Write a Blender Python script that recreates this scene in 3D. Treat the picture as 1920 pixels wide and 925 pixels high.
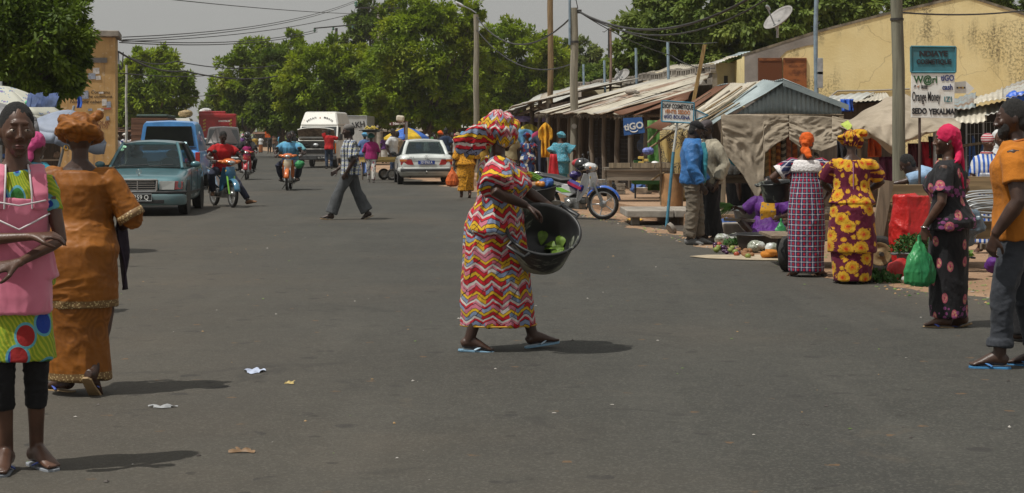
import bpy, math, random
import numpy as np
from mathutils import Vector, Matrix
random.seed(7); RNG = np.random.default_rng(7)
for o in list(bpy.data.objects): bpy.data.objects.remove(o)
SC = bpy.context.scene; COL = SC.collection
sin, cos, pi, R = math.sin, math.cos, math.pi, math.radians

# ---------------------------------------------------------------- camera, sky, sun, exposure
F0, HY, EYE = 3200.0, 257.0, 1.5          # focal length in photo pixels, horizon row, eye height
cam = bpy.data.cameras.new('camera'); CAM = bpy.data.objects.new('camera', cam); COL.objects.link(CAM)
CAM.location = (0, 0, EYE); CAM.rotation_euler = (pi/2, 0, 0)
cam.sensor_width = 36; cam.lens = 36*F0/1920; cam.shift_y = -(462.5-HY)/1920
cam.clip_start = .5; cam.clip_end = 3000
SC.camera = CAM
SUN_EL, SUN_AZ = R(64), R(-119)            # azimuth of the sun measured from +Y towards +X
W = bpy.data.worlds.new('World'); SC.world = W; W.use_nodes = True
wn = W.node_tree; wn.nodes.clear()
sky = wn.nodes.new('ShaderNodeTexSky'); sky.sky_type = 'NISHITA'; sky.sun_disc = False
sky.sun_elevation = SUN_EL; sky.sun_rotation = SUN_AZ; sky.dust_density = 6; sky.air_density = 1.2; sky.ozone_density = .6
hs = wn.nodes.new('ShaderNodeHueSaturation'); hs.inputs['Saturation'].default_value = .06
mxs = wn.nodes.new('ShaderNodeMix'); mxs.data_type = 'RGBA'; mxs.inputs[0].default_value = .8
mxs.inputs[7].default_value = (4.15, 4.17, 4.02, 1)   # even dust veil
bg = wn.nodes.new('ShaderNodeBackground'); bg.inputs[1].default_value = .1
wo = wn.nodes.new('ShaderNodeOutputWorld')
wn.links.new(sky.outputs[0], hs.inputs['Color']); wn.links.new(hs.outputs[0], mxs.inputs[6])
wn.links.new(mxs.outputs[2], bg.inputs[0]); wn.links.new(bg.outputs[0], wo.inputs[0])
sl = bpy.data.lights.new('sun', 'SUN'); sl.energy = 3.6; sl.angle = R(.6); sl.color = (1, .955, .88)
SUN = bpy.data.objects.new('sun', sl); COL.objects.link(SUN)
sd = Vector((sin(SUN_AZ)*cos(SUN_EL), cos(SUN_AZ)*cos(SUN_EL), sin(SUN_EL)))
SUN.rotation_euler = sd.to_track_quat('Z', 'Y').to_euler(); SUN.location = (-20, -5, 40)
SC.view_settings.view_transform = 'Standard'; SC.view_settings.look = 'None'
SC.view_settings.exposure = .06; SC.view_settings.gamma = 1
SC.cycles.max_bounces = 6; SC.cycles.transparent_max_bounces = 12; SC.cycles.volume_bounces = 0

def at(px, py):                      # ground point under a photo pixel
    d = F0*EYE/(py-HY); return Vector(((px-960)*d/F0, d, 0))
def pt(px, py, d):                   # the point of a photo pixel at distance d
    return Vector(((px-960)*d/F0, d, EYE-(py-HY)*d/F0))

# ---------------------------------------------------------------- material nodes as expressions
class S:
    def __init__(s, t, k): s.t, s.k = t, k
    def m(s, op, *a): return s.t.math(op, s, *a)
    def __add__(s, b): return s.m('ADD', b)
    __radd__ = __add__
    def __sub__(s, b): return s.m('SUBTRACT', b)
    def __rsub__(s, b): return s.t.math('SUBTRACT', b, s)
    def __mul__(s, b): return s.m('MULTIPLY', b)
    __rmul__ = __mul__
    def __truediv__(s, b): return s.m('DIVIDE', b)
    def __lt__(s, b): return s.m('LESS_THAN', b)
    def __gt__(s, b): return s.m('GREATER_THAN', b)
    def fl(s): return s.m('FLOOR')
    def fr(s): return s.m('FRACT')
    def ab(s): return s.m('ABSOLUTE')
    def sin(s): return s.m('SINE')
    def tri(s): return ((s.fr()-.5).ab())*2.0          # 1..0..1
    def mx(s, b): return s.m('MAXIMUM', b)
    def mn(s, b): return s.m('MINIMUM', b)
    def st(s, lo, hi):
        n = s.t.nt.nodes.new('ShaderNodeMapRange'); n.interpolation_type = 'SMOOTHSTEP'
        s.t.put(n.inputs[0], s); n.inputs[1].default_value = lo; n.inputs[2].default_value = hi
        return S(s.t, n.outputs[0])
class T:
    def __init__(s, name):
        s.mat = bpy.data.materials.new(name); s.mat.use_nodes = True; s.nt = s.mat.node_tree
        s.nt.nodes.clear(); s.out = s.nt.nodes.new('ShaderNodeOutputMaterial')
        s.tc = s.nt.nodes.new('ShaderNodeTexCoord'); s.oc = S(s, s.tc.outputs['Object'])
        n = s.nt.nodes.new('ShaderNodeSeparateXYZ'); s.put(n.inputs[0], s.oc)
        s.x, s.y, s.z = (S(s, n.outputs[i]) for i in range(3))
    def put(s, inp, v):
        if isinstance(v, S): s.nt.links.new(v.k, inp)
        elif isinstance(v, (tuple, list)):
            inp.default_value = tuple(v)+(1,) if (len(v) == 3 and inp.type == 'RGBA') else tuple(v)
        else: inp.default_value = v
    def math(s, op, *a):
        n = s.nt.nodes.new('ShaderNodeMath'); n.operation = op
        for i, v in enumerate(a): s.put(n.inputs[i], v)
        return S(s, n.outputs[0])
    def comb(s, x, y, z):
        n = s.nt.nodes.new('ShaderNodeCombineXYZ')
        for i, v in enumerate((x, y, z)): s.put(n.inputs[i], v)
        return S(s, n.outputs[0])
    def noise(s, scale=5, detail=2, vec=None, rough=.5, dist=0):
        n = s.nt.nodes.new('ShaderNodeTexNoise'); s.put(n.inputs['Vector'], vec or s.oc)
        n.inputs['Scale'].default_value = scale; n.inputs['Detail'].default_value = detail
        n.inputs['Roughness'].default_value = rough; n.inputs['Distortion'].default_value = dist
        return S(s, n.outputs[0])
    def vor(s, scale=5, vec=None, feature='F1', out='Distance', rnd=1, d2=False):
        n = s.nt.nodes.new('ShaderNodeTexVoronoi'); n.voronoi_dimensions = '2D' if d2 else '3D'; n.feature = feature; s.put(n.inputs['Vector'], vec or s.oc)
        n.inputs['Scale'].default_value = scale; n.inputs['Randomness'].default_value = rnd
        return S(s, n.outputs[out])
    def wn(s, vec):
        n = s.nt.nodes.new('ShaderNodeTexWhiteNoise'); s.put(n.inputs['Vector'], vec)
        return S(s, n.outputs['Value'])
    def attr(s, name):
        n = s.nt.nodes.new('ShaderNodeAttribute'); n.attribute_name = name; return S(s, n.outputs['Fac'])
    def rnd(s):
        n = s.nt.nodes.new('ShaderNodeObjectInfo'); return S(s, n.outputs['Random'])
    def mix(s, f, a, b):
        n = s.nt.nodes.new('ShaderNodeMix'); n.data_type = 'RGBA'
        s.put(n.inputs[0], f); s.put(n.inputs[6], a); s.put(n.inputs[7], b); return S(s, n.outputs[2])
    def ramp(s, f, stops, const=False):
        n = s.nt.nodes.new('ShaderNodeValToRGB'); s.put(n.inputs[0], f); e = n.color_ramp.elements
        if const: n.color_ramp.interpolation = 'CONSTANT'
        while len(e) < len(stops): e.new(1)
        for i, (p, c) in enumerate(stops): e[i].position = p; e[i].color = tuple(c)+(1,)
        return S(s, n.outputs[0])
    def done(s, col, rough=.7, metal=0, bump=None, spec=.5, sheen=0, coat=0, trans=0, sss=0):
        b = s.nt.nodes.new('ShaderNodeBsdfPrincipled'); s.bsdf = b
        s.put(b.inputs['Base Color'], col); s.put(b.inputs['Roughness'], rough); s.put(b.inputs['Metallic'], metal)
        b.inputs['Specular IOR Level'].default_value = spec; b.inputs['Sheen Weight'].default_value = sheen
        b.inputs['Coat Weight'].default_value = coat; b.inputs['Coat Roughness'].default_value = .06
        if bump:
            n = s.nt.nodes.new('ShaderNodeBump'); s.put(n.inputs['Height'], bump[0])
            n.inputs['Strength'].default_value = bump[1]; n.inputs['Distance'].default_value = bump[2]
            s.nt.links.new(n.outputs[0], b.inputs['Normal'])
        sh = b.outputs[0]
        if trans:
            tl = s.nt.nodes.new('ShaderNodeBsdfTranslucent'); s.put(tl.inputs[0], col)
            m = s.nt.nodes.new('ShaderNodeMixShader'); m.inputs[0].default_value = trans
            s.nt.links.new(sh, m.inputs[1]); s.nt.links.new(tl.outputs[0], m.inputs[2]); sh = m.outputs[0]
        s.nt.links.new(sh, s.out.inputs[0]); return s.mat
def sc3(c, k): return tuple(min(1, v*k) for v in c)
MATS = {}
def paint(name, col, rough=.6, metal=0, var=.25, scale=6, bump=0, dirt=None, spec=.5, coat=0, trans=0, sheen=0):
    """plain painted / woven / moulded surface: uneven colour, uneven gloss, optional grime and relief"""
    if name in MATS: return MATS[name]
    t = T(name); n = t.noise(scale, 5, rough=.6)
    c = t.mix(n.st(.3, .7), sc3(col, 1-var), sc3(col, 1+var*.6))
    if dirt: c = t.mix(t.noise(scale*.45, 6, rough=.7).st(.48, .72)*.75, c, dirt)
    r = (n-.5)*.2+rough
    MATS[name] = t.done(c, r, metal, (t.noise(scale*9, 3), bump, .01) if bump else None, spec, sheen, coat, trans)
    return MATS[name]
def wood(name, col, scale=1.0, axis='z', dark=.45):
    if name in MATS: return MATS[name]
    t = T(name); sx = {'x': (2, 30, 30), 'y': (30, 2, 30), 'z': (30, 30, 2)}[axis]
    v = t.comb(t.x*sx[0]*scale, t.y*sx[1]*scale, t.z*sx[2]*scale)
    g = t.noise(1, 4, v, .6, .6); big = t.noise(3*scale, 3)
    c = t.mix(g.st(.3, .7), sc3(col, dark), col); c = t.mix(big.st(.5, .75)*.5, c, sc3(col, .55))
    MATS[name] = t.done(c, .85, 0, (g, .5, .004)); return MATS[name]
def glass(name, tint=(.03, .045, .05), alpha=.45, rough=.03):
    if name in MATS: return MATS[name]
    t = T(name); gl = t.nt.nodes.new('ShaderNodeBsdfPrincipled'); gl.inputs['Base Color'].default_value = tint+(1,)
    n = t.noise(3, 4); t.put(gl.inputs['Roughness'], n*.12+rough); gl.inputs['Specular IOR Level'].default_value = .9
    tr = t.nt.nodes.new('ShaderNodeBsdfTransparent'); tr.inputs[0].default_value = (.72, .8, .79, 1)
    m = t.nt.nodes.new('ShaderNodeMixShader'); m.inputs[0].default_value = alpha
    t.nt.links.new(tr.outputs[0], m.inputs[1]); t.nt.links.new(gl.outputs[0], m.inputs[2])
    t.nt.links.new(m.outputs[0], t.out.inputs[0]); MATS[name] = t.mat; return t.mat

# ---------------------------------------------------------------- objects
def root(name, label, cat, loc=(0, 0, 0), yaw=0, group=None, scale=1):
    o = bpy.data.objects.new(name, None); COL.objects.link(o); o.location = loc; o.rotation_euler = (0, 0, R(yaw))
    o.scale = (scale,)*3; o.empty_display_size = .1
    return tag(o, label, cat, group)
def tag(o, label=None, cat=None, group=None, kind=None):
    if label: o['label'] = label
    if cat: o['category'] = cat
    if group: o['group'] = group
    if kind: o['kind'] = kind
    return o
def copy_tree(o, parent=None):
    c = o.copy(); COL.objects.link(c)
    if parent is not None: c.parent = parent
    for ch in list(o.children): copy_tree(ch, c)
    return c
def frame(d, side=None):
    d = Vector(d).normalized()
    s = Vector(side) if side is not None else (Vector((1, 0, 0)) if abs(d.x) < .8 else Vector((0, 1, 0)))
    s = (s-d*s.dot(d)).normalized(); return s, d.cross(s), d
class MB:
    """collects shapes, builds ONE mesh object"""
    def __init__(s): s.v, s.f, s.mi, s.sm, s.M = [], [], [], [], Matrix()
    def add(s, vs, fs, mi=0, smooth=False):
        b = len(s.v); s.v += [s.M@Vector(p) for p in vs]
        for f in fs: s.f.append([i+b for i in f]); s.mi.append(mi); s.sm.append(smooth)
        return s
    def box(s, c, d, rot=None, mi=0, taper=1):
        hx, hy, hz = d[0]/2, d[1]/2, d[2]/2; M = Matrix.Translation(c)
        if rot: M = M@Matrix.Rotation(R(rot[2]), 4, 'Z')@Matrix.Rotation(R(rot[1]), 4, 'Y')@Matrix.Rotation(R(rot[0]), 4, 'X')
        vs = [M@Vector((x*hx*(taper if z > 0 else 1), y*hy*(taper if z > 0 else 1), z*hz)) for z in (-1, 1) for y in (-1, 1) for x in (-1, 1)]
        return s.add(vs, [(0, 2, 3, 1), (4, 5, 7, 6), (0, 1, 5, 4), (2, 6, 7, 3), (0, 4, 6, 2), (1, 3, 7, 5)], mi)
    def hexa(s, p, mi=0):            # 8 corners, bottom ring then top ring
        return s.add(p, [(3, 2, 1, 0), (4, 5, 6, 7), (0, 1, 5, 4), (1, 2, 6, 5), (2, 3, 7, 6), (3, 0, 4, 7)], mi)
    def slab(s, q, th, mi=0):        # quad with thickness along its normal
        q = [Vector(p) for p in q]; n = (q[1]-q[0]).cross(q[3]-q[0]).normalized()*th
        return s.hexa([p-n/2 for p in q]+[p+n/2 for p in q], mi)
    def rings(s, rs, mi=0, smooth=True, caps=True, closed=False):
        n = len(rs[0]); vs = [p for r in rs for p in r]; fs = []
        k = len(rs) if closed else len(rs)-1
        for i in range(k):
            a, b = i*n, ((i+1) % len(rs))*n
            fs += [(a+j, a+(j+1) % n, b+(j+1) % n, b+j) for j in range(n)]
        s.add(vs, fs, mi, smooth)
        if caps and not closed:
            s.add(rs[0], [tuple(range(n))[::-1]], mi); s.add(rs[-1], [tuple(range(n))], mi)
        return s
    def tube(s, pts, r, n=8, mi=0, side=None, smooth=True, caps=True, closed=False):
        """tube along pts; r: float, list of floats or of (r_side, r_other)"""
        pts = [Vector(p) for p in pts]; k = len(pts); rs = []
        if not isinstance(r, list): r = [r]*k
        sd = None
        for i, p in enumerate(pts):
            d = (pts[(i+1) % k]-pts[i-1]) if closed else (pts[min(i+1, k-1)]-pts[max(i-1, 0)])
            if d.length < 1e-9: d = Vector((0, 0, 1))
            a, b, _ = frame(d, side if side is not None else sd); sd = a
            ra, rb = r[i] if isinstance(r[i], (tuple, list)) else (r[i], r[i])
            rs.append([p+a*(cos(2*pi*j/n)*ra)+b*(sin(2*pi*j/n)*rb) for j in range(n)])
        return s.rings(rs, mi, smooth, caps, closed)
    def loft(s, secs, n=16, mi=0):   # (x, y, z, rx, ry): horizontal ellipses
        return s.rings([[(x+cos(2*pi*j/n)*rx, y+sin(2*pi*j/n)*ry, z) for j in range(n)] for x, y, z, rx, ry in secs], mi)
    def ell(s, c, r, n=12, mi=0, rot=None):
        M = Matrix.Translation(c)
        if rot: M = M@Matrix.Rotation(R(rot[2]), 4, 'Z')@Matrix.Rotation(R(rot[1]), 4, 'Y')@Matrix.Rotation(R(rot[0]), 4, 'X')
        r = (r,)*3 if not isinstance(r, (tuple, list)) else r; h = max(4, n//2)
        rs = [[M@Vector((cos(2*pi*j/n)*sin(pi*(i+.02)/(h+.04))*r[0], sin(2*pi*j/n)*sin(pi*(i+.02)/(h+.04))*r[1], -cos(pi*(i+.02)/(h+.04))*r[2])) for j in range(n)] for i in range(h+1)]
        return s.rings(rs, mi)
    def lathe(s, prof, c=(0, 0, 0), axis=(0, 0, 1), n=20, mi=0, caps=True, smooth=True, side=None):
        a, b, d = frame(axis, side); c = Vector(c)
        return s.rings([[c+d*z+a*(cos(2*pi*j/n)*r)+b*(sin(2*pi*j/n)*r) for j in range(n)] for r, z in prof], mi, smooth, caps)
    def prism(s, poly, o, u, v, th, mi=0):    # flat outline (a, b) in frame u, v from o, given thickness
        o, u, v = Vector(o), Vector(u), Vector(v); n = u.cross(v).normalized()*th; k = len(poly)
        A = [o+u*a+v*b for a, b in poly]; B = [p+n for p in A]
        return s.add(A+B, [tuple(range(k))[::-1], tuple(range(k, 2*k))]+[(i, (i+1) % k, k+(i+1) % k, k+i) for i in range(k)], mi)
    def sheet(s, fn, nu, nv, mi=0, smooth=True, th=0):
        vs = [Vector(fn(i/nu, j/nv)) for j in range(nv+1) for i in range(nu+1)]; w = nu+1
        fs = [(j*w+i, j*w+i+1, (j+1)*w+i+1, (j+1)*w+i) for j in range(nv) for i in range(nu)]
        return s.add(vs, fs, mi, smooth)
    def build(s, name, mats, parent=None, bevel=0, sub=0, solid=0, label=None):
        me = bpy.data.meshes.new(name); me.from_pydata(s.v, [], s.f); o = bpy.data.objects.new(name, me)
        COL.objects.link(o); mats = mats if isinstance(mats, (list, tuple)) else [mats]
        for m in mats: me.materials.append(m)
        if len(mats) > 1: me.polygons.foreach_set('material_index', s.mi)
        me.polygons.foreach_set('use_smooth', s.sm)
        if parent is not None: o.parent = parent
        if solid: m = o.modifiers.new('s', 'SOLIDIFY'); m.thickness = solid; m.offset = 0
        if bevel: m = o.modifiers.new('b', 'BEVEL'); m.width = bevel; m.segments = 2; m.limit_method = 'ANGLE'; m.angle_limit = R(40)
        if sub: m = o.modifiers.new('u', 'SUBSURF'); m.levels = m.render_levels = sub
        if label: o['label'] = label
        return o
def text(body, parent, loc, size, mat, rot=(90, 0, 0), sx=1, bold=0, align='CENTER', th=.002, shear=0):
    c = bpy.data.curves.new('lettering', 'FONT'); c.body = body; c.size = size; c.align_x = align; c.align_y = 'CENTER'
    c.offset = bold; c.extrude = th; c.shear = shear; c.materials.append(mat); c.resolution_u = 3
    o = bpy.data.objects.new('lettering', c); COL.objects.link(o); o.parent = parent
    o.location = loc; o.rotation_euler = tuple(R(a) for a in rot); o.scale = (sx, 1, 1); return o

# ---------------------------------------------------------------- numpy noise, deferred remeshing
def _h(ix, iy, iz, seed):
    n = (ix.astype(np.int64)*374761393+iy.astype(np.int64)*668265263+iz.astype(np.int64)*2147483647+seed*144665) & 0x7fffffff
    n = ((n ^ (n >> 13))*1274126177) & 0x7fffffff; n = ((n ^ (n >> 16))*60493) & 0x7fffffff
    return n/0x7fffffff
def vnoise(P, seed=0):
    i = np.floor(P); f = P-i; f = f*f*(3-2*f); x, y, z = i[:, 0], i[:, 1], i[:, 2]; r = 0
    for a in (0, 1):
        for b in (0, 1):
            for c in (0, 1):
                w = (f[:, 0] if a else 1-f[:, 0])*(f[:, 1] if b else 1-f[:, 1])*(f[:, 2] if c else 1-f[:, 2])
                r = r+w*_h(x+a, y+b, z+c, seed)
    return r
def folds(P, sx, sz, seed, sharp=1.0):
    """creases: ridged noise, stretched along z when sz < sx"""
    q = P*np.array((sx, sx, sz)); w = np.stack([vnoise(q*.6+7, seed+1), vnoise(q*.6+19, seed+2), vnoise(q*.6+31, seed+3)], 1)-.5
    q = q+w*1.6; n = 0; a = 1.
    for k in range(3):
        n = n+a*(1-np.abs(2*vnoise(q*(2**k)+k*11, seed+10+k)-1))**(1+sharp); a *= .45
    return n/1.65-.45
PEND = []
def skinned(mb, name, mat, parent, vox=.012, smooth=3, fold=None, label=None):
    """closed overlapping shapes -> one continuous surface (voxel remesh), optional cloth folds; done in one batch"""
    o = mb.build(name, mat, parent, label=label)
    m = o.modifiers.new('r', 'REMESH'); m.mode = 'VOXEL'; m.voxel_size = vox; m.use_smooth_shade = True
    if smooth: m = o.modifiers.new('s', 'SMOOTH'); m.factor = .5; m.iterations = smooth
    PEND.append((o, fold)); return o
def finish_skins():
    dg = bpy.context.evaluated_depsgraph_get()
    for o, fold in PEND:
        me = bpy.data.meshes.new_from_object(o.evaluated_get(dg)); me.name = o.name
        n = len(me.vertices)
        if fold and n:
            amp, sx, sz, seed, sharp = fold
            co = np.empty(n*3, np.float32); me.vertices.foreach_get('co', co); co = co.reshape(-1, 3).astype(np.float64)
            no = np.empty(n*3, np.float32); me.vertex_normals.foreach_get('vector', no); no = no.reshape(-1, 3)
            co = co+no*(folds(co, sx, sz, seed, sharp)*amp)[:, None]
            me.vertices.foreach_set('co', co.astype(np.float32).ravel()); me.update()
        o['_m'] = 1
        me.polygons.foreach_set('use_smooth', [True]*len(me.polygons))
        NEWM.append((o, me))
    for o in [o for o in COL.objects if o.type == 'FONT']:      # lettering becomes plain mesh
        me = bpy.data.meshes.new_from_object(o.evaluated_get(dg)); n = bpy.data.objects.new('lettering', me); COL.objects.link(n)
        n.parent = o.parent; n.matrix_local = o.matrix_local.copy(); n.location = o.location; n.rotation_euler = o.rotation_euler; n.scale = o.scale
        bpy.data.objects.remove(o)
    for o, me in NEWM: o.modifiers.clear(); o.data = me; del o['_m']
NEWM = []
# ---------------------------------------------------------------- ground and road
t = T('dirt'); e = t.noise(.35, 5); f = t.noise(14, 4); g = t.vor(34)
c = t.mix(e.st(.35, .65), (.25, .15, .085), (.36, .235, .145)); c = t.mix(f.st(.45, .7)*.55, c, (.17, .11, .07))
DIRT = t.done(c, .95, 0, (f+g*.4, .6, .03))
t = T('asphalt')
ed = t.x+t.y*.187                                     # distance across the road
lon = t.comb(t.x*1.0, t.y*.12, t.z)
a1 = t.noise(.5, 5, rough=.6); a2 = t.noise(3.2, 6, rough=.65); fine = t.noise(70, 3, rough=.8); st_ = t.noise(1.4, 4, lon)
c = t.mix(a1.st(.35, .65), (.038, .038, .0325), (.05, .0495, .042)); mid = t.noise(16, 4, rough=.7); m6 = t.noise(6, 5, rough=.7); c = t.mix((m6-.5).st(0, .16)*.4, c, (.03, .0295, .026)); c = t.mix((.47-m6).st(0, .14)*.4, c, (.066, .064, .054)); agg = t.wn(t.vor(85, out='Position'))
c = t.mix(a2.st(.5, .72)*.4, c, (.072, .067, .056)); c = t.mix(st_.st(.5, .66)*.42, c, (.042, .041, .037)); c = t.mix((.48-st_).st(0, .15)*.3, c, (.08, .077, .066))
c = t.mix((mid-.52).st(0, .2)*.55, c, (.042, .04, .037)); c = t.mix((.45-mid).st(0, .2)*.4, c, (.085, .08, .07)); c = t.mix((agg > .8)*.33, c, (.12, .115, .1)); c = t.mix((agg < .25)*.33, c, (.032, .031, .029)); c = t.mix((fine-.5).st(-.05, .28)*.3, c, (.1, .095, .085))
dust = (ed-6.6).st(-1.2, 2.0)+(t.noise(.22, 6)-.45).st(.03, .25)*.4+(-1.*ed+1.2).st(-1.6, 3.0)*.6
c = t.mix(((dust*(t.noise(1.1, 6, rough=.7)+.25)).mn(1.))*.7, c, (.125, .1, .072))
spots = t.vor(1.1, rnd=1, d2=True); c = t.mix((spots < .07)*t.noise(9, 3).st(.4, .6)*.7, c, (.03, .028, .026)); pt_ = t.noise(.9, 5, rough=.7, dist=.8); c = t.mix((pt_-.6).st(0, .07)*.4, c, (.028, .027, .024)); sp2 = t.vor(1.9, rnd=1, d2=True); c = t.mix((sp2+(t.noise(24, 3)-.5)*.12 < .055)*(t.noise(5, 4).st(.45, .6))*.6, c, (.022, .02, .017)); sp3 = t.vor(1.2, vec=t.comb(t.x+5.3, t.y+2.1, t.z), d2=True); c = t.mix((sp3+(t.noise(27, 3)-.5)*.1 < .03)*(t.noise(6, 4).st(.4, .6))*.6, c, (.16, .09, .04)); c = t.mix((.36-pt_).st(0, .06)*.35, c, (.085, .072, .055))
crk = t.vor(.42, feature='DISTANCE_TO_EDGE', vec=t.comb(t.x+t.noise(2.5, 4)*.9, t.y*.8+t.noise(2.2, 4)*.9, t.z))
c = t.mix(((.012-crk).st(-.006, .008))*t.noise(.35, 3).st(.52, .6)*.35, c, (.03, .028, .026))
ASPH = t.done(c, (fine-.5)*.3+.82, 0, (fine*.6+a2*.5+agg*.3, .7, .012), spec=.35)
mb = MB(); mb.sheet(lambda u, v: ((u-.5)*1600, -40+1600*v, 0), 4, 4, smooth=False)
tag(mb.build('ground', DIRT), kind='structure')
def jit(y, s): return .16*sin(y*1.3+s)+.11*sin(y*3.7+s*2)+.06*sin(y*9.1+s)
RE = [(3, 7.5), (9, 5.8), (15.3, 4.4), (16.7, 3.95), (18.5, 3.45), (21.5, 3.05), (24.6, 2.55), (29.4, 1.95), (33, 1.4), (60, -3.4), (100, -10.9), (200, -29.6), (420, -70)]
LE = [(3, -9), (14, -11), (30, -10.5), (60, -13.5), (100, -20.4), (200, -39), (420, -80)]
def lerp(tab, y):
    for (a, b), (c_, d_) in zip(tab, tab[1:]):
        if y <= c_: return b+(d_-b)*max(0, (y-a))/(c_-a)
    return tab[-1][1]
ys = [3+.3*i for i in range(200)]+[63+4*i for i in range(90)]
mb = MB(); vs, fs = [], []
for y in ys: vs += [(lerp(LE, y)+jit(y, 2), y, .004), (lerp(RE, y)+jit(y, 0)*(1 if y < 60 else .3), y, .004)]
for i in range(len(ys)-1): fs.append((2*i, 2*i+1, 2*i+3, 2*i+2))
mb.add(vs, fs); tag(mb.build('road', ASPH), kind='structure')
# litter and gravel
LIT = [paint('litter_tan', (.34, .21, .09)), paint('litter_white', (.36, .34, .31)), paint('litter_dark', (.05, .04, .035)), paint('litter_green', (.12, .2, .04))]
def scatter(name, n, fn, size, mats):
    mb = MB()
    for i in range(n):
        x, y = fn(); s = size*random.uniform(.4, 1.5); a = random.uniform(0, 6.3); mi = random.randrange(len(mats))
        k = [(x+cos(a+q*pi/2)*s*random.uniform(.5, 1.2), y+sin(a+q*pi/2)*s*random.uniform(.5, 1.2)) for q in range(4)]
        mb.add([(p[0], p[1], .007) for p in k]+[(x, y, .007+s*random.uniform(.15, .6))], [(0, 1, 4), (1, 2, 4), (2, 3, 4), (3, 0, 4), (3, 2, 1, 0)], mi)
    return tag(mb.build(name, mats), kind='stuff')
scatter('litter', 190, lambda: (random.uniform(-4, 5), 7+23*random.random()**1.3), .012, LIT)
def shoulder():
    y = random.uniform(15, 34); return lerp(RE, y)+random.expovariate(1.3)-.25, y
scatter('gravel', 700, shoulder, .022, [DIRT, LIT[0], paint('pebble', (.3, .26, .22)), LIT[2], LIT[3]])
def scrap(name, label, px, py, mat, w, h):
    p = at(px, py); mb = MB(); s1 = random.random()*9
    mb.sheet(lambda u, v: (p.x+(u-.5)*w*(1+.3*sin(v*5+s1)), p.y+(v-.5)*h*(1+.4*sin(u*7+s1)), .008+.014*abs(sin(u*6+s1)*sin(v*5))), 8, 6)
    tag(mb.build(name, mat), label, 'litter')
scrap('plastic_scrap', 'crumpled pale blue plastic scrap on the bare asphalt', 477, 699, paint('scrap_blue', (.42, .48, .62)), .11, .16)
scrap('paper_scrap', 'twisted white strip of paper lying on the asphalt', 305, 766, paint('scrap_grey', (.3, .31, .32)), .13, .05)
scrap('husk_scrap', 'small yellow husk lying on the asphalt', 543, 721, paint('scrap_yellow', (.42, .32, .12)), .05, .05)
scrap('leaf_scrap', 'flat brown leaf scrap pressed on the asphalt', 455, 849, paint('scrap_brown', (.2, .12, .06)), .1, .06)
scrap('peel_scrap', 'yellow fruit peel at the dusty road edge below the slab', 1190, 413, paint('scrap_orange', (.7, .38, .03)), .25, .7)

# ---------------------------------------------------------------- trees
def leafmat(name, a, b, y, tr=.35):
    t = T(name); k = t.attr('tint'); n = t.noise(.35, 2)
    c = t.mix(k, a, b); c = t.mix((n-.45).st(0, .3)*.55, c, y); return t.done(c, .6, trans=tr, spec=.35)
NEEM = leafmat('neem_leaf', (.075, .135, .008), (.27, .37, .012), (.36, .36, .014), .4)
DARKLEAF = leafmat('dark_leaf', (.045, .09, .008), (.17, .25, .018), (.22, .27, .02), .4)  # deeper green leaf colour for the darker trees
MANGO = leafmat('mango_leaf', (.075, .13, .025), (.22, .3, .05), (.28, .31, .07), .4)
FARLEAF = leafmat('far_leaf', (.09, .13, .03), (.2, .25, .06), (.22, .24, .06))
BARK = wood('bark', (.16, .12, .085), .25)
def leaves_mesh(cl, per, size, seed, droop, asp=2.4):
    """cl: array of cluster centres, radii, outward dirs. many small leaflet faces"""
    r = np.random.default_rng(seed); C, Rr, O = cl; n = len(C)*per; idx = np.repeat(np.arange(len(C)), per)
    d = r.normal(size=(n, 3)); d /= np.linalg.norm(d, axis=1)[:, None]+1e-9
    P = C[idx]+d*(r.random(n)**.45*Rr[idx])[:, None]*np.array((1, 1, .8))
    ax = d*.7+O[idx]*.5+r.normal(size=(n, 3))*.6+np.array((0, 0, -droop)); ax /= np.linalg.norm(ax, axis=1)[:, None]
    up = np.array((0, 0, 1.))+d*.6+r.normal(size=(n, 3))*.55; sd = np.cross(ax, up); sd /= np.linalg.norm(sd, axis=1)[:, None]+1e-9
    L = size*r.uniform(.6, 1.4, n)[:, None]; w = sd*L/asp*.5
    v = np.stack([P, P+ax*L*.5+w, P+ax*L, P+ax*L*.5-w], 1).reshape(-1, 3)
    tint = np.clip(r.random(len(C))[idx]*.75+r.random(n)*.35-.05, 0, 1)
    return v, tint
def leaf_object(name, v, tint, mat, parent):
    me = bpy.data.meshes.new(name); n = len(v)//4
    me.vertices.add(len(v)); me.vertices.foreach_set('co', v.astype(np.float32).ravel())
    me.loops.add(n*4); me.loops.foreach_set('vertex_index', np.arange(n*4, dtype=np.int32))
    me.polygons.add(n); me.polygons.foreach_set('loop_start', np.arange(0, n*4, 4, dtype=np.int32))
    me.update(calc_edges=True)
    me.attributes.new('tint', 'FLOAT', 'FACE').data.foreach_set('value', tint.astype(np.float32))
    me.materials.append(mat); o = bpy.data.objects.new(name, me); COL.objects.link(o); o.parent = parent; return o
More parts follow.
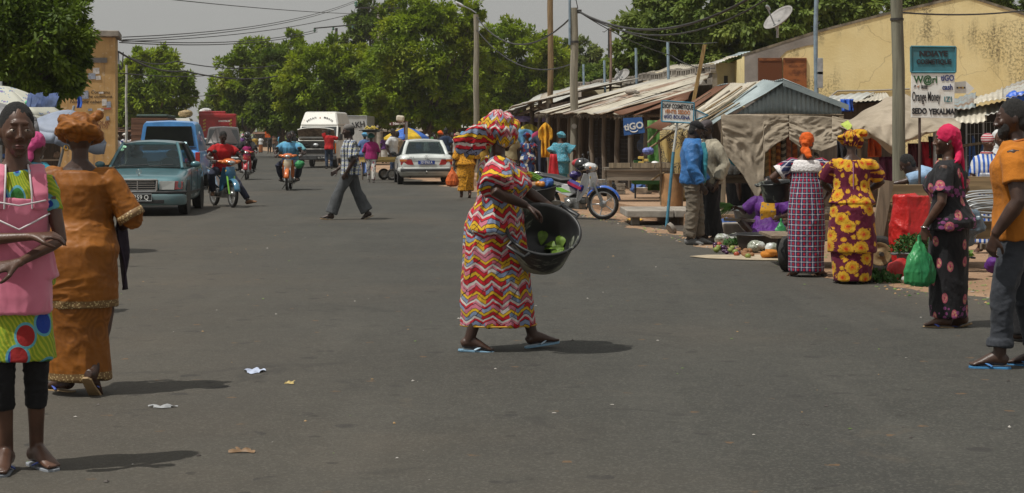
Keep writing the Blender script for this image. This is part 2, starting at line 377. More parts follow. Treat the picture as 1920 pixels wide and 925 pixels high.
def tree(name, label, base, blobs, mat, leaf=.28, ncl=150, per=130, trunk=.25, seed=1, droop=.3, group='trees along the street', rcl=(.11, .22)):
    """blobs: (x, y, z, rx, ry, rz) in the tree's own frame"""
    rt = root(name, label, 'tree', base, 0, group); r = np.random.default_rng(seed); C, Q, O = [], [], []
    vol = [b[3]*b[5] for b in blobs]
    for b, w in zip(blobs, vol):
        k = max(6, int(ncl*w/sum(vol))); d = r.normal(size=(k, 3)); d /= np.linalg.norm(d, axis=1)[:, None]
        rad = .5+.58*r.random(k)**.55; bl = np.array(b[3:6]); lump = 1+.16*np.sin(d[:, 0]*4+seed)*np.cos(d[:, 2]*5+seed)
        C.append(np.array(b[:3])+d*bl*(rad*lump)[:, None]); Q.append(r.uniform(*rcl, k)*min(b[3], b[5])*1.15); O.append(d)
    C, Q, O = np.concatenate(C), np.concatenate(Q), np.concatenate(O)
    v, ti = leaves_mesh((C, Q, O), per, leaf, seed, droop)
    leaf_object('crown', v, ti, mat, rt)
    mb = MB(); top = Vector((blobs[0][0], blobs[0][1], blobs[0][2])); bz = min(b[2]-b[5] for b in blobs)
    fork = Vector((top.x*.3, top.y*.3, max(1.2, bz*.8)))
    mb.tube([(0, 0, -.1), (0, 0, .3), fork*.5, fork], [trunk*1.5, trunk*1.15, trunk, trunk*.9], 10)
    for i in r.choice(len(C), min(16, len(C)), replace=False):
        e_ = Vector(C[i]); m_ = fork.lerp(e_, .5)+Vector((0, 0, .35))
        mb.tube([fork, m_, e_], [trunk*.45, trunk*.24, trunk*.07], 6)
    mb.build('trunk', BARK, rt); return rt
def bl(base, items, d):     # (photo x, photo y, radius x, radius y) -> blobs around base at distance d (+ depth offset)
    k = d/F0; out = []
    for px, py, rx, ry, *dy in items:
        p = pt(px, py, d)-base; q = dy[0] if dy else 0
        out.append((p.x, p.y+q, p.z, rx*k, rx*k*.9, ry*k))
    return out
def ptree(name, label, px, d, items, mat, **kw):
    b = pt(px, HY, d); b.z = 0; return tree(name, label, b, bl(b, items, d), mat, **kw)
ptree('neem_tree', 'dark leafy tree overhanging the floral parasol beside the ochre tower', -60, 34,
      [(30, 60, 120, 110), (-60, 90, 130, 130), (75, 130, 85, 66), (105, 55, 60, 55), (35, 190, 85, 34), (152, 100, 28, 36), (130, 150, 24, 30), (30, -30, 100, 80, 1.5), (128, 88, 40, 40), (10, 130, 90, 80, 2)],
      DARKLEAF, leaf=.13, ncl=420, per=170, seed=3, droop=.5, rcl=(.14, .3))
ptree('roadside_tree', 'rounded tree behind the grey lamp post, next to the ochre tower', 292, 112,
      [(290, 160, 66, 60), (255, 150, 45, 55), (330, 180, 36, 40), (285, 115, 42, 26), (250, 200, 50, 36), (315, 215, 40, 25), (348, 160, 18, 18)], NEEM, leaf=.3, ncl=230, per=110, seed=4)
ptree('roadside_tree', 'bushy tree at the outer end of the avenue above the red lorry', 470, 128,
      [(455, 150, 50, 60), (490, 120, 50, 48), (440, 190, 42, 44), (505, 180, 50, 55), (550, 100, 34, 34), (545, 160, 40, 60), (430, 225, 24, 20)], NEEM, leaf=.34, ncl=260, per=120, seed=5)
ptree('roadside_tree', 'broad yellow-green tree rising behind the white van', 600, 104,
      [(600, 150, 75, 60), (640, 115, 55, 45), (585, 205, 60, 36), (660, 180, 60, 55), (555, 170, 30, 40), (620, 225, 50, 24)], NEEM, leaf=.27, ncl=300, per=120, seed=6)
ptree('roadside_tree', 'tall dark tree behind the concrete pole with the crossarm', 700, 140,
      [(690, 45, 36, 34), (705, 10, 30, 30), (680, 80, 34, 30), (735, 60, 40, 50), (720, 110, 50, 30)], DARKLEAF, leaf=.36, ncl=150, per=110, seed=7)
ptree('roadside_tree', 'largest olive tree of the avenue, right under the street lamp', 800, 98,
      [(800, 100, 95, 85), (840, 30, 60, 50), (765, 40, 50, 50), (740, 150, 70, 60), (870, 140, 60, 80), (800, 190, 80, 45), (720, 205, 50, 36), (890, 60, 30, 40), (850, 215, 60, 30)], NEEM, leaf=.26, ncl=460, per=130, seed=8)
ptree('roadside_tree', 'spreading tree between the street lamp and the round wooden pole', 960, 112,
      [(960, 105, 70, 60), (1010, 110, 55, 60), (930, 150, 50, 50), (990, 165, 60, 40), (920, 100, 30, 30), (1040, 150, 40, 50), (950, 200, 50, 25)], NEEM, leaf=.28, ncl=330, per=120, seed=9)
ptree('roadside_tree', 'small pale tree seen past the pole with the dark cable', 1085, 125,
      [(1085, 115, 40, 40), (1110, 145, 42, 40), (1065, 150, 30, 40), (1130, 105, 20, 18), (1060, 95, 26, 30)], FARLEAF, leaf=.3, ncl=150, per=110, seed=10)
ptree('mango_tree', 'leafy mango tree behind the tin roofs of the shacks', 1235, 66,
      [(1240, 60, 75, 55), (1200, 100, 48, 42), (1290, 70, 70, 60), (1250, 10, 55, 40), (1320, 110, 60, 40), (1170, 125, 34, 26), (1260, 120, 80, 30)], MANGO, leaf=.24, ncl=360, per=120, seed=11, droop=.9)
ptree('mango_tree', 'big mango tree behind the satellite dish and yellow gable', 1450, 62,
      [(1400, 40, 80, 70), (1470, 20, 80, 70), (1370, 90, 60, 40), (1540, 30, 70, 55), (1340, 20, 60, 50), (1600, 15, 60, 40), (1450, 90, 60, 30)], MANGO, leaf=.24, ncl=420, per=120, seed=12, droop=.9)
ptree('mango_tree', 'tree top showing above the yellow gable beside the tall pole', 1690, 64,
      [(1670, 0, 60, 34), (1740, -20, 60, 36), (1890, 0, 60, 36), (1800, -40, 70, 40)], MANGO, leaf=.26, ncl=150, per=100, seed=13, droop=.8)
for i, (px, d, items) in enumerate([(690, 108, [(690, 165, 60, 60), (735, 205, 60, 34), (665, 215, 44, 30)]), (530, 122, [(525, 165, 44, 70), (560, 210, 46, 36), (500, 222, 40, 26)]), (905, 118, [(900, 165, 60, 70), (880, 215, 60, 28), (930, 215, 50, 26)]), (1020, 120, [(1010, 180, 60, 50), (1060, 190, 50, 40), (980, 210, 50, 26)]), (1130, 90, [(1130, 160, 46, 34), (1100, 175, 40, 30), (1170, 150, 50, 40)]), (405, 170, [(410, 218, 34, 26), (440, 210, 34, 30)]), (225, 128, [(225, 190, 46, 60), (190, 205, 50, 46), (260, 215, 46, 30)]), (120, 95, [(110, 190, 90, 50), (60, 200, 80, 44), (150, 215, 50, 30)])]):
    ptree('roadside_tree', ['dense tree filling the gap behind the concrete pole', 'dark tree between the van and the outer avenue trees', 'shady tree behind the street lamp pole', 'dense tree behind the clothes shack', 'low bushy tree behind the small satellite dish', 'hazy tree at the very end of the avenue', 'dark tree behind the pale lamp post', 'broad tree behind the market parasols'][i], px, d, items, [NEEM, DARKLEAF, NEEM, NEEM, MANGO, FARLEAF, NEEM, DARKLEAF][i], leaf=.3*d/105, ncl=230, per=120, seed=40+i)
# far wood closing the horizon
r_ = np.random.default_rng(21); k_ = 420; xs = r_.uniform(-110, 75, k_); C_ = np.stack([xs, r_.uniform(190, 290, k_)+abs(xs)*.1, r_.uniform(1, 6.2, k_)], 1)
C_ = C_[(C_[:, 0] < -45.5-(C_[:, 1]-190)*.19) | (C_[:, 0] > -29-(C_[:, 1]-190)*.19)]
v_, t_ = leaves_mesh((C_, r_.uniform(1.5, 3.2, len(C_)), r_.normal(size=(len(C_), 3))), 120, .75, 5, .2)
tag(leaf_object('far_wood', v_, t_, FARLEAF, None), kind='stuff')

# ---------------------------------------------------------------- ochre tower on the left
t = T('ochre_plaster'); n = t.noise(2.2, 6, rough=.7); dr = t.noise(1, 4, t.comb(t.x*5, t.y*5, t.z*.45))
c = t.mix(n.st(.3, .7), (.45, .275, .105), (.56, .36, .15)); c = t.mix((dr-.52).st(0, .2)*.6, c, (.2, .13, .08))
c = t.mix((t.noise(7, 5)-.58).st(0, .1)*.5, c, (.6, .5, .36)); OCH = t.done(c, .9, 0, (n, .4, .02))
CONC = paint('weathered_concrete', (.3, .27, .23), .9, 0, .3, 3, .4, (.12, .1, .08))
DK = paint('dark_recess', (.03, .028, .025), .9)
bt = root('transformer_tower', 'tall ochre tower pasted with posters beside the leafy tree', 'tower', pt(165, HY, 58)*1)
bt.location.z = 0; bt.location.x -= .13; bt.rotation_euler = (0, 0, R(10.6))
k = 58/F0; X = lambda px: (px-165)*k; Z = lambda py: EYE-(py-HY)*k
MB().box((X(172), 1.0, Z(70)/2), (X(222)-X(122), 2, Z(70))).build('wall', OCH, bt)
MB().box((X(172), 1, Z(63)), (X(230)-X(116), 2.4, .2)).build('roof_slab', CONC, bt, bevel=.02)
mb = MB(); mb.box((X(190), -.02, Z(113)), (.62, .05, .17)); mb.build('vent_opening', paint('vent_grey', (.16, .15, .14)), bt)
for px in (175, 211):
    for q in (-1, 0, 1):
        MB().lathe([(.035, 0), (.05, .03), (.03, .05), (.05, .08), (.02, .1)], (X(px)+q*.055, -.07, Z(69)), n=8).build('insulator', paint('porcelain', (.6, .55, .48), .3), bt)
POST = [paint('poster_white', (.62, .6, .57), var=.3, scale=14), paint('poster_blue', (.3, .34, .42), var=.4, scale=20), paint('poster_red', (.5, .12, .08))]
for px, py, w, h, m in [(187, 133, 12, 12, 0), (179, 143, 14, 12, 1), (191, 146, 9, 8, 0), (152, 174, 14, 15, 0), (167, 178, 12, 16, 1), (202, 192, 9, 13, 0), (210, 196, 8, 12, 1), (205, 204, 18, 3, 2), (195, 206, 12, 6, 0), (208, 222, 6, 8, 1), (176, 206, 8, 5, 1), (186, 240, 12, 9, 0), (196, 174, 9, 4, 0)]:
    MB().slab([(X(px-w/2), -.012, Z(py+h/2)), (X(px+w/2), -.012, Z(py+h/2-.6)), (X(px+w/2-.5), -.012, Z(py-h/2)), (X(px-w/2), -.012, Z(py-h/2+.7))], .012).build('poster', POST[m], bt)
BLK = paint('black_lettering', (.02, .018, .016), .7)
for b_, px, py, s_ in [('c. Companu', 190, 173, .16), ('une commune', 192, 181, .15), ('Nouvelle cabernie', 173, 191, .17), ('SAA', 184, 224, .2), ('SOUK', 197, 231, .2), ('COS', 199, 238, .17)]:
    text(b_, bt, (X(px), -.006, Z(py)), s_, BLK if py < 200 else paint('rust_lettering', (.2, .06, .03)), shear=.2)

# ---------------------------------------------------------------- poles, lamps, cables
def pole(name, label, p, h, r0, r1, mat, cat='pole', lean=(0, 0), group='poles along the street'):
    rt = root(name, label, cat, p, 0, group)
    n = 9; mb = MB(); s1 = random.random()*9
    mb.tube([(lean[0]*i/n+.012*sin(i*1.7+s1), lean[1]*i/n, -.1+h*i/n) for i in range(n+1)], [r0+(r1-r0)*i/n+random.uniform(-.03, .03)*r0 for i in range(n+1)], 14)
    mb.build('shaft', mat, rt); return rt
GREYWOOD = wood('weathered_pole', (.33, .3, .23), .5); BRWOOD = wood('brown_pole', (.27, .18, .09), .6); NEARWOOD = wood('mossy_pole', (.22, .215, .16), .5)
STEEL = paint('galvanised', (.42, .44, .45), .45, .6, .2, 8); IRON = paint('dark_iron', (.05, .048, .045), .6, .3, .3, 12)
pA = pt(1690, HY, 22); pA.z = 0
pl = pole('utility_pole', 'thick mossy wooden pole beside the white and teal shop board', pA, 7.4, .088, .07, NEARWOOD, lean=(-.14, 0))
for i, z in enumerate((.92, 3.0)): MB().lathe([(.0885, 0), (.0885, .03)], (-.019*z, 0, z), n=14).build('wire_band', paint('yellow_twine', (.5, .38, .1)) if i == 0 else IRON, pl)
pB = pt(1076.5, HY, 46); pB.z = 0
pl = pole('utility_pole', 'grey wooden pole with a metal conduit standing before the tin shack', pB, 1.5+(257-8)*46/F0, .11, .1, GREYWOOD)
zt = 1.5+(257-8)*46/F0
MB().tube([(-.12, -.06, zt-1.1), (-.12, -.06, zt+.35)], .035, 8).build('conduit', paint('blue_pipe', (.2, .27, .33), .5), pl)
MB().lathe([(.125, 0), (.125, .06)], (0, 0, zt-1.05), n=14).build('clamp', IRON, pl)
MB().box((.1, 0, zt-.2), (.2, .1, .1)).tube([(.1, 0, zt-.12), (.05, -.1, zt+.1), (-.1, -.05, zt+.16)], .012, 6).build('bracket', IRON, pl)
MB().lathe([(.07, 0), (.07, .012)], (0, -.115, 1.5+(257-237)*46/F0), (0, -1, 0), 16).build('number_plate', paint('plate_white', (.6, .58, .54)), pl)
pC = pt(1032, HY, 59); pC.z = 0
pole('utility_pole', 'round brown timber pole rising behind the tin roof', pC, 9, .105, .095, BRWOOD)
pD = pt(893, HY, 62); pD.z = 0; pl = pole('street_lamp', 'slim wooden pole carrying a street lamp on an arm', pD, 1.5+(257-22)*62/F0, .12, .09, GREYWOOD, 'street lamp')
zt = 1.5+(257-22)*62/F0
MB().tube([(0, 0, zt-.05), (-.2, 0, zt+.08), (-.5, 0, zt+.22)], .02, 8).build('arm', STEEL, pl)
mb = MB(); mb.ell((-.6, 0, zt+.27), (.19, .08, .05), 12, rot=(0, 28, 0)); mb.build('lamp_head', paint('lamp_white', (.55, .56, .58), .35), pl)
pE = pt(712, HY, 122); pE.z = 0; pl = pole('utility_pole', 'square concrete pole with a crossarm standing among the trees', pE, 1.5+(257-9)*122/F0, .24, .2, CONC)
zt = 1.5+(257-9)*122/F0
MB().box((-.05, 0, zt-.22), (3.4, .14, .1)).build('crossarm', IRON, pl)
for x_ in (-1.7, 1.4): MB().lathe([(.03, 0), (.13, .1), (.07, .2), (.13, .32), (.05, .42)], (x_, 0, zt-.17), n=10).build('insulator', paint('green_glass', (.12, .25, .2), .2), pl)
pF = pt(631, HY, 105); pF.z = 0; pl = pole('utility_pole', 'distant iron pole with a tilted crossarm over the tree tops', pF, 1.5+(257-50)*105/F0, .1, .08, IRON)
zt = 1.5+(257-50)*105/F0; MB().box((-.1, 0, zt), (2.6, .08, .07), (0, -5, 0)).build('crossarm', IRON, pl)
for x_ in (-1.35, -.2, 1.0): MB().lathe([(.02, 0), (.09, .06), (.05, .12), (.08, .2)], (x_, 0, zt-.22+x_*.09), n=8).build('insulator', paint('green_glass', (.12, .25, .2)), pl)
pG = pt(237, HY, 62); pG.z = 0; pole('lamp_post', 'thin pale metal post between ochre tower and round tree', pG, 1.5+(257-117)*62/F0, .05, .04, paint('pale_metal', (.5, .52, .5), .5), 'post')
pH = pt(1530, HY, 43); pH.z = 0; pl = pole('conduit_post', 'grey conduit pipe with meter boxes fixed before the yellow wall', pH, 6.5, .055, .055, paint('blue_pipe', (.2, .27, .33)), 'pipe')
for z_ in (1.5+(257-125)*43/F0, 1.5+(257-150)*43/F0): MB().box((.09, -.06, z_), (.14, .1, .42)).build('meter_box', STEEL, pl, bevel=.01)
pI = pt(1145, HY, 52); pI.z = 0; pl = pole('antenna_mast', 'thin rusty antenna mast poking out of the tin roofs', pI, 1.5+(257-47)*52/F0, .05, .035, paint('rusty_mast', (.2, .13, .1)), 'mast')
zt = 1.5+(257-47)*52/F0
MB().tube([(-.06, 0, zt-1), (-.06, 0, zt-.1)], .025, 6).tube([(-.06, 0, zt-.12), (-.2, 0, zt-.22), (-.25, 0, zt-.2)], .012, 6).build('stub', IRON, pl)
CAB = paint('cable_black', (.03, .03, .03), .6)
def cable(label, pts, r, sag=0, name='power_cable'):
    mb = MB(); P = []
    for a, b in zip(pts, pts[1:]):
        a, b = Vector(a), Vector(b)
        for i in range(14): u = i/13; q = a.lerp(b, u); q.z -= sag*4*u*(1-u); P.append(q)
    mb.tube(P, r, 5); tag(mb.build(name, CAB), label, 'cable', 'overhead cables')
top = Vector((pB.x+.12, pB.y, 1.5+(257-22)*46/F0))
cable('thick twisted cable sagging from the grey pole over the shack roofs', [top, pt(1420, -12, 36)], .03, .62)
cable('second cable sagging under the twisted one to the grey pole', [top, pt(1480, -30, 36)], .02, .85)
cable('thin cable dropping from the grey pole to the tin roofs', [top, pt(1260, 105, 48), pt(1340, 128, 44)], .014, .12)
cable('thin cable strung from the grey pole past the mango tree', [top, pt(1345, 80, 44)], .012, .3)
cable('slack cable looping from the street lamp to the grey pole', [pt(893, 32, 62), pt(1076, 28, 46)], .025, .9)
cable('lower slack cable hanging behind the brown timber pole', [pt(893, 55, 62), pt(1076, 118, 52)], .02, .7)
cable('cable hanging off the yellow gable wall to the tall pole', [pt(1692, 24, 22), pt(1935, 18, 26)], .012, .05)
cable('single cable crossing high over the street', [pt(290, -4, 70), pt(660, 26, 118), (pE.x-1.7, pE.y, 1.5+(257-12)*122/F0)], .02, .1)
for a, b, l in ((3, 0, 'upper'), (0, 5, 'lower')): cable(l+' cable of the pair from the crossarm to the ochre tower', [(pE.x-1.7, pE.y, 1.5+(257-4+a)*122/F0), pt(230, 70+b, 58)], .018, .5)
cable('lone cable from the crossarm passing the grey sky', [pt(668, 24, 90), pt(228, 78, 58)], .016, .3)
for b, l in ((0, 'upper'), (4, 'lower')): cable(l+' cable of the pair from the distant iron pole to the tower', [pt(595, 56+b, 105), pt(224, 76+b, 58)], .02, .35)
cable('black bundled cable from the ochre tower across the street', [pt(222, 97, 58), pt(345, 133, 75), pt(520, 143, 95)], .035, .25)
cable('second bundled cable from the ochre tower across the street', [pt(222, 98, 58), pt(330, 115, 75), pt(520, 122, 95)], .025, .25)
cable('faint cable low over the end of the street', [pt(222, 137, 58), pt(420, 138, 95)], .02, .15)
cable('faint far cable just above the red lorry', [pt(355, 182, 110), pt(410, 178, 118)], .02, .0)
cable('loop of cable hanging off the ochre tower corner', [pt(222, 98, 57.8), pt(226, 122, 57.8), pt(231, 98, 57.8)], .02, .35)
# ---------------------------------------------------------------- right side: yellow gable, shacks, stalls
def fp(s, n, z): return Vector((3.37-.187*s+.982*n, 38.5+.982*s+.187*n, z))
def tinmat(name, a, b, rust, amt):
    t = T(name); n = t.noise(1.6, 6, rough=.7); r = t.rnd(); s_ = t.noise(1, 5, t.comb(t.x*2, t.y*2, t.z*9))
    c = t.mix(n.st(.3, .7), a, b); c = t.mix(((n+r*.35+s_*.3)-(1.15-amt)).st(-.06, .14), c, rust)
    c = t.mix((t.noise(30, 3)-.6).st(0, .15)*.5, c, sc3(a, .4)); return t.done(c, n*.3+.45, .25, (n, .3, .02))
TIN = tinmat('weathered_tin', (.4, .365, .29), (.56, .52, .43), (.2, .12, .075), .2)
TIN2 = tinmat('dusty_tin', (.36, .34, .3), (.5, .475, .42), (.24, .16, .11), .24)
TINR = tinmat('rusty_tin', (.24, .15, .1), (.36, .24, .16), (.14, .06, .03), .5)
TING = tinmat('grey_tin', (.22, .27, .28), (.34, .4, .41), (.2, .13, .08), .18)
TINW = tinmat('pale_tin', (.4, .4, .37), (.52, .52, .48), (.25, .17, .1), .16)
def corr(mb, p0, p1, p2, p3, per=.085, amp=.011, rows=4, warp=.02, top=None):
    p0, p1, p2, p3 = (Vector(p) for p in (p0, p1, p2, p3)); L = (p1-p0).length; n = (p1-p0).cross(p3-p0).normalized()
    s1 = random.random()*9; nu = max(4, int(L/per*5))
    def f(u, v):
        vv = v*(top(u) if top else 1)
        a = p0.lerp(p1, u).lerp(p3.lerp(p2, u), vv)
        return a+n*(amp*sin(2*pi*u*L/per)+warp*sin(u*3+s1)*sin(v*4+s1*2))
    return mb.sheet(f, nu, rows)
# yellow gable building
t = T('yellow_plaster'); n = t.noise(.8, 6, rough=.65); dr = t.noise(1, 6, t.comb(t.x*3.4, t.y*3, t.z*.3), .7); m = t.noise(.45, 4); fi = t.noise(16, 5, rough=.7)
c = t.mix(n.st(.3, .7), (.76, .62, .3), (.85, .73, .4))
top_ = t.z+.0; rel = (top_-2.2).st(-.6, 2.2)
st1 = ((dr-.46).st(0, .16)*(m-.4).st(0, .14)*(fi-.34).st(0, .25)*rel).mn(1.)
c = t.mix(st1*.85, c, (.1, .085, .055)); lo = ((m-.47).st(0, .1)*(fi-.46).st(0, .12))*.55; c = t.mix(lo, c, (.09, .075, .045))
cr = t.vor(.5, feature='DISTANCE_TO_EDGE', vec=t.comb(t.x+t.noise(1.2, 3)*1.2, t.y, t.z+t.noise(1.6, 3)*.9))
c = t.mix((.005-cr).st(-.003, .003)*.3, c, (.2, .15, .09)); YEL = t.done(c, .92, 0, (fi+n, .35, .02))
GRYP = paint('grey_render', (.3, .275, .25), .92, 0, .25, 1.2, .4, (.2, .17, .14)); RUST = tinmat('rust_sheet', (.3, .095, .025), (.46, .17, .055), (.14, .045, .015), .42)
D = 45; yb = root('gable_building', 'big yellow stained gable building behind the market stalls', 'building', pt(1395, HY, D)*1); yb.location.z = 0
k = D/F0; X = lambda px: (px-1395)*k; Z = lambda py: EYE-(py-HY)*k
MB().prism([(X(1395), 0), (X(1960), 0), (X(1960), Z(40)), (X(1925), Z(30)), (X(1812), Z(-6)), (X(1665), Z(27)), (X(1530), Z(62)), (X(1395), Z(105))], (0, .4, 0), (1, 0, 0), (0, 0, 1), .4).build('wall', YEL, yb)
MB().prism([(X(1396), 1.2), (X(1396), Z(104.3)), (X(1529), Z(61.6)), (X(1529), Z(84)), (X(1512), Z(86)), (X(1475), Z(96)), (X(1458), Z(112)), (X(1424), Z(112)), (X(1420), 1.2)], (0, -.002, 0), (1, 0, 0), (0, 0, 1), .012).build('bare_render', GRYP, yb)
mb = MB()
for a, b, za, zb in ((1395, 1530, 105, 62), (1530, 1665, 62, 27), (1665, 1812, 27, -6), (1812, 1925, -6, 30)):
    p, q = Vector((X(a), .2, Z(za)+.03)), Vector((X(b), .2, Z(zb)+.03)); mb.hexa([p+Vector((0, -.22, -.04)), q+Vector((0, -.22, -.04)), q+Vector((0, .24, -.04)), p+Vector((0, .24, -.04)), p+Vector((0, -.22, .03)), q+Vector((0, -.22, .03)), q+Vector((0, .24, .03)), p+Vector((0, .24, .03))])
mb.build('coping', paint('stained_coping', (.2, .17, .12), var=.6, scale=4), yb)
for a, b in ((1421, 1466), (1468, 1512)):
    o = MB().box((X((a+b)/2), -.03, (Z(109)+Z(168))/2), (X(b)-X(a), .05, Z(109)-Z(168))).build('shutter', RUST, yb, bevel=.008)
    MB().box((X((a+b)/2), -.06, Z(112)), (X(b)-X(a)-.06, .02, .06)).build('rail', RUST, o)
MB().tube([(X(1553), -.03, Z(184)), (X(1570), -.03, Z(171)), (X(1640), -.03, Z(170)), (X(1705), -.03, Z(167))], .02, 6).build('wall_pipe', GRYP, yb)
# gable side body running back
MB().hexa([(X(1396), .4, 0), (X(1960), .4, 0), (X(1960), 9, 0), (X(1396), 9, 0), (X(1396), .4, Z(108)), (X(1960), .4, Z(108)), (X(1960), 9, Z(108)), (X(1396), 9, Z(108))]).build('rear_wall', YEL, yb)
def dish(label, px, py, d, r, aim, mast, g='satellite dishes'):
    o = root('satellite_dish', label, 'satellite dish', pt(px, py, d), 0, g); a = Vector(aim).normalized()
    MB().lathe([(r*q/6, .22*r*(q/6)**2) for q in range(1, 7)]+[(r, .22*r+.02), (r*.9, .2*r)]+[(r*q/6, .22*r*(q/6)**2-.015) for q in (5, 3, 1)], -a*.1, a, 28).build('reflector', paint('dish_grey', (.27, .26, .25), .55), o)
    MB().tube([a*-.08, (0, .1, -.15), (0, .12, -mast)], .035, 8).build('mast', STEEL, o)
    e = a*r*1.05+frame(a)[0]*-.12*r; MB().tube([a*.02+Vector((0, 0, -r*.9)), e], .018, 6).lathe([(.03, 0), (.05, .05), (.03, .16)], e, -a, 8).build('feed_arm', STEEL, o)
dish('large grey satellite dish standing on the grey parapet', 1459, 33, 44, .44, (-.62, -.35, .72), .52)
dish('small satellite dish on the tin roofs next to the mast', 1165, 140, 52, .26, (-.5, -.5, .62), .35)
# small cream house
D = 47; ch = root('cream_house', 'small cream house with tin roof squeezed beside the grey render', 'house', pt(1365, HY, D)*1); ch.location.z = 0; k = D/F0; X = lambda px: (px-1365)*k; Z = lambda py: EYE-(py-HY)*k
CREAM = paint('cream_plaster', (.52, .46, .31), .9, 0, .15, 2, .3, (.25, .2, .14))
MB().box((X(1366), .7, Z(118)/2), (X(1398)-X(1332), 1.4, Z(118))).build('wall', CREAM, ch)
o = MB().box((X(1361), -.01, Z(150)), (.1, .04, .22)).build('window', DK, ch)
for i in range(4):
    a, b = 1310+23*i, 1334+23*i; mb = MB()
    corr(mb, (X(a), -.5, Z(131-8.2*i)), (X(b), -.5, Z(123-8.2*i)), (X(b), 2, Z(117-8.2*i)), (X(a), 2, Z(125-8.2*i))); mb.build('roof_sheet', [TIN, TINW, TIN, TING][i], ch, solid=.006)
# sheds behind the front row
def backroof(label, pts, d, mat, n):
    o = root('tin_shed', label, 'shed', (0, 0, 0), 0, 'tin sheds behind the shacks')
    P = [pt(px, py, d+dd) for px, py, dd in pts]
    for i in range(n):
        u, w = i/n, (i+1)/n; mb = MB(); corr(mb, P[0].lerp(P[1], u), P[0].lerp(P[1], w), P[3].lerp(P[2], w), P[3].lerp(P[2], u), warp=.03); mb.build('roof_sheet', random.choice([mat, mat, TIN]), o, solid=.006)
    a, b = P[0].copy(), P[1].copy(); c_, d_ = P[2].copy(), P[3].copy(); f_ = lambda p, z: Vector((p.x, p.y, min(p.z-.08, z)))
    MB().hexa([f_(a, 0), f_(b, 0), f_(c_, 0), f_(d_, 0), f_(a, 9), f_(b, 9), f_(c_, 9), f_(d_, 9)]).build('wall', CREAM, o)
backroof('long low shed roof of pale sheets beyond the parapet blocks', [(1090, 168, 0), (1275, 152, -6), (1272, 121, -2), (1130, 160, 4)], 58, TIN, 7)
backroof('shed with tan tin roof stepping up towards the cream house', [(1255, 150, 0), (1420, 150, -2), (1400, 122, 2), (1276, 121, 4)], 54, TIN, 6)
backroof('far shed with small pale roof beside the brown pole', [(985, 197, 0), (1082, 188, -3), (1070, 163, 2), (1000, 182, 4)], 66, TINW, 4)
# terrace, drain and slab
mb = MB(); TP = [fp(-10, -2.3, 0), fp(24, -1.7, 0), fp(24, 22, 0), fp(-10, 22, 0)]
mb.prism([(p.x, p.y) for p in TP], (0, 0, -.1), (1, 0, 0), (0, 1, 0), .3); tag(mb.build('terrace', DIRT), kind='structure')
mb = MB(); mb.prism([(2.75, 26.9), (9, 24.8), (9, 28.6), (2.0, 29.1)], (0, 0, .004), (1, 0, 0), (0, 1, 0), .004); tag(mb.build('drain_mud', paint('drain_mud', (.05, .04, .03), .8)), kind='structure')
sl_ = root('concrete_slab', 'long rough concrete drain cover in front of the market tables', 'slab', (0, 0, 0))
random.seed(5)
for i, (a, b) in enumerate(((1.93, 2.72), (2.73, 3.45), (3.46, 4.3))):
    MB().box(((a+b)/2, 29.6, .2), (b-a, 1.7, .12), (0, random.uniform(-.8, .8), random.uniform(-1, 1))).build('slab', CONC, sl_, bevel=.015)
for x_ in (2.1, 2.9, 3.6, 4.2): MB().box((x_, 29.1+random.random()*.3, .07), (.14, .3, .14)).build('block', CONC, sl_, bevel=.01)
kb = root('kerb_stones', 'row of worn concrete kerb blocks behind the seated vendor', 'kerb', (0, 0, 0))
xx = 3.06
for i, w_ in enumerate((.34, .42, .2, .3, .45, .4, .36, .45, .5, .4)):
    MB().box((xx+w_/2, 24.9-.05*i, .115+random.uniform(-.015, .02)), (w_-.02, .36, .23), (0, random.uniform(-2, 2), random.uniform(-4, 4))).build('block', CONC, kb, bevel=.025); xx += w_
p = at(1250, 396); o = MB().tube([(2.45, 26.5, .06), (2.5, 26.52, .09)], .1, 7); 
tag(o.build('rock', CONC), 'pinkish lump of rubble lying below the concrete slab', 'rock')
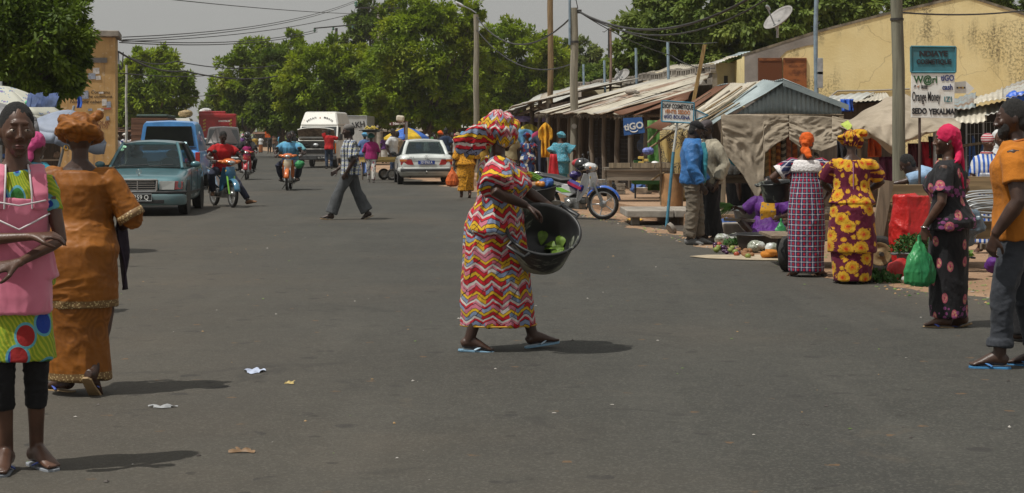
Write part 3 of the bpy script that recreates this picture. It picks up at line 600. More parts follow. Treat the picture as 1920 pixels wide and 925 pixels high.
# main shack row
def shack(label, s0, s1, z0, z1, zb, nb, mats, posts, seed):
    random.seed(seed); o = root('tin_shack', label, 'shack', (0, 0, 0), 0, 'tin roofed shacks facing the street')
    L = s1-s0; n = max(2, int(L/.84)); e = lambda s: z0+(z1-z0)*(s-s0)/L
    for i in range(n):
        a, b = s0+L*i/n-.03, s0+L*(i+1)/n+.04; q = random.uniform(-.12, .12); dz = .012*(i % 2); mb = MB()
        ka, kb_ = ((min(1, .3+.7*max(0, s)/6.8) if s0 == 0 else 1) for s in (a, b)); up = lambda s, k: fp(s, -.55+(nb+.55)*k, e(s)+dz+(zb-e(s))*k)
        corr(mb, fp(a, -.55+q, e(a)+dz), fp(b, -.55+q, e(b)+dz), up(b, kb_), up(a, ka), warp=.035)
        mb.build('roof_sheet', random.choice(mats[:-1]) if i > 1 else mats[-1], o, solid=.006)
    for i in range(posts+1):
        s = s0+L*i/posts; q = random.uniform(-.06, .06); mb = MB(); zt = e(s)+.12
        mb.tube([fp(s+q, .02, .15), fp(s+q*2, .03, .7), fp(s-q, 0, 1.3), fp(s-q*1.5, .02, zt)], [random.uniform(.05, .075) for _ in range(4)], 8); mb.build('post', BARKP, o)
    MB().tube([fp(s0, .05, e(s0)-.02), fp((s0+s1)/2, .02, e((s0+s1)/2)-.06), fp(s1, .05, e(s1)-.02)], .05, 8).build('beam', BARKP, o)
    mb = MB(); m_ = int(L*26)
    for i in range(m_):
        s = s0+L*random.random(); l_ = random.uniform(.04, .16); w_ = random.uniform(.02, .06); z_ = e(s)-.02
        mb.add([fp(s-w_, -.42, z_), fp(s+w_, -.42, z_), fp(s+random.uniform(-.05, .05), -.45, z_-l_), fp(s, -.38, z_)], [(0, 1, 2), (1, 3, 2), (3, 0, 2)])
    tag(mb.build('thatch_fringe', STRAW, o), kind='stuff')
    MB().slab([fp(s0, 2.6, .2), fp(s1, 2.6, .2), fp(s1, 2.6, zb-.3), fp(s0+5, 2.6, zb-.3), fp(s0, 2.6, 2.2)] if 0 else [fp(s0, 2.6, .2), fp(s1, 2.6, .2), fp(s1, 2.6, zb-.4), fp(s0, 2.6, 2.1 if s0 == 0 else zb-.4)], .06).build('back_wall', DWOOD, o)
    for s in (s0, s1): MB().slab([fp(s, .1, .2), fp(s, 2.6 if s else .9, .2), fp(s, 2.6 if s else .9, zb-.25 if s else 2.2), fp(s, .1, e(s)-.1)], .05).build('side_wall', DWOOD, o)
    return o, e
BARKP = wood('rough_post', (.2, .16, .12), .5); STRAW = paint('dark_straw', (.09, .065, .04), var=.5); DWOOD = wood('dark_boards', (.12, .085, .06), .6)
sk, e1 = shack('long open shack under a worn tin roof behind the parked motorbike', 0, 12.2, 2.02, 2.2, 3.2, 3.3, [TIN, TIN, TIN, TIN2, TINR], 9, 2)
for s in (1.9, 3.3, 5.1, 6.4):         # wire mesh screens between the posts
    mb = MB()
    for i in range(13): mb.tube([fp(s+i*.09, .08, .3), fp(s+i*.09, .08, 1.95)], .005, 4, caps=False)
    for i in range(18): mb.tube([fp(s, .08, .3+i*.095), fp(s+1.1, .08, .3+i*.095)], .005, 4, caps=False)
    mb.build('wire_mesh', IRON, sk)
def clump(name, label, cat, c, r, mat, group, seed, fold=.03, flat=.9):
    mb = MB(); rr = random.Random(seed)
    for i in range(5): mb.ell(Vector(c)+Vector((rr.uniform(-.4, .4)*r, rr.uniform(-.3, .3)*r, rr.uniform(-.25, .25)*r*flat)), (r*rr.uniform(.5, .75), r*rr.uniform(.5, .7), r*flat*rr.uniform(.5, .75)), 10)
    return tag(skinned(mb, name, mat, None, r*.07, 2, (fold, 7, 7, seed, 1)), label, cat, group)
SACKS = [paint('sack_blue', (.07, .12, .24), var=.5), paint('sack_red', (.3, .06, .08), var=.5), paint('sack_white', (.45, .42, .36), var=.4), paint('sack_straw', (.35, .26, .13), var=.6, scale=12), paint('sack_dark', (.06, .05, .07), var=.5)]
for i, (s, z, r, m, l) in enumerate([(3.6, 1.25, .4, 0, 'blue bundle on top of the heap inside the tin shack'), (3.5, .85, .36, 1, 'red and blue bundle in the middle of the shack heap'), (3.9, .5, .36, 2, 'white sack at the bottom of the shack heap'), (2.3, 1.35, .32, 3, 'tan straw bale high inside the tin shack'), (2.2, .65, .42, 3, 'large straw sack low inside the tin shack'), (1.6, .95, .4, 0, 'dark blue sack behind the hanging board'), (1.2, .55, .36, 4, 'black sack at the shack corner behind the table'), (4.4, .5, .34, 2, 'pale sack next to the bottom of the shack heap'), (9.2, .6, .4, 4, 'dark sack deep inside the shack near its outer end')]):
    clump('sack', l, 'sack', fp(s, .75, z+.1), r, SACKS[m], 'sacks heaped inside the shack', 30+i)
s2, e2 = shack('clothes shack with sagging pale tin roof', 12.35, 19.6, 2.55, 2.12, 3.25, 2.8, [TINW, TIN, TIN2], 6, 4)
# parapet of pierced blocks behind the tin roofs
pw = root('block_parapet', 'long parapet of pierced concrete blocks above the tin roofs', 'wall', (0, 0, 0))
PB = MB().add([], [])
me0 = None
for i in range(35):
    s = 7.3+i*.47; z = 3.34+.03*sin(i)
    if me0 is None:
        b = MB()
        b.box((0, 0, -.09), (.44, .16, .05)).box((0, 0, .09), (.44, .16, .05)).box((-.19, 0, 0), (.07, .15, .14)).box((.02, 0, 0), (.06, .15, .14)).box((.2, 0, 0), (.05, .15, .14))
        o = b.build('block', CONC, pw); me0 = o.data
    else: o = bpy.data.objects.new('block', me0); COL.objects.link(o); o.parent = pw
    o.location = fp(s, 3.45, z); o.rotation_euler = (random.uniform(-.04, .04), random.uniform(-.04, .04), math.atan2(.982, -.187)+random.uniform(-.05, .05))
MB().slab([fp(7.1, 3.5, 2.4), fp(24, 3.5, 2.4), fp(24, 3.5, 3.21), fp(7.1, 3.5, 3.21)], .14).build('base_course', CONC, pw)
for s, l, h in ((9.5, 'bluish pipe standing on the tin roof edge', .9), (13, 'short pipe stub near the brown timber pole', .9), (17, 'thin pipe stub beyond the brown timber pole', .7), (20, 'outermost thin pipe stub on the parapet', .7)):
    mb = MB(); mb.tube([fp(s, 2.9, 2.95), fp(s+.1, 2.9, 3.3+h)], .04, 8); tag(mb.build('roof_pipe', paint('blue_pipe', (.2, .27, .33))), l, 'pipe')
mb = MB(); a = pt(1294, 205, 34); b = pt(1318, 84, 34); mb.slab([a, a+Vector((.07, 0, 0)), b+Vector((.07, 0, 0)), b], .05)
tag(mb.build('timber_stick', wood('yellow_stick', (.42, .27, .1))), 'leaning yellow timber stick behind the small blue framed sign', 'stick')
for i, (s, n_, sz, l) in enumerate(((7.2, 1.2, .14, 'stone weighing down the middle of the tin roof'), (13.4, .2, .18, 'grey block weighing down the roof beside the timber pole'), (5.9, 1.0, .07, 'small wood chip on the tin roof'))):
    mb = MB(); zz = 2.1+(n_+.55)*.285+.06; mb.ell(fp(s, n_, zz+.05), (sz*1.3, sz, sz*.6), 8); tag(mb.build('roof_stone', CONC), l, 'stone', 'stones on the tin roofs')
# hanging blue board with white letters
hb = root('hanging_board', 'blue board with white lettering hung under the shack eave', 'sign', pt(1190, 240, 35.2), 0)
BLUE = paint('sign_blue', (.03, .11, .33), .5, 0, .15); WHITE = paint('sign_white', (.74, .73, .7), .55, 0, .1, 9, 0, (.5, .42, .32))
MB().slab([(-.22, 0, -.16), (.215, 0, -.1), (.15, 0, .22), (-.24, 0, .2)], .02).build('panel', BLUE, hb)
text('tiGO', hb, (-.02, -.016, .03), .19, WHITE, (90, -8, 0), bold=.006)
MB().tube([(-.02+.09*cos(a), -.02, -.02+.07*sin(a)) for a in [pi*(1.1+.09*i) for i in range(10)]], [.004+.01*sin(pi*i/9) for i in range(10)], 6).build('smile_mark', WHITE, hb)
MB().tube([(-.1, .02, -.2), (-.1, .02, -1.24)], .035, 8).build('stake', BARKP, hb)
# hanging clothes of the clothes shack
CL = [('light blue shirt', (.16, .36, .55)), ('bright yellow shirt', (.6, .5, .08)), ('sky blue shirt', (.1, .3, .5)), ('crimson top', (.35, .03, .1)), ('dark navy jacket', (.02, .03, .06)), ('orange yellow dress', (.75, .38, .02)), ('purple striped cloth', (.25, .2, .4)), ('white lace cloth', (.5, .48, .5)), ('teal cloth', (.05, .25, .3))]
def cloth_hang(name, label, c, w, h, mat, seed, cat='garment', group=None, tp=.0, th=.01, shirt=False):
    r_ = random.Random(seed); a, b = r_.uniform(0, 6), r_.uniform(2, 4)
    mb = MB(); mb.sheet(lambda u, v: Vector(c)+Vector(((u-.5)*w*((.6+.4*min(1, max(0, (v-.55)/.12))) if shirt else 1), .06*sin(u*14+a)*(1-.6*v)+.03*sin(u*23+v*b*2), -h+h*v-(tp+(.22*h*(1 if v > .55 else 0) if shirt else 0))*(abs(u-.5)*2)**1.5*v)), 18, 8)
    return tag(mb.build(name, mat, solid=th), label, cat, group)
for i, (px, py, d, w, h, ci, l) in enumerate([(962, 245, 53.5, .75, .7, 0, 'light blue shirt hung at the outer end of the clothes line'), (992, 240, 52.5, .5, .55, 1, 'yellow shirt hung behind the blue shirts'), (985, 250, 52, .9, .75, 2, 'sky blue shirt spread wide on the clothes line'), (1022, 248, 51, .8, .9, 3, 'crimson top hung at the shack corner'), (1008, 262, 50.6, .8, 1.5, 4, 'dark navy hooded jacket hung beside the crimson top'), (1023, 238, 49.0, .42, 1.0, 5, 'orange yellow dress hung on the shack post'), (990, 226, 53, 1.3, .18, 6, 'purple striped cloth draped under the pale roof'), (955, 232, 55, .5, .5, 7, 'white lace cloth at the outer end of the clothes shack')]):
    cloth_hang('garment', l, pt(px, py-8, d), w, h, paint('cloth_'+CL[ci][0].replace(' ', '_'), CL[ci][1], .85, var=.4, scale=5), i, 'garment', 'clothes hung at the shack', shirt=ci not in (6, 7))
# gable stall
gs = root('gable_stall', 'gabled market stall of grey corrugated tin hung with tan cloth', 'stall', (0, 0, 0)); D = 28.5
PK, EL, ER = pt(1468, 150, D), pt(1328, 243, D), pt(1588, 197, D); rb = Vector((-.72, 3.2, 0))
for i in range(4):
    u, w = i/4, (i+1)/4+.01; mb = MB(); q = .05*(i % 2)
    corr(mb, EL+rb*w+Vector((-q, 0, .01*(i % 2))), EL+rb*u+Vector((-q, 0, .01*(i % 2))), PK+rb*u+Vector((0, 0, .01*(i % 2))), PK+rb*w+Vector((0, 0, .01*(i % 2))), warp=.04); mb.build('roof_sheet', [TING, TIN, TIN, TINR][i], gs, solid=.006)
for i in range(4):
    u, w = i/4, (i+1)/4+.01; mb = MB(); corr(mb, ER+rb*u, ER+rb*w, PK+rb*w, PK+rb*u); mb.build('roof_sheet', TING, gs, solid=.006)
zb = pt(0, 216, D).z; xl, xr = pt(1362, 0, D).x, pt(1578, 0, D).x
for i in range(5):
    a, b = xl+(xr-xl)*i/5, xl+(xr-xl)*(i+1)/5+.02
    def tz(x): return (PK.z-(PK.x-x)*(PK.z-EL.z)/(PK.x-EL.x) if x < PK.x else PK.z-(x-PK.x)*(PK.z-ER.z)/(ER.x-PK.x))-.06
    q = .006*(i % 2); mb = MB(); corr(mb, (a, D+.12-q, zb), (b, D+.12-q, zb), (b, D+.12-q, zb+1), (a, D+.12-q, zb+1), per=.075, amp=.012, rows=3, warp=.004, top=lambda u, a=a, b=b: max(.02, tz(a+(b-a)*u)-zb)); mb.build('gable_sheet', TING, gs, solid=.004)
STICK = wood('weathered_stick', (.3, .23, .15), .7); YST = wood('dull_stick', (.3, .21, .11))
for px, b_ in ((1356, 396), (1577, 400)): MB().slab([pt(px-4, b_, D), pt(px+4, b_, D), pt(px+4, 218, D), pt(px-4, 218, D)], .07).build('post', STICK, gs)
for px in (1300, 1400): MB().tube([Vector((pt(px, 0, D+3).x, D+2.9, .15)), Vector((pt(px, 0, D+3).x, D+2.9, 1.75))], .05, 8).build('post', BARKP, gs)
MB().tube([(xl-.05, D+.06, zb), (xr+.05, D+.06, zb)], .022, 6).build('beam', STICK, gs)
n_ = (PK-EL).normalized(); mbv = MB().slab([PK+Vector((0, -.04, .0)), ER+Vector((.02, -.04, .0)), ER+Vector((.02, -.04, -.09)), PK+Vector((0, -.04, -.1))], .03); mbv.build('barge_board', TING, gs)
random.seed(11)
for i in range(10):                    # planks and sticks lying on the left slope
    u, v0 = random.uniform(.05, .95), random.uniform(-.1, .3); l_ = random.uniform(.5, 1.0); v1 = min(1.05, v0+l_*.8)
    a, b = EL.lerp(PK, v0)+rb*u, EL.lerp(PK, v1)+rb*min(1, u+random.uniform(-.08, .1)); w_ = random.uniform(.03, .1); up = Vector((-.4, 0, .9))*.03*(1+i % 3)
    MB().slab([a+up, a+up+rb.normalized()*w_, b+up+rb.normalized()*w_, b+up], .018).build('plank', random.choice([STICK, YST, BARKP, wood('pale_plank', (.34, .28, .19), .7)]), gs)
t = T('tan_canvas'); n = t.noise(3, 6, rough=.65); wv = ((t.x*900).sin()*(t.z*900).sin()); c = t.mix(n.st(.3, .7), (.3, .25, .185), (.43, .365, .28)); c = t.mix((t.noise(1.3, 5)-.55).st(0, .2)*.5, c, (.19, .155, .11)); CANV = t.done(c, .95, 0, (t.noise(6, 6, rough=.7), .5, .03), trans=.12)
def pw_lin(tab, u):
    for (a, b), (c_, d_) in zip(tab, tab[1:]):
        if u <= c_: return b+(d_-b)*(u-a)/(c_-a)
    return tab[-1][1]
def canvas(name, label, top, bot, d, mat, seed, group=None, sag=.12, nu=70, nv=44, amp=.085):
    r_ = random.Random(seed); V = []
    P = np.array([[i/nu*4, j/nv*3, seed] for j in range(nv+1) for i in range(nu+1)]); dis = folds(P, 1.3, 1.3, seed, .8)
    def f(u, v):
        x0 = top[0][0]+(top[-1][0]-top[0][0])*u; x1 = bot[0][0]+(bot[-1][0]-bot[0][0])*u; yt = pw_lin(top, x0); yb_ = pw_lin(bot, x1)
        px, py = x0+(x1-x0)*(1-v), yb_+(yt-yb_)*v; p = pt(px, py, d+sag*(1-v)-.3*sin(pi*v)*sin(pi*u)*sag)
        i, j = round(u*nu), round(v*nv); p.y -= dis[j*(nu+1)+i]*amp*(.35+.65*sin(pi*min(1, v*1.02))); return p
    mb = MB(); mb.sheet(f, nu, nv); return tag(mb.build(name, mat, solid=.012), label, 'cloth', group)
canvas('hung_cloth', 'tan cloth with a long torn tail tied under the grey tin gable', [(1352, 216), (1400, 214), (1479, 217)], [(1358, 290), (1368, 298), (1394, 330), (1420, 376), (1432, 345), (1434, 288), (1452, 272), (1479, 256)], D-.06, CANV, 5, 'cloths hung on the gable stall', sag=-.08)
canvas('hung_cloth', 'wider tan cloth looped up under the gable above the orange headscarf', [(1480, 217), (1540, 218), (1600, 226)], [(1480, 262), (1500, 276), (1540, 284), (1570, 272), (1600, 250)], D-.08, CANV, 9, 'cloths hung on the gable stall', sag=-.12)
ROLL = []
for i, (a, b) in enumerate([((.42, .12, .03), (.5, .2, .05)), ((.2, .13, .05), (.35, .22, .08)), ((.45, .17, .03), (.2, .06, .02)), ((.35, .3, .22), (.06, .05, .04)), ((.3, .09, .05), (.4, .16, .08)), ((.45, .12, .02), (.3, .07, .02))]):
    t = T('rolled_cloth_%s' % 'abcdef'[i]); v = (t.z*9+(t.x*40).sin()*.15).fr(); c = t.mix(v > .5, a, b); ROLL.append(t.done(c, .85))
for i, px in enumerate((1441, 1450, 1460, 1470, 1480, 1492, 1505, 1440, 1517, 1531)):
    mb = MB(); p = pt(px, 0, D+.5); mb.tube([(p.x, D+.5, .35), (p.x+random.uniform(-.02, .02), D+.52, 1.75+random.uniform(-.1, .05))], .045, 10)
    tag(mb.build('fabric_roll', ROLL[i % 6]), ['orange', 'olive brown', 'amber', 'black and cream patterned', 'rust red', 'vermilion'][i % 6]+' fabric roll, '+['second', 'third', 'fourth', 'fifth', 'sixth', 'seventh', 'eighth', 'first', 'ninth', 'tenth'][i]+' from the hanging torn tail of tan cloth', 'fabric roll', 'fabric rolls in the gable stall')
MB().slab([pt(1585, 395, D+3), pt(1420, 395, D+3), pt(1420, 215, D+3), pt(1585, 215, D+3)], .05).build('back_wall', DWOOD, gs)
# stall table inside
def table(name, label, c, w, dp, h, mat, cat='table', yaw=0, group=None, th=.05, apron=.09, leg=.06):
    o = root(name, label, cat, c, yaw, group); n = max(2, int(dp/.16))
    for i in range(n): MB().box((0, -dp/2+dp*(i+.5)/n, h-th/2+random.uniform(-.004, .004)), (w+random.uniform(-.04, .04), dp/n-.008, th)).build('plank', mat, o)
    for s in (-1, 1): MB().box((0, s*(dp/2-.05), h-th-apron/2-.002), (w-.06, .03, apron)).build('apron', mat, o)
    for sx in (-1, 1):
        for sy in (-1, 1): MB().box((sx*(w/2-.1), sy*(dp/2-.1), (h-th-.004)/2), (leg, leg, h-th-.004)).build('leg', mat, o)
    return o
GREYW = wood('grey_table_wood', (.28, .24, .19), .5, 'x'); DKW = wood('dark_table_wood', (.1, .075, .05), .5, 'x')
table('market_table', 'weathered wooden market table standing by the parked motorbike', Vector((2.55, 34.6, .2)), 1.35, .9, .68, GREYW, apron=.2)
table('market_table', 'dark wooden table inside the gabled stall', Vector((3.85, 29.0, .2)), .75, .5, .66, DKW)
YB = paint('soap_yellow', (.6, .42, .1))
for i, (x_, z_) in enumerate(((2.58, .905), (2.7, .905), (2.6, .955), (2.69, 1.005), (2.6, 1.055))):
    mb = MB(); mb.box((x_, 34.4, z_+.025), (.11, .16, .05), (0, 0, random.uniform(-14, 14))); tag(mb.build('soap_block', YB, bevel=.006), 'small yellow block piled on the weathered market table', 'block', 'yellow blocks on the table')
clump('plastic_bag', 'white plastic bag lying on the weathered market table', 'bag', (2.88, 34.5, .96), .12, paint('bag_white', (.62, .62, .62), .4), None, 61, .02, .5)
for i, (x_, w_) in enumerate(((2.15, .42), (2.62, .45), (3.05, .36))):
    mb = MB(); mb.box((x_, 34.16, .93), (w_, .03, .1)); tag(mb.build('edge_board', wood('pale_plank', (.42, .34, .22), .7, 'x')), ['pale edge board nailed along the table nearest the motorbike', 'pale edge board in the middle of the table front', 'pale edge board at the table end near the blue jacket'][i], 'board')
# green cloth and reed screens between shack and stall
cloth_hang('green_cloth', 'green patterned cloth hung beside the corner post of the tin shack', pt(1236, 226, 36.5), .5, 1.5, paint('green_print', (.08, .2, .04), .8, var=.5, scale=9), 5, 'cloth')
t = T('wax_print'); r1 = (t.vor(9)*24).sin(); c = t.mix(r1 > .2, (.42, .32, .14), (.06, .05, .035)); c = t.mix((t.noise(1.2, 2) > .5), c, (.45, .33, .12)); WAX = t.done(c, .85)
cloth_hang('printed_cloth', 'ochre cloth with black ring print hung behind the blue sign post', pt(1263, 240, 34.5), .55, 1.55, WAX, 8, 'cloth')
for i, (a, b, l) in enumerate((((1215, 268), (1262, 215), 'thin crooked branch reaching up to the stall eave'), ((1235, 262), (1240, 385), 'slim branch prop standing at the end of the table'), ((1212, 282), (1290, 232), 'longer thin branch leaning on the eave'), ((1222, 338), (1245, 325), 'short pale stick tied near the table end'), ((1245, 395), (1272, 352), 'yellow stick leaning by the blue sign post'))):
    mb = MB(); mb.tube([pt(*a, 31.5), pt((a[0]+b[0])/2+2, (a[1]+b[1])/2-3, 31.5), pt(*b, 31.6)], .022, 6); tag(mb.build('branch', YST if i > 1 else STICK), l, 'branch', 'branches at the stall corner')
clump('cloth_knot', 'small blue and white plastic knot tied to a branch', 'bag', pt(1216, 282, 31.4), .11, paint('knot_blue', (.16, .2, .5), var=.8, scale=20), None, 77)
mb = MB(); q = pt(1268, 0, 30.8).x; mb.lathe([(.2, .2), (.215, .5), (.2, .82)], (q, 31.6, 0), n=18); tag(mb.build('clay_drum', paint('drum_brown', (.36, .2, .09), var=.3)), 'brown drum standing behind the blue jacket man', 'drum')
wb = root('wheelbarrow', 'green wheelbarrow tray parked under the market table', 'wheelbarrow', Vector((3.0, 36.2, .2)))
MB().hexa([(-.45, -.3, .3), (.45, -.3, .3), (.45, .3, .3), (-.45, .3, .3), (-.6, -.4, .58), (.6, -.4, .58), (.6, .4, .58), (-.6, .4, .58)]).build('tray', paint('barrow_green', (.03, .16, .05)), wb, bevel=.02)
MB().tube([(-.4, -.2, .3), (-.4, -.2, 0)], .02, 6).build('leg', IRON, wb); MB().tube([(.4, -.2, .3), (.1, -.2, 0)], .02, 6).build('leg', IRON, wb)
# tarpaulin stall right of the gable
ts = root('tarp_stall', 'market stall under a big draped tan tarpaulin behind the thick pole', 'stall', (0, 0, 0)); TD = 24.4
ctl = [[(1574, 236, 1.2), (1612, 214, 1.4), (1655, 188, 1.5), (1688, 175, 1.6), (1735, 196, 1.7), (1795, 226, 1.6)],
       [(1582, 240, .5), (1614, 226, .6), (1655, 208, .7), (1692, 200, .8), (1738, 216, .8), (1800, 232, .8)],
       [(1590, 248, .2), (1618, 238, .1), (1654, 236, .1), (1695, 232, .1), (1742, 236, .2), (1802, 242, .2)],
       [(1596, 256, 0), (1626, 244, 0), (1664, 272, -.1), (1694, 262, -.1), (1738, 248, 0), (1792, 240, 0)],
       [(1600, 262, .1), (1632, 258, .1), (1676, 290, 0), (1694, 270, 0), (1730, 254, .1), (1785, 243, .1)]]
CP = [[pt(x, y, TD+q) for x, y, q in row] for row in ctl]
def tarp(u, v):
    fu, fv = u*(len(CP[0])-1), (1-v)*(len(CP)-1); i, j = min(int(fu), len(CP[0])-2), min(int(fv), len(CP)-2); a, b = fu-i, fv-j
    a, b = a*a*(3-2*a)*.5+a*.5, b*b*(3-2*b)*.5+b*.5
    p = CP[j][i].lerp(CP[j][i+1], a).lerp(CP[j+1][i].lerp(CP[j+1][i+1], a), b); q = Vector((p.x, p.y, p.z))
    q.y += .03*sin(u*23+v*9)+.02*sin(u*41-v*17); q.z += .012*sin(u*31+v*13); return q
mb = MB(); mb.sheet(tarp, 60, 40); mb.build('tarpaulin', CANV, ts, solid=.012)
MB().slab([pt(1576, 234, TD+.9), pt(1592, 246, TD+.1), pt(1598, 236, TD+.1), pt(1590, 226, TD+1)], .012).build('green_patch', paint('lime_patch', (.4, .5, .08)), ts)
for px, y0 in ((1622, 395), (1766, 400), (1700, 400)): MB().tube([Vector((pt(px, 0, TD).x, TD+.4, 0)), Vector((pt(px, 0, TD).x, TD+.4, 1.6))], .03, 8).build('prop', STICK if px < 1700 else STEEL, ts)
canvas('side_cloth', 'crumpled grey cloth strip joining the gable stall and the tarpaulin', [(1560, 218), (1600, 228), (1640, 248)], [(1560, 262), (1590, 262), (1640, 268)], 25.6, CANV, 14, sag=-.2)
HG = [('black handbag hanging in the tarpaulin shade behind the flowered headwrap', 1583, 268, .22, .5, (.015, .015, .02)), ('dark cloth hanging next to the black handbag', 1600, 272, .25, .45, (.03, .03, .05)), ('orange and red cloth hanging under the tarpaulin edge', 1640, 265, .2, .28, (.6, .1, .02)), ('red top hanging between thick pole and dark sign post', 1742, 272, .28, .8, (.4, .01, .03)), ('black hat hanging behind the dark sign post', 1757, 262, .26, .32, (.012, .012, .014)), ('dark purple cloth hanging left of the thick pole', 1668, 300, .3, .6, (.12, .02, .06)), ('maroon cloth hanging close to the thick pole', 1715, 275, .22, .7, (.1, .015, .03))]
for i, (l, px, py, w, h, c) in enumerate(HG): cloth_hang('hanging_cloth', l, pt(px, py-6, TD+.6), w, h, paint('hang_%s' % 'abcdefg'[i], c, .8, var=.4), i+20, 'cloth', 'goods hanging in the tarpaulin stall')
# tin shed with mesh doors at the right edge
ms = root('mesh_door_shed', 'tin roofed shed with dark mesh doors beside the white shop board', 'shed', (0, 0, 0)); D = 27
for i, (a, b, y0, y1) in enumerate(((1778, 1830, 200, 188), (1826, 1880, 190, 178), (1876, 1950, 180, 160))):
    mb = MB(); corr(mb, pt(a, y0+6, D-.9), pt(b, y1+8, D-.9), pt(b, y1-14, D+2.5), pt(a, y0-10, D+2.5), warp=.05); mb.build('roof_sheet', [TING, TIN, TINW][i], ms, solid=.006)
for i, (a, b, y0, y1) in enumerate(((1782, 1850, 232, 222), (1846, 1950, 222, 196))):
    mb = MB(); corr(mb, pt(a, y0, D-1.3), pt(b, y1, D-1.3), pt(b, y1-22, D-.2), pt(a, y0-24, D-.2), warp=.05); mb.build('roof_sheet', [TIN, TINW][i], ms, solid=.006)
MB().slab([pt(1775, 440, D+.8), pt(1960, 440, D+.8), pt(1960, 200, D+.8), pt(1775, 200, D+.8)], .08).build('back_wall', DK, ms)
for a in (1811, 1843, 1875):
    o = MB().slab([pt(a, 420, D-.4), pt(a+2.2, 420, D-.4), pt(a+2.2, 226, D-.4), pt(a, 226, D-.4)], .03).build('door_post', STEEL, ms)
mb = MB()
for i in range(9): mb.tube([pt(1812+i*7.5, 420, D-.38), pt(1812+i*7.5, 228, D-.38)], .004, 4, caps=False).tube([pt(1812, 232+i*20, D-.38), pt(1875, 229+i*20, D-.38)], .004, 4, caps=False)
mb.build('wire_mesh', STEEL, ms)
MB().tube([pt(1795, 275, D-1), pt(1845, 268, D-1)], .022, 8).build('rail', STICK, ms)
mb = MB()
for a, b in (((1822, 340), (1826, 260)), ((1832, 350), (1824, 255)), ((1830, 330), (1848, 250)), ((1818, 345), (1819, 270))): mb.tube([pt(*a, D-.7), pt(*b, D-.6)], .018, 6)
tag(mb.build('blue_tubes', paint('tube_blue', (.03, .1, .3))), 'bundle of blue tubes leaning on the mesh door', 'tubes')
clump('blue_tarp', 'crumpled bright blue tarp on the tin roof above the orange shirt', 'tarp', pt(1905, 186, D-.6), .18, paint('tarp_blue', (.03, .12, .55), .4), None, 91, .04)
cloth_hang('blue_tarp', 'scrap of blue plastic hanging under the rear tin roof', pt(1588, 186, 30), .22, .22, paint('tarp_blue', (.03, .12, .55)), 3, 'tarp')
rsd = root('tin_shed', 'small shed with a bent pale tin roof between gable and tarpaulin', 'shed', (0, 0, 0), 0, 'tin sheds behind the shacks')
mb = MB(); corr(mb, pt(1553, 186, 31), pt(1598, 196, 31), pt(1640, 176, 33), pt(1560, 178, 33), warp=.03); mb.build('roof_sheet', TINW, rsd, solid=.006)
mb = MB(); corr(mb, pt(1590, 194, 31), pt(1670, 186, 31), pt(1660, 174, 33.5), pt(1618, 178, 33.5)); mb.build('roof_sheet', TIN, rsd, solid=.006)
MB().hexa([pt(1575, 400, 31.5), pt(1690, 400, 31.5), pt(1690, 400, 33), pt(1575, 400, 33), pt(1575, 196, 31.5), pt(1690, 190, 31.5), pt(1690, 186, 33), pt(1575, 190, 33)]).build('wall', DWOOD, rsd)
# ---------------------------------------------------------------- signs
def T2(*a): return a
TEAL = paint('sign_teal', (.045, .2, .25), .5, 0, .2, 5, 0, (.1, .14, .14)); WH = paint('sign_enamel', (.8, .81, .78), .45, 0, .08, 7, 0, (.5, .4, .28))
INK = paint('sign_ink', (.02, .02, .025), .6); GRN = paint('sign_green', (.02, .1, .03), .6); NAVY = paint('sign_navy', (.03, .05, .2), .6); TQ = paint('sign_turquoise', (.03, .18, .2), .6); ORG = paint('sign_orange', (.5, .16, .03), .6)
D = 19.6; k = D/F0; sg = root('shop_sign', 'teal and white shop board with painted lettering on a rusty iron rod', 'sign', pt(1725, HY, D)*1); sg.location.z = 0
X = lambda px: (px-1725)*k; Z = lambda py: EYE-(py-HY)*k
MB().tube([(0, .02, -.05), (0, .02, Z(215))], .016, 8).build('rod', paint('rusty_rod', (.09, .06, .05), .7, .3), sg)
MB().slab([(X(1708), 0, Z(221)), (X(1789), 0, Z(222)), (X(1790), 0, Z(136)), (X(1708.5), 0, Z(136)) ], .02).build('white_panel', WH, sg, bevel=.004)
MB().slab([(X(1709), .0, Z(135.6)), (X(1790), .0, Z(135.6)), (X(1790.5), .0, Z(89)), (X(1709), .0, Z(88))], .016).build('teal_panel', TEAL, sg)
mb = MB(); fr = [(1707.6, 87.6), (1791.5, 88.4), (1791, 136), (1708, 135.8)]
for a, b in zip(fr, fr[1:]+fr[:1]): mb.tube([(X(a[0]), -.01, Z(a[1])), (X(b[0]), -.01, Z(b[1]))], .013, 6)
mb.build('frame', TEAL, sg)
MB().prism([(X(1792), Z(175)), (X(1792), Z(154)), (X(1813), Z(152)), (X(1829), Z(166)), (X(1817), Z(177)), (X(1812), Z(175))], (0, .06, 0), (1, 0, 0), (0, 0, 1), .01).build('arrow_plate', WH, sg)
for i in range(5): MB().box((X(1797+i*3.4), .043, Z(164.5)), (2.6*k, .004, 3*k)).build('stripe', [INK, paint('stripe_yellow', (.6, .4, .05)), paint('stripe_maroon', (.15, .03, .03)), paint('stripe_yellow', (.6, .4, .05)), INK][i], sg)
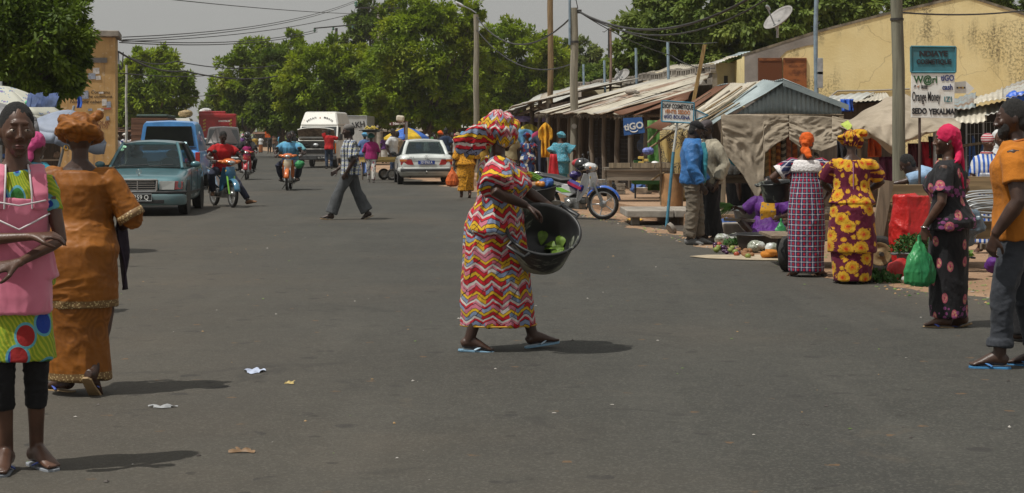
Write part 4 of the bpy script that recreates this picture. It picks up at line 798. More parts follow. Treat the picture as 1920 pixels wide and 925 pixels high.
for b_, px, py, s_, m, sx, bo in [('NDIAYE', 1749.5, 101.5, .085, INK, 1.08, .004), ('COSMETIQUE', 1750.5, 116.5, .075, INK, .86, .003), ('W@ri', 1735, 150, .115, GRN, .88, .003), ('tiGO', 1776, 147, .09, NAVY, .8, .002), ('cash', 1776, 164, .09, NAVY, .78, .002), ('Orange Money', 1736, 182, .155, INK, .345, .001), ('IZI', 1777, 187, .09, TQ, .95, 0), ('SEDO', 1723.5, 209, .09, INK, .74, .004), ('YEKALMA', 1765, 210, .09, INK, .74, .004), ('Orange', 1732.5, 161.3, .026, INK, 1, .001), ('Money', 1732.5, 165, .026, INK, 1, .001)]:
    text(b_, sg, (X(px), -.014, Z(py)), s_, m, sx=sx, bold=bo)
for s_, m, px in ((1, INK, 1714.5), (-1, ORG, 1721.5)):
    mb = MB(); q = lambda a, b: (X(px)+a*s_*.011, -.014, Z(162)+b*s_*.011)
    mb.tube([q(-1, -1), q(1, 1)], .003, 6).tube([q(1, -.3), q(1, 1), q(-.3, 1)], .003, 6); mb.build('arrow_mark', m, sg)
D = 27.6; k = D/F0; sg = root('shop_sign', 'small white sign with blue frame on a slim leaning blue post', 'sign', pt(1250, HY, D)*1); sg.location.z = 0
X = lambda px: (px-1250)*k; Z = lambda py: EYE-(py-HY)*k; BP = paint('post_blue', (.06, .22, .32), .5, 0, .3, 9)
MB().tube([(0, .02, .05), (X(1263), .02, Z(285))], .025, 8).build('post', BP, sg); MB().tube([(X(1263), .02, Z(285)), (X(1271), .02, Z(225))], .02, 8).build('upper_post', paint('pale_metal', (.5, .52, .5)), sg)
MB().tube([(X(1270), .02, Z(238)), (X(1258), .01, Z(230))], .006, 5).tube([(X(1270), .02, Z(238)), (X(1283), .01, Z(231))], .006, 5).build('brace', STEEL, sg)
Q = [(1240.5, 228), (1300, 231.5), (1301.5, 193.5), (1241, 189)]
MB().slab([(X(a), 0, Z(b)) for a, b in Q], .015).build('panel', WH, sg)
mb = MB()
for a, b in zip(Q, Q[1:]+Q[:1]): mb.tube([(X(a[0]), -.004, Z(a[1])), (X(b[0]), -.004, Z(b[1]))], .014, 6)
mb.build('frame', BP, sg)
TRI = [(1304, 225), (1328, 216.5), (1304.5, 206)]
MB().prism([(X(a), Z(b)) for a, b in TRI], (0, .03, 0), (1, 0, 0), (0, 0, 1), .01).build('arrow_plate', WH, sg)
mb = MB()
for a, b in zip(TRI, TRI[1:]+TRI[:1]): mb.tube([(X(a[0]), .02, Z(a[1])), (X(b[0]), .02, Z(b[1]))], .012, 6)
mb.build('arrow_frame', BP, sg)
for b_, px, py, s_, m, sx, bo in [('DIOP COSMETIQUE', 1271, 200.5, .098, INK, .58, .003), ('VENTE: SEDDO', 1270, 210.5, .085, ORG, .72, .002), ('tiGO BOUGNA', 1269, 220, .085, NAVY, .74, .002)]: text(b_, sg, (X(px), -.011, Z(py)), s_, m, (90, 3.5, 0), sx, bo)
D = 70; k = D/F0; sg = root('direction_sign', 'brown road sign with white lettering over the blue and yellow parasol', 'sign', pt(756, HY, D)*1); sg.location.z = 0
X = lambda px: (px-756)*k; Z = lambda py: EYE-(py-HY)*k; BRN = paint('sign_brown', (.16, .06, .055), .6)
MB().prism([(X(729), Z(233.5)), (X(733), Z(229.5)), (X(757), Z(228)), (X(757), Z(234)), (X(733), Z(236))], (0, 0, 0), (1, 0, 0), (0, 0, 1), .04).build('arrow_panel', BRN, sg)
MB().slab([(X(757.2), -.02, Z(252)), (X(764.5), -.02, Z(252)), (X(764.5), -.02, Z(227.5)), (X(757.2), -.02, Z(227.5))], .04).build('side_panel', BRN, sg)
MB().tube([(X(762), 0, 0), (X(762), 0, Z(229))], .06, 8).build('post', STEEL, sg); text('Nescafe', sg, (X(748), -.05, Z(231.8)), .15, WH, (90, -3, 0), 1, .006)
MB().box((X(732), -.045, Z(232.6)), (.04, .01, .07)).build('mark', WH, sg)
mb = MB(); p = pt(750.5, 222.5, 69.8); mb.box(p, (.33, .26, .25), (0, 6, 0)); tag(mb.build('cream_sack', paint('sack_cream', (.6, .54, .42), var=.2), bevel=.07), 'square cream bag riding high above the brown road sign', 'bag')
# ---------------------------------------------------------------- people
def skinmat(name, a, b):
    t = T(name); n = t.noise(9, 4); f = t.noise(160, 2); c = t.mix(n.st(.3, .7), a, b)
    return t.done(c, n*.3+.27, 0, (f+n*.5, .35, .003), spec=.5)
SK1 = skinmat('skin_dark', (.033, .0155, .0105), (.06, .029, .018)); SK2 = skinmat('skin_brown', (.06, .028, .017), (.105, .05, .03)); SK3 = skinmat('skin_deep', (.024, .0125, .009), (.045, .023, .016))
HAIR = paint('hair_black', (.012, .011, .011), .75, var=.5, scale=60, bump=1); GHAIR = paint('hair_greying', (.025, .024, .023), .8, var=.8, scale=90, bump=1)
EYEW = paint('eye_white', (.5, .44, .38), .25, var=.05); EYEB = paint('eye_iris', (.012, .008, .006), .12); LIPS = paint('lip_skin', (.13, .05, .042), .45)
def ik(a, b, l1, l2, pole):
    d = b-a; L = min(d.length, (l1+l2)*.998); d = d.normalized(); x = (l1*l1-l2*l2+L*L)/(2*L); h = math.sqrt(max(0, l1*l1-x*x))
    q = Vector(pole); q = (q-d*q.dot(d)).normalized(); return a+d*x+q*h, a+d*L
TSF = [(.80, .15, .115, .005), (.90, .175, .13, .018), (1.0, .155, .112, .004), (1.08, .138, .1, -.004), (1.2, .152, .112, -.012), (1.30, .162, .105, -.004), (1.36, .152, .082, .008), (1.405, .108, .066, .012), (1.45, .06, .056, .012)]
TSM = [(.80, .14, .105, .0), (.90, .155, .112, .008), (1.0, .148, .102, -.002), (1.08, .148, .1, -.004), (1.2, .17, .112, -.006), (1.30, .19, .112, -.002), (1.36, .18, .088, .008), (1.41, .125, .072, .012), (1.455, .066, .061, .012)]
class NS: pass
def hand(mb, w, d, n, s, curl=.4, k=1.0, spread=.1):
    d = Vector(d).normalized(); n = Vector(n); n = (n-d*n.dot(d)).normalized(); sd = d.cross(n)*s      # sd points to the thumb side
    P = lambda a, b, c: w+d*(a*k)+sd*(b*k)+n*(c*k)
    mb.tube([P(-.03, 0, 0), P(.015, 0, 0), P(.05, .002, 0), P(.09, 0, 0)], [(.021*k, .025*k), (.017*k, .03*k), (.015*k, .041*k), (.012*k, .042*k)], 10, side=n)
    for i, (b, L, a0) in enumerate(((.031, .074, 0), (.0105, .083, .005), (-.0105, .077, .003), (-.031, .06, -.004))):
        p = P(.085+a0, b, 0); ang = 0; pts = [P(.06, b*.9, 0), p]; dd = (d+sd*(b*spread*14*.35))
        for j, (f, bend) in enumerate(((.42, 48), (.32, 62), (.26, 40))):
            ang += R(bend*curl*(1+.12*(i-1))); p = p+(dd*cos(ang)+n*sin(ang))*(L*f*k); pts.append(p)
        mb.tube(pts, [.0095*k, .0098*k, .0092*k, .0085*k, .0062*k], 7)
    tb = P(.02, .03, .004); t1 = tb+(d*.75+sd*.75+n*.25*curl*2).normalized()*(.042*k); t2 = t1+(d*.9+sd*(.45-.5*curl)+n*curl*.9).normalized()*(.034*k); t3 = t2+(d*.9+sd*(.2-.6*curl)+n*curl).normalized()*(.024*k)
    mb.tube([P(0, .014, 0), tb, t1, t2, t3], [.016*k, .0155*k, .0115*k, .0105*k, .0075*k], 8)
def head_mesh(mb, M, jaw=1.0, detail=True):
    n, h = 22, 16; rs = []
    for i in range(h+1):
        ph = pi*(i+.03)/(h+.06); r = []
        for j in range(n):
            th = 2*pi*j/n; x, y, z = sin(th)*sin(ph), -cos(th)*sin(ph), -cos(ph)
            X = .074*x; Y = .098*y; Z = .122*z
            if z < .1: q = min(1, (.1-z)/1.1); X *= 1-.32*q**1.3*(1 if y < 0 else .6)*jaw; Y *= (1+.2*q) if y < 0 else 1-.42*q
            if y < -.5: Y = -.049+(Y+.049)*.86
            r.append(M@Vector((X, Y+.004, Z)))
        rs.append(r)
    mb.rings(rs)
    q = lambda *a: M@Vector(a)
    def e(c, r, rot=None):
        m0 = mb.M; mb.M = m0@M; mb.ell(c, r, 10, rot=rot); mb.M = m0
    e((0, -.082, .036), (.048, .011, .013)); e((0, -.07, -.076), (.034, .018, .026)); e((0, -.066, -.106), (.022, .018, .016))   # brow, mouth, chin
    for s in (-1, 1):
        e((s*.043, -.073, -.018), (.021, .015, .022)); e((s*.076, .012, -.006), (.008, .02, .031), (0, 0, -s*18)); e((s*.013, -.101, -.034), (.0105, .012, .009)); e((s*.031, -.082, .0135), (.0165, .0075, .0055)); e((s*.031, -.081, -.009), (.015, .006, .0045))
    mb.tube([q(0, -.088, .024), q(0, -.099, -.006), q(0, -.111, -.029), q(0, -.1, -.038)], [.0075, .0095, .0115, .007], 8)
def person(label, pos, yaw, H=1.7, g=1.0, male=False, vox=.011, lean=0, twist=0, side=0, pelvis=(0, 0, .92), feet=None, hands=(None, None), head=(0, 0, 0), hair=None,
           wear=(), face=False, skin=None, group=None, ts=None, hs=1.0, arm=1.0, handk=1.0, fleece=0):
    P = NS(); sk = skin or SK1; rt = root('person', label, 'person', pos, yaw, group, H/1.7); P.root = rt
    TS = ts or (TSM if male else TSF); pv = Vector(pelvis); dz = pv.z-.92
    Rm = Matrix.Rotation(R(twist), 3, 'Z')@Matrix.Rotation(R(lean), 3, 'X')@Matrix.Rotation(R(side), 3, 'Y')
    tor = lambda x, y, z: pv+Rm@Vector((x, y, z-.92))
    P.tor = tor; seed = random.randrange(999)
    gz = lambda z: 1+(g-1)*max(0, min(1, (1.42-z)/.14))
    def tsz(z):
        if z <= TS[0][0]: return TS[0][1:]
        for a, b in zip(TS, TS[1:]):
            if z <= b[0]: u = (z-a[0])/(b[0]-a[0]); return tuple(a[i]+(b[i]-a[i])*u for i in (1, 2, 3))
        return TS[-1][1:]
    def ring(z, rx, ry, yo=0, n=20, xo=0): return [tor(xo+cos(2*pi*j/n)*rx, yo+sin(2*pi*j/n)*ry, z) for j in range(n)]
    mb = MB()
    mb.rings([ring(z, rx*gz(z)-.009, ry*gz(z)-.009, yo) for z, rx, ry, yo in TS]+[ring(1.5, .05, .053, .004)])
    Rh = Matrix.Rotation(R(head[0]), 3, 'Z')@Matrix.Rotation(R(head[1]), 3, 'X')@Matrix.Rotation(R(head[2]), 3, 'Y')
    hb = tor(0, .008, 1.455); hc = hb+(Rm@Vector((0, 0, .045)))+Rh@Vector((0, -.018, .085)); P.hc = hc
    M = Matrix.Translation(hc)@Rh.to_4x4()@Matrix.Scale(hs, 4); P.M = M
    mb.tube([tor(0, .012, 1.40), hb, M@Vector((0, .02, -.06)), M@Vector((0, .015, -.02))], [.062, .053, .05, .05], 12)
    head_mesh(mb, M)
    sw = (.178 if male else .158)*(1+(g-1)*.6); P.sh, P.el, P.wr = [], [], []
    thick = arm*(1.12 if male else 1)*(1+(g-1)*.5)
    for i, s in enumerate((-1, 1)):
        h = hands[i] or {}; sh = tor(s*sw, .008, 1.342); lp = Vector(h['p']) if 'p' in h else tor(s*(sw+.06*g), -.03, .86)
        el, wr = ik(sh, lp, .285, .255, Rm@Vector(h.get('pole', (s*.5, .9, -.2)))); P.sh.append(sh); P.el.append(el); P.wr.append(wr)
        mb.tube([tor(s*(sw-.06), .008, 1.345), sh, sh.lerp(el, .3), sh.lerp(el, .75), el, el.lerp(wr, .25), el.lerp(wr, .7), wr], [r*thick for r in (.05, .056, .05, .042, .038, .039, .03, .024)], 12)
        d = Vector(h.get('d', (wr-el))).normalized(); hand(mb, wr+d*.02, d, h.get('n', Rm@Vector((-s, 0, 0))), -s if h.get('flip') else s, h.get('c', .35), handk)
    P.hip, P.kn, P.an, P.ff = [], [], [], []
    feet = feet or ((-.1, 0, .1, -8, 0), (.1, .02, .1, 8, 0))
    Rt = Matrix.Rotation(R(twist*.3), 3, 'Z')
    for i, s in enumerate((-1, 1)):
        f = feet[i]; hp = pv+Rt@Vector((s*.088*g, 0, -.02)); pol = f[5] if len(f) > 5 else (s*.12, -1, 0)
        ll = min(.445, max(.402, (Vector(f[:3])-hp).length*.5012)); kn, an = ik(hp, Vector(f[:3]), ll, ll, pol); P.hip.append(hp); P.kn.append(kn); P.an.append(an)
        ya, pi_ = R(f[3]), R(f[4]); fw = Vector((sin(ya)*cos(pi_), -cos(ya)*cos(pi_), -sin(pi_))); sd, _, _ = frame(fw, Vector((cos(ya), sin(ya), 0))); up = sd.cross(fw); up = up if up.z > 0 or abs(pi_) > 1.5 else -up
        P.ff.append((fw, sd, up)); q = 1+(g-1)*.7
        mb.tube([hp+Vector((0, 0, .06)), hp, hp.lerp(kn, .5), kn, kn.lerp(an, .3), kn.lerp(an, .75), an-up*.03], [r*q for r in (.085, .085, .07, .054, .054, .041, .037)], 12)
        Q = lambda a, b, c: an+fw*a+sd*b+up*c
        mb.tube([Q(-.052, 0, -.055), Q(-.03, 0, -.045), Q(.03, 0, -.035), Q(.08, 0, -.052), Q(.125, 0, -.066), Q(.16, 0, -.074)], [(.026, .026), (.037, .04), (.036, .047), (.039, .033), (.043, .021), (.036, .012)], 12, side=sd)
        if face or vox < .01:
            for j, (b, l, r) in enumerate(((-.028, .055, .0125), (-.01, .052, .0095), (.006, .046, .009), (.021, .038, .0085), (.034, .028, .008))): mb.tube([Q(.13, b*-s*-1 if s > 0 else -b, -.073), Q(.145+l*.75, (b if s > 0 else -b), -.078)], [r, r*.85], 7)
    if face:
        for s in (-1, 1):
            e = MB(); e.M = M; e.ell((s*.031, -.0795, .0035), (.0125, .0095, .0085), 10); e.ell((s*.031+face*.004, -.0872, .0035), (.0052, .0028, .0055), 8, 1); e.build('eye', [EYEW, EYEB], rt)
        e = MB(); e.M = M; e.ell((0, -.0885, -.066), (.021, .0075, .0055), 12).ell((0, -.087, -.077), (.018, .0085, .0065), 12); e.build('lips', LIPS, rt)
    P.body = skinned(mb, 'body', sk, rt, vox, 2 if vox < .009 else 1)
    if hair:
        mb = MB(); mb.M = M
        if hair in ('short', 'grey'): mb.ell((0, .018, .034), (.0795, .0945, .1), 18).ell((0, .05, -.02), (.07, .06, .07), 14)
        if hair == 'bun': mb.ell((0, .018, .034), (.079, .095, .1), 16).ell((0, .06, .11), (.045, .05, .04), 12)
        skinned(mb, 'hair', GHAIR if hair == 'grey' else HAIR, rt, .008 if vox < .01 else .013, 1, (.003 if vox < .01 else .006, 60, 60, seed, 1))
    gv = vox*1.15
    for w in wear:
        kind, m, o = w[0], w[1], (w[2] if len(w) > 2 else {}); mb = MB(); fold = o.get('fold', .014)*1.55; fs = o.get('fs', (9, 3.2))
        nm = o.get('name', kind); lab = o.get('label')
        if kind in ('top', 'shirt', 'blouse', 'jacket', 'tunic', 'dress', 'apron'):
            e, z0, z1, fl = o.get('e', .02), o.get('z0', .86), o.get('z1', 1.425), o.get('flare', .03); n = 20; rs = []
            for i in range(n+1):
                z = z0+(z1-z0)*i/n; rx, ry, yo = tsz(z); q = gz(z); k = max(0, (1.1-z)/.3)*fl
                bz = o.get('bust', 0)*max(0, 1-abs(z-1.22)/.13); bl_ = o.get('belly', 0)*max(0, 1-abs(z-1.0)/.25)
                eh = e*(1 if z < 1.33 else .95); rs.append(ring(z, rx*q+eh+k, ry*q+eh+k+(bz+bl_)*.5, yo-(bz+bl_)*.5, 24))
            if 'nr' in o: rx, ry, yo = o['nr']; rs.append(ring(z1+.006, rx, ry, yo, 24))
            mb.rings(rs)
            if o.get('rings'): mb.loft([(pv.x+a[3] if len(a) > 3 else pv.x, pv.y+(a[4] if len(a) > 4 else 0), a[0]+dz, a[1], a[2]) for a in o['rings']], 28)
            L = o.get('sleeve', .8); ra, rb = o.get('sr', (.068, .06))
            if L > 0:
                for sh, el, wr, s in zip(P.sh, P.el, P.wr, (-1, 1)):
                    pts = [tor(s*(sw-.075), .008, 1.335), sh+Vector((0, 0, -.006)), sh.lerp(el, .2)]; rr = [max(.062, ra*.8)*thick, max(.067, ra*.88)*thick, max(.066, ra*.98)*thick]
                    if L <= 1: pts += [sh.lerp(el, max(.25, L*.6)), sh.lerp(el, L)]; rr += [(ra+rb)/2*thick, rb*thick]
                    else: pts += [sh.lerp(el, .5), el, el.lerp(wr, (L-1)*.5), el.lerp(wr, L-1)]; rr += [ra*.95*thick, (ra+rb)/2*thick, (ra*.3+rb*.7)*thick, rb*thick]
                    mb.tube(pts, rr, 14)
        elif kind in ('skirt', 'wrapper'):
            mb.loft([(a[3] if len(a) > 3 else 0, a[4] if len(a) > 4 else 0, a[0], a[1], a[2]) for a in o['rings']], 32)
        elif kind in ('trousers', 'leggings', 'jeans'):
            r = o.get('r', (.1, .075, .06)); mb.rings([ring(z, tsz(z)[0]*gz(z)+.014, tsz(z)[1]*gz(z)+.014, tsz(z)[2]) for z in (.8, .86, .93, .99, o.get('z1', 1.03))])
            for hp, kn, an, s in zip(P.hip, P.kn, P.an, (-1, 1)):
                en = kn.lerp(an, o.get('hem', .97)); mb.tube([hp+Vector((0, 0, .08)), hp-Vector((0, 0, .02)), hp.lerp(kn, .5), kn, kn.lerp(en, .5), en], [r[0]*.95, r[0], (r[0]+r[1])/2, r[1], (r[1]+r[2])/2, r[2]], 16)
                if o.get('cuff'): mb.tube([en+Vector((0, 0, .05)), en], r[2]*1.2, 16)
        elif kind in ('headwrap', 'headscarf', 'turban', 'hood', 'cap', 'skullcap'):
            mb.M = M
            for b in o['blobs']:
                if b[0] == 'e': mb.ell(b[1], b[2], 18, rot=b[3] if len(b) > 3 else None)
                elif b[0] == 't': mb.tube(b[1], b[2], 12, closed=len(b) > 3)
        elif kind in ('flip_flop', 'shoe', 'sandal'):
            for (fw, sd, up), an, s in zip(P.ff, P.an, (-1, 1)):
                Q = lambda a, b, c: an+fw*a+sd*(b*s)+up*c
                so = MB()
                if kind == 'shoe':
                    so.tube([Q(-.062, 0, -.06), Q(-.04, 0, -.052), Q(.03, 0, -.045), Q(.1, 0, -.062), Q(.17, 0, -.078), Q(.2, 0, -.084)], [(.03, .03), (.042, .045), (.043, .052), (.046, .036), (.045, .022), (.03, .012)], 14, side=sd); skinned(so, 'shoe', m, rt, vox, 2)
                else:
                    ol = [(-.07, -.02), (-.072, .014), (-.05, .033), (.02, .031), (.09, .038), (.145, .042), (.178, .03), (.19, -.002), (.178, -.032), (.13, -.04), (.06, -.036), (-.04, -.033)]
                    so.prism([(a, b*s) for a, b in ol] if s > 0 else [(a, b*s) for a, b in ol][::-1], Q(0, 0, -.104), fw, sd, .015 if s*1 > -9 else 0); f_ = so.build('flip_flop', o.get('sole', m), rt, bevel=.003)
                    st_ = MB(); t0 = Q(.135, -.012, -.086); 
                    for b in (-.042, .042): st_.tube([t0, Q(.1, b*.55, -.058 if b < 0 else -.056), Q(.045, b, -.085)], [(.006, .004), (.011, .004), (.009, .004)], 8)
                    st_.build('strap', m, f_)
            continue
        sm = o.get('smooth', 3)
        skinned(mb, nm, m, rt, o.get('vox', gv), sm, (fold, fs[0], fs[1], seed+len(rt.children), o.get('sharp', .6)) if fold else None, lab)
    return P
# ---- prints
def cyl(t, a='x', b='y', sa=1, sb=1, r=.2): return t.math('ARCTAN2', (t.y if a == 'y' else t.x)*sa, (t.x if b == 'x' else t.y)*sb)*r
def cloth(t, c, rough=.85, sheen=.2, extra=None, bs=.25):
    f = t.noise(55, 3); w = t.noise(8, 5, rough=.6); return t.done(c, rough, 0, (w*1.5+f*.2, bs*1.8, .02), spec=.3, sheen=sheen*.3)
t = T('zigzag_print'); u = cyl(t, 'y', 'x', 1, -1, .2)+(t.noise(5, 3)-.5)*.09; v = t.z+(t.noise(2.4, 4)-.5)*.13+((u/.12).tri())*.042; p = (v/.124).fr(); row = (v/.124).fl(); cu = (u/.06+row*.37).fl()
wnz = t.wn(t.comb(cu, row, 3.)); wn2 = t.wn(t.comb(cu, row, 8.)); BKC = (.018, .012, .012)
blk = t.ramp(wnz, [(0, (.44, .01, .02)), (.48, (.42, .1, .14)), (.6, (.17, .22, .32)), (.8, (.56, .33, .015))], True); blk2 = t.ramp(wn2, [(0, (.2, .25, .37)), (.35, (.52, .16, .22)), (.6, (.42, .01, .02)), (.88, (.52, .48, .46))], True)
c = t.mix(p > .13, (.5, .46, .43), BKC); c = t.mix(p > .165, c, blk); c = t.mix(p > .37, c, BKC); c = t.mix(p > .41, c, (.58, .35, .015)); c = t.mix(p > .575, c, BKC); c = t.mix(p > .61, c, blk2); c = t.mix(p > .83, c, BKC); c = t.mix(p > .87, c, t.mix(wn2 > .5, (.48, .012, .03), (.52, .17, .22)))
dl = ((u/.12*2+v/.124*1.0).fr()); c = t.mix((dl < .06)*(p > .165)*(t.noise(7, 2) > .45), c, BKC)
ZIG = cloth(t, c, .8)
def bazin(name, a, b, lo=-1, hi=-1):
    t = T(name); n = t.noise(3.5, 4, rough=.6); d = t.vor(7); e = ((d*30).sin()*.5+.5); c = t.mix(n.st(.3, .7), a, b); c = t.mix((e*(t.noise(2, 3)).st(.4, .6))*.5, c, sc3(a, .5)); c = t.mix(((t.noise(9, 5, rough=.7)-.55).st(0, .2))*.5, c, sc3(b, 1.35)); lz = t.z+(t.noise(4, 2)-.5)*.012; c = t.mix((lz > lo)*(lz < hi), c, t.mix(t.vor(75) < .35, (.17, .1, .04), (.46, .35, .17))); return t.done(c, e*.14+.55, 0, (t.noise(26, 4, rough=.6), .3, .008), spec=.35, sheen=0)
BZC = ((.19, .062, .005), (.29, .1, .009)); BAZ = bazin('orange_damask', *BZC); BAZT = bazin('orange_damask_tunic', *BZC, .5, .592); BAZS = bazin('orange_damask_skirt', *BZC, .05, .148)
t = T('gold_lace'); d = t.vor(70); c = t.mix(d < .35, (.2, .12, .05), (.5, .38, .18)); LACE = t.done(c, .6, 0, (d, .6, .004))
t = T('circle_print'); uu = cyl(t, 'x', 'y', 1, -1, .17); vec = t.comb(uu+.03, t.z*1., 0.); d = t.vor(6.4, vec, rnd=.55, d2=True); col = t.wn(t.vor(6.4, vec, 'F1', 'Position', rnd=.55, d2=True)); wv = ((uu*1.+t.z*.6+t.noise(6, 2)*.09)*260).sin()
c = t.mix(wv > .2, (.2, .3, .02), (.36, .4, .03)); c = t.mix((d < .39), c, (.1, .33, .4)); c = t.mix(d < .31, c, t.ramp(col, [(0, (.015, .05, .3)), (.45, (.3, .02, .02)), (.7, (.03, .16, .03))], True)); CIRC = cloth(t, c)
t = T('pink_cotton'); n = t.noise(3, 5); st1 = t.noise(60, 2); c = t.mix(n.st(.3, .7), (.52, .12, .2), (.62, .19, .28)); PINK = t.done(c, .8, 0, (n+st1*.05, .3, .02), sheen=.4)
WPIPE = paint('white_piping', (.6, .56, .58), .7)
t = T('tartan'); u = cyl(t, 'x', 'y', 1, 1, .19); P_ = .062; a = (u/P_).fr(); b = (t.z/P_).fr(); c = t.mix(((a-.5).ab() < .17), (.02, .025, .075), (.09, .015, .045)); c = t.mix(((b-.5).ab() < .17)*.55, c, (.02, .03, .09)); c = t.mix(((a-.5).ab() < .2)*((b-.5).ab() < .22), c, (.36, .012, .03))
ln = (((a-.5).ab() > .44)+((b-.5).ab() > .44)).mn(1.); c = t.mix(ln*.8, c, (.48, .46, .5)); c = t.mix((((a-.5).ab() > .44)*((b-.5).ab() > .44)), c, (.7, .68, .7)); TART = cloth(t, c)
t = T('white_lace'); d = t.vor(42); c = t.mix(d < .28, (.7, .68, .68), (.45, .43, .43)); WLACE = t.done(c, .8, 0, (d, .8, .006))
t = T('flower_print'); u = cyl(t, 'x', 'y', 1, 1, .2); v3 = t.comb(u, t.z, 0.); nz = (t.noise(45, 2, v3)-.5)*.3; d = t.vor(5.6, v3, rnd=.75, d2=True)+nz; an = t.vor(40, v3)
c = t.mix(d < .4, (.1, .006, .026), (.52, .23, .012)); c = t.mix((d < .36)*(an > .16), c, (.56, .33, .02)); c = t.mix((d < .2)*(an > .25), c, (.55, .2, .01)); d2 = t.vor(8.5, t.comb(u+3.3, t.z+1.7, 0.), rnd=.9, d2=True)+nz; c = t.mix((d2 < .24)*(d > .46), c, (.5, .2, .012)); c = t.mix((d2 < .16)*(d > .46)*(an > .2), c, (.56, .34, .02)); c = t.mix(d < .08, c, (.48, .04, .01)); c = t.mix(((t.vor(55, v3)) < .2)*(d < .38), c, (.25, .08, .01)); FLOW = cloth(t, c)
t = T('embroidered_black'); u = cyl(t, 'y', 'x', 1, 1, .16); v3 = t.comb(u*1.35, t.z*.8, 0.); d = t.vor(5.4, v3, rnd=.85, d2=True); nn = t.noise(60, 2); hem = ((t.z-.14).ab() < .05)+((t.z-.885).ab() < .055)+((t.z-1.16).ab() < .05)*(cyl(t, 'y', 'x', 1, 1, 1.).ab() > 0); orn = (t.vor(24, t.comb(u, t.z, 0.)) < .42)
c = t.mix((t.noise(3, 3)).st(.3, .7), (.008, .008, .01), (.016, .015, .018)); c = t.mix((d < .19), c, (.4, .09, .13)); c = t.mix((d < .14)*(nn > .5), c, (.5, .28, .16)); c = t.mix((d < .05), c, (.3, .03, .08)); c = t.mix((hem.mn(1.))*orn*.8, c, (.26, .06, .2)); EMB = cloth(t, c, .75)
def plain(name, col, rough=.85, var=.3, sc=4, sheen=.15):
    t = T(name); n = t.noise(sc, 5, rough=.6); c = t.mix(n.st(.3, .7), sc3(col, 1-var), sc3(col, 1+var*.6)); return cloth(t, c, rough, sheen)
def multi(name, cols, scale, vz=1., edge=0):
    t = T(name); v = t.comb(t.x+(t.noise(9, 2)-.5)*.06, t.y, t.z*vz); k = t.wn(t.vor(scale, v, 'F1', 'Position')); c = t.ramp(k, [(i/len(cols), q) for i, q in enumerate(cols)], True)
    if edge: c = t.mix(t.vor(scale, v, 'DISTANCE_TO_EDGE') < edge, c, (.02, .015, .02))
    return cloth(t, c)
MOSA = multi('mosaic_print', [(.03, .06, .2), (.5, .5, .46), (.05, .11, .3), (.2, .015, .03), (.03, .05, .14), (.12, .2, .36)], 11, .8, .02)
LEOP = (lambda t: cloth(t, t.mix(t.vor(26) < .3, (.55, .25, .015), (.03, .015, .01))))(T('spotted_print'))
SPECK = (lambda t: cloth(t, t.mix(t.vor(30) < .27, (.07, .27, .36), (.35, .5, .55))))(T('speckled_blue'))
t = T('check_shirt'); a = (t.y*11+t.x*3).fr(); b = (t.z*12).fr(); c = t.mix(((a-.5).ab() < .2), (.52, .53, .5), (.03, .04, .07)); c = t.mix(((b-.5).ab() < .18)*.65, c, (.05, .06, .1)); c = t.mix((a < .1), c, (.1, .17, .4)); c = t.mix(((b < .08))*.7, c, (.4, .38, .1)); CHECK = cloth(t, c)
t = T('striped_blue'); a = ((t.x+t.y*.5)*16).fr(); c = t.mix(a < .5, (.03, .1, .4), (.55, .57, .6)); STRB = cloth(t, c)
t = T('striped_band'); a = (t.z*30+t.noise(3, 2)).fr(); c = t.mix(a < .5, (.35, .04, .06), (.5, .42, .42)); STRR = cloth(t, c)
TWOB = multi('blue_white_print', [(.02, .03, .15), (.03, .06, .25), (.5, .5, .52), (.02, .03, .12)], 8)
PURP = plain('purple_satin', (.085, .015, .17), .6); JBLUE = plain('jacket_blue', (.035, .14, .36), .5, .25); JTEAL = plain('jacket_teal', (.04, .22, .27), .5)
KHAK = plain('khaki_trousers', (.15, .125, .095)); GREYT = plain('grey_trousers', (.075, .08, .085)); SLATE = plain('slate_trousers', (.04, .045, .055)); BLK_ = plain('black_cloth', (.012, .012, .014)); REDT = plain('red_tee', (.42, .012, .015)); JEAN = plain('jeans', (.03, .05, .09), .85, .5, 7)
ORSH = plain('orange_shirt', (.44, .15, .014), .9, .2); ORHEAD = plain('orange_wrap', (.6, .1, .01)); PINKS = plain('magenta_scarf', (.55, .01, .075), .75, .15); LBLUE = plain('light_blue_shirt', (.1, .32, .52)); AQUA = plain('aqua_shirt', (.16, .42, .48)); WHITEC = plain('white_cotton', (.55, .56, .56)); TANC = plain('tan_coat', (.3, .23, .14)); DENIM = plain('pale_denim', (.25, .38, .55)); KSH = plain('khaki_shirt', (.33, .28, .16)); CREAMJ = plain('cream_jacket', (.33, .3, .23)); NAVYC = plain('navy_trousers', (.02, .024, .045)); SOLE_B = paint('sole_blue', (.2, .36, .5), .6); STRAP_B = paint('strap_pale_blue', (.42, .55, .66), .5); SOLE_D = paint('sole_dark', (.03, .025, .022), .7); STRAP_V = paint('strap_blue', (.06, .1, .4), .5); SOLE_T = paint('sole_tan', (.3, .2, .1), .7); MAGT = plain('magenta_top', (.3, .015, .12)); BROWNC = plain('brown_cloth', (.12, .07, .04)); TURQ = plain('turquoise_cloth', (.03, .22, .3))
WPAT = multi('white_patterned', [(.58, .56, .52)]*4+[(.3, .08, .1), (.55, .53, .5), (.2, .22, .3)], 16)
WRAP = [('e', (0, .02, .045), (.098, .116, .1)), ('t', [(.1*cos(a), .012+.115*sin(a), .03+.03*sin(a+.5)) for a in [2*pi*i/16 for i in range(16)]], .03, 1), ('e', (.02, .1, .06), (.06, .045, .05))]
SCARF = [('e', (0, .02, .035), (.088, .104, .098)), ('e', (0, .1, -.03), (.045, .04, .055)), ('e', (0, .105, -.1), (.05, .025, .06))]
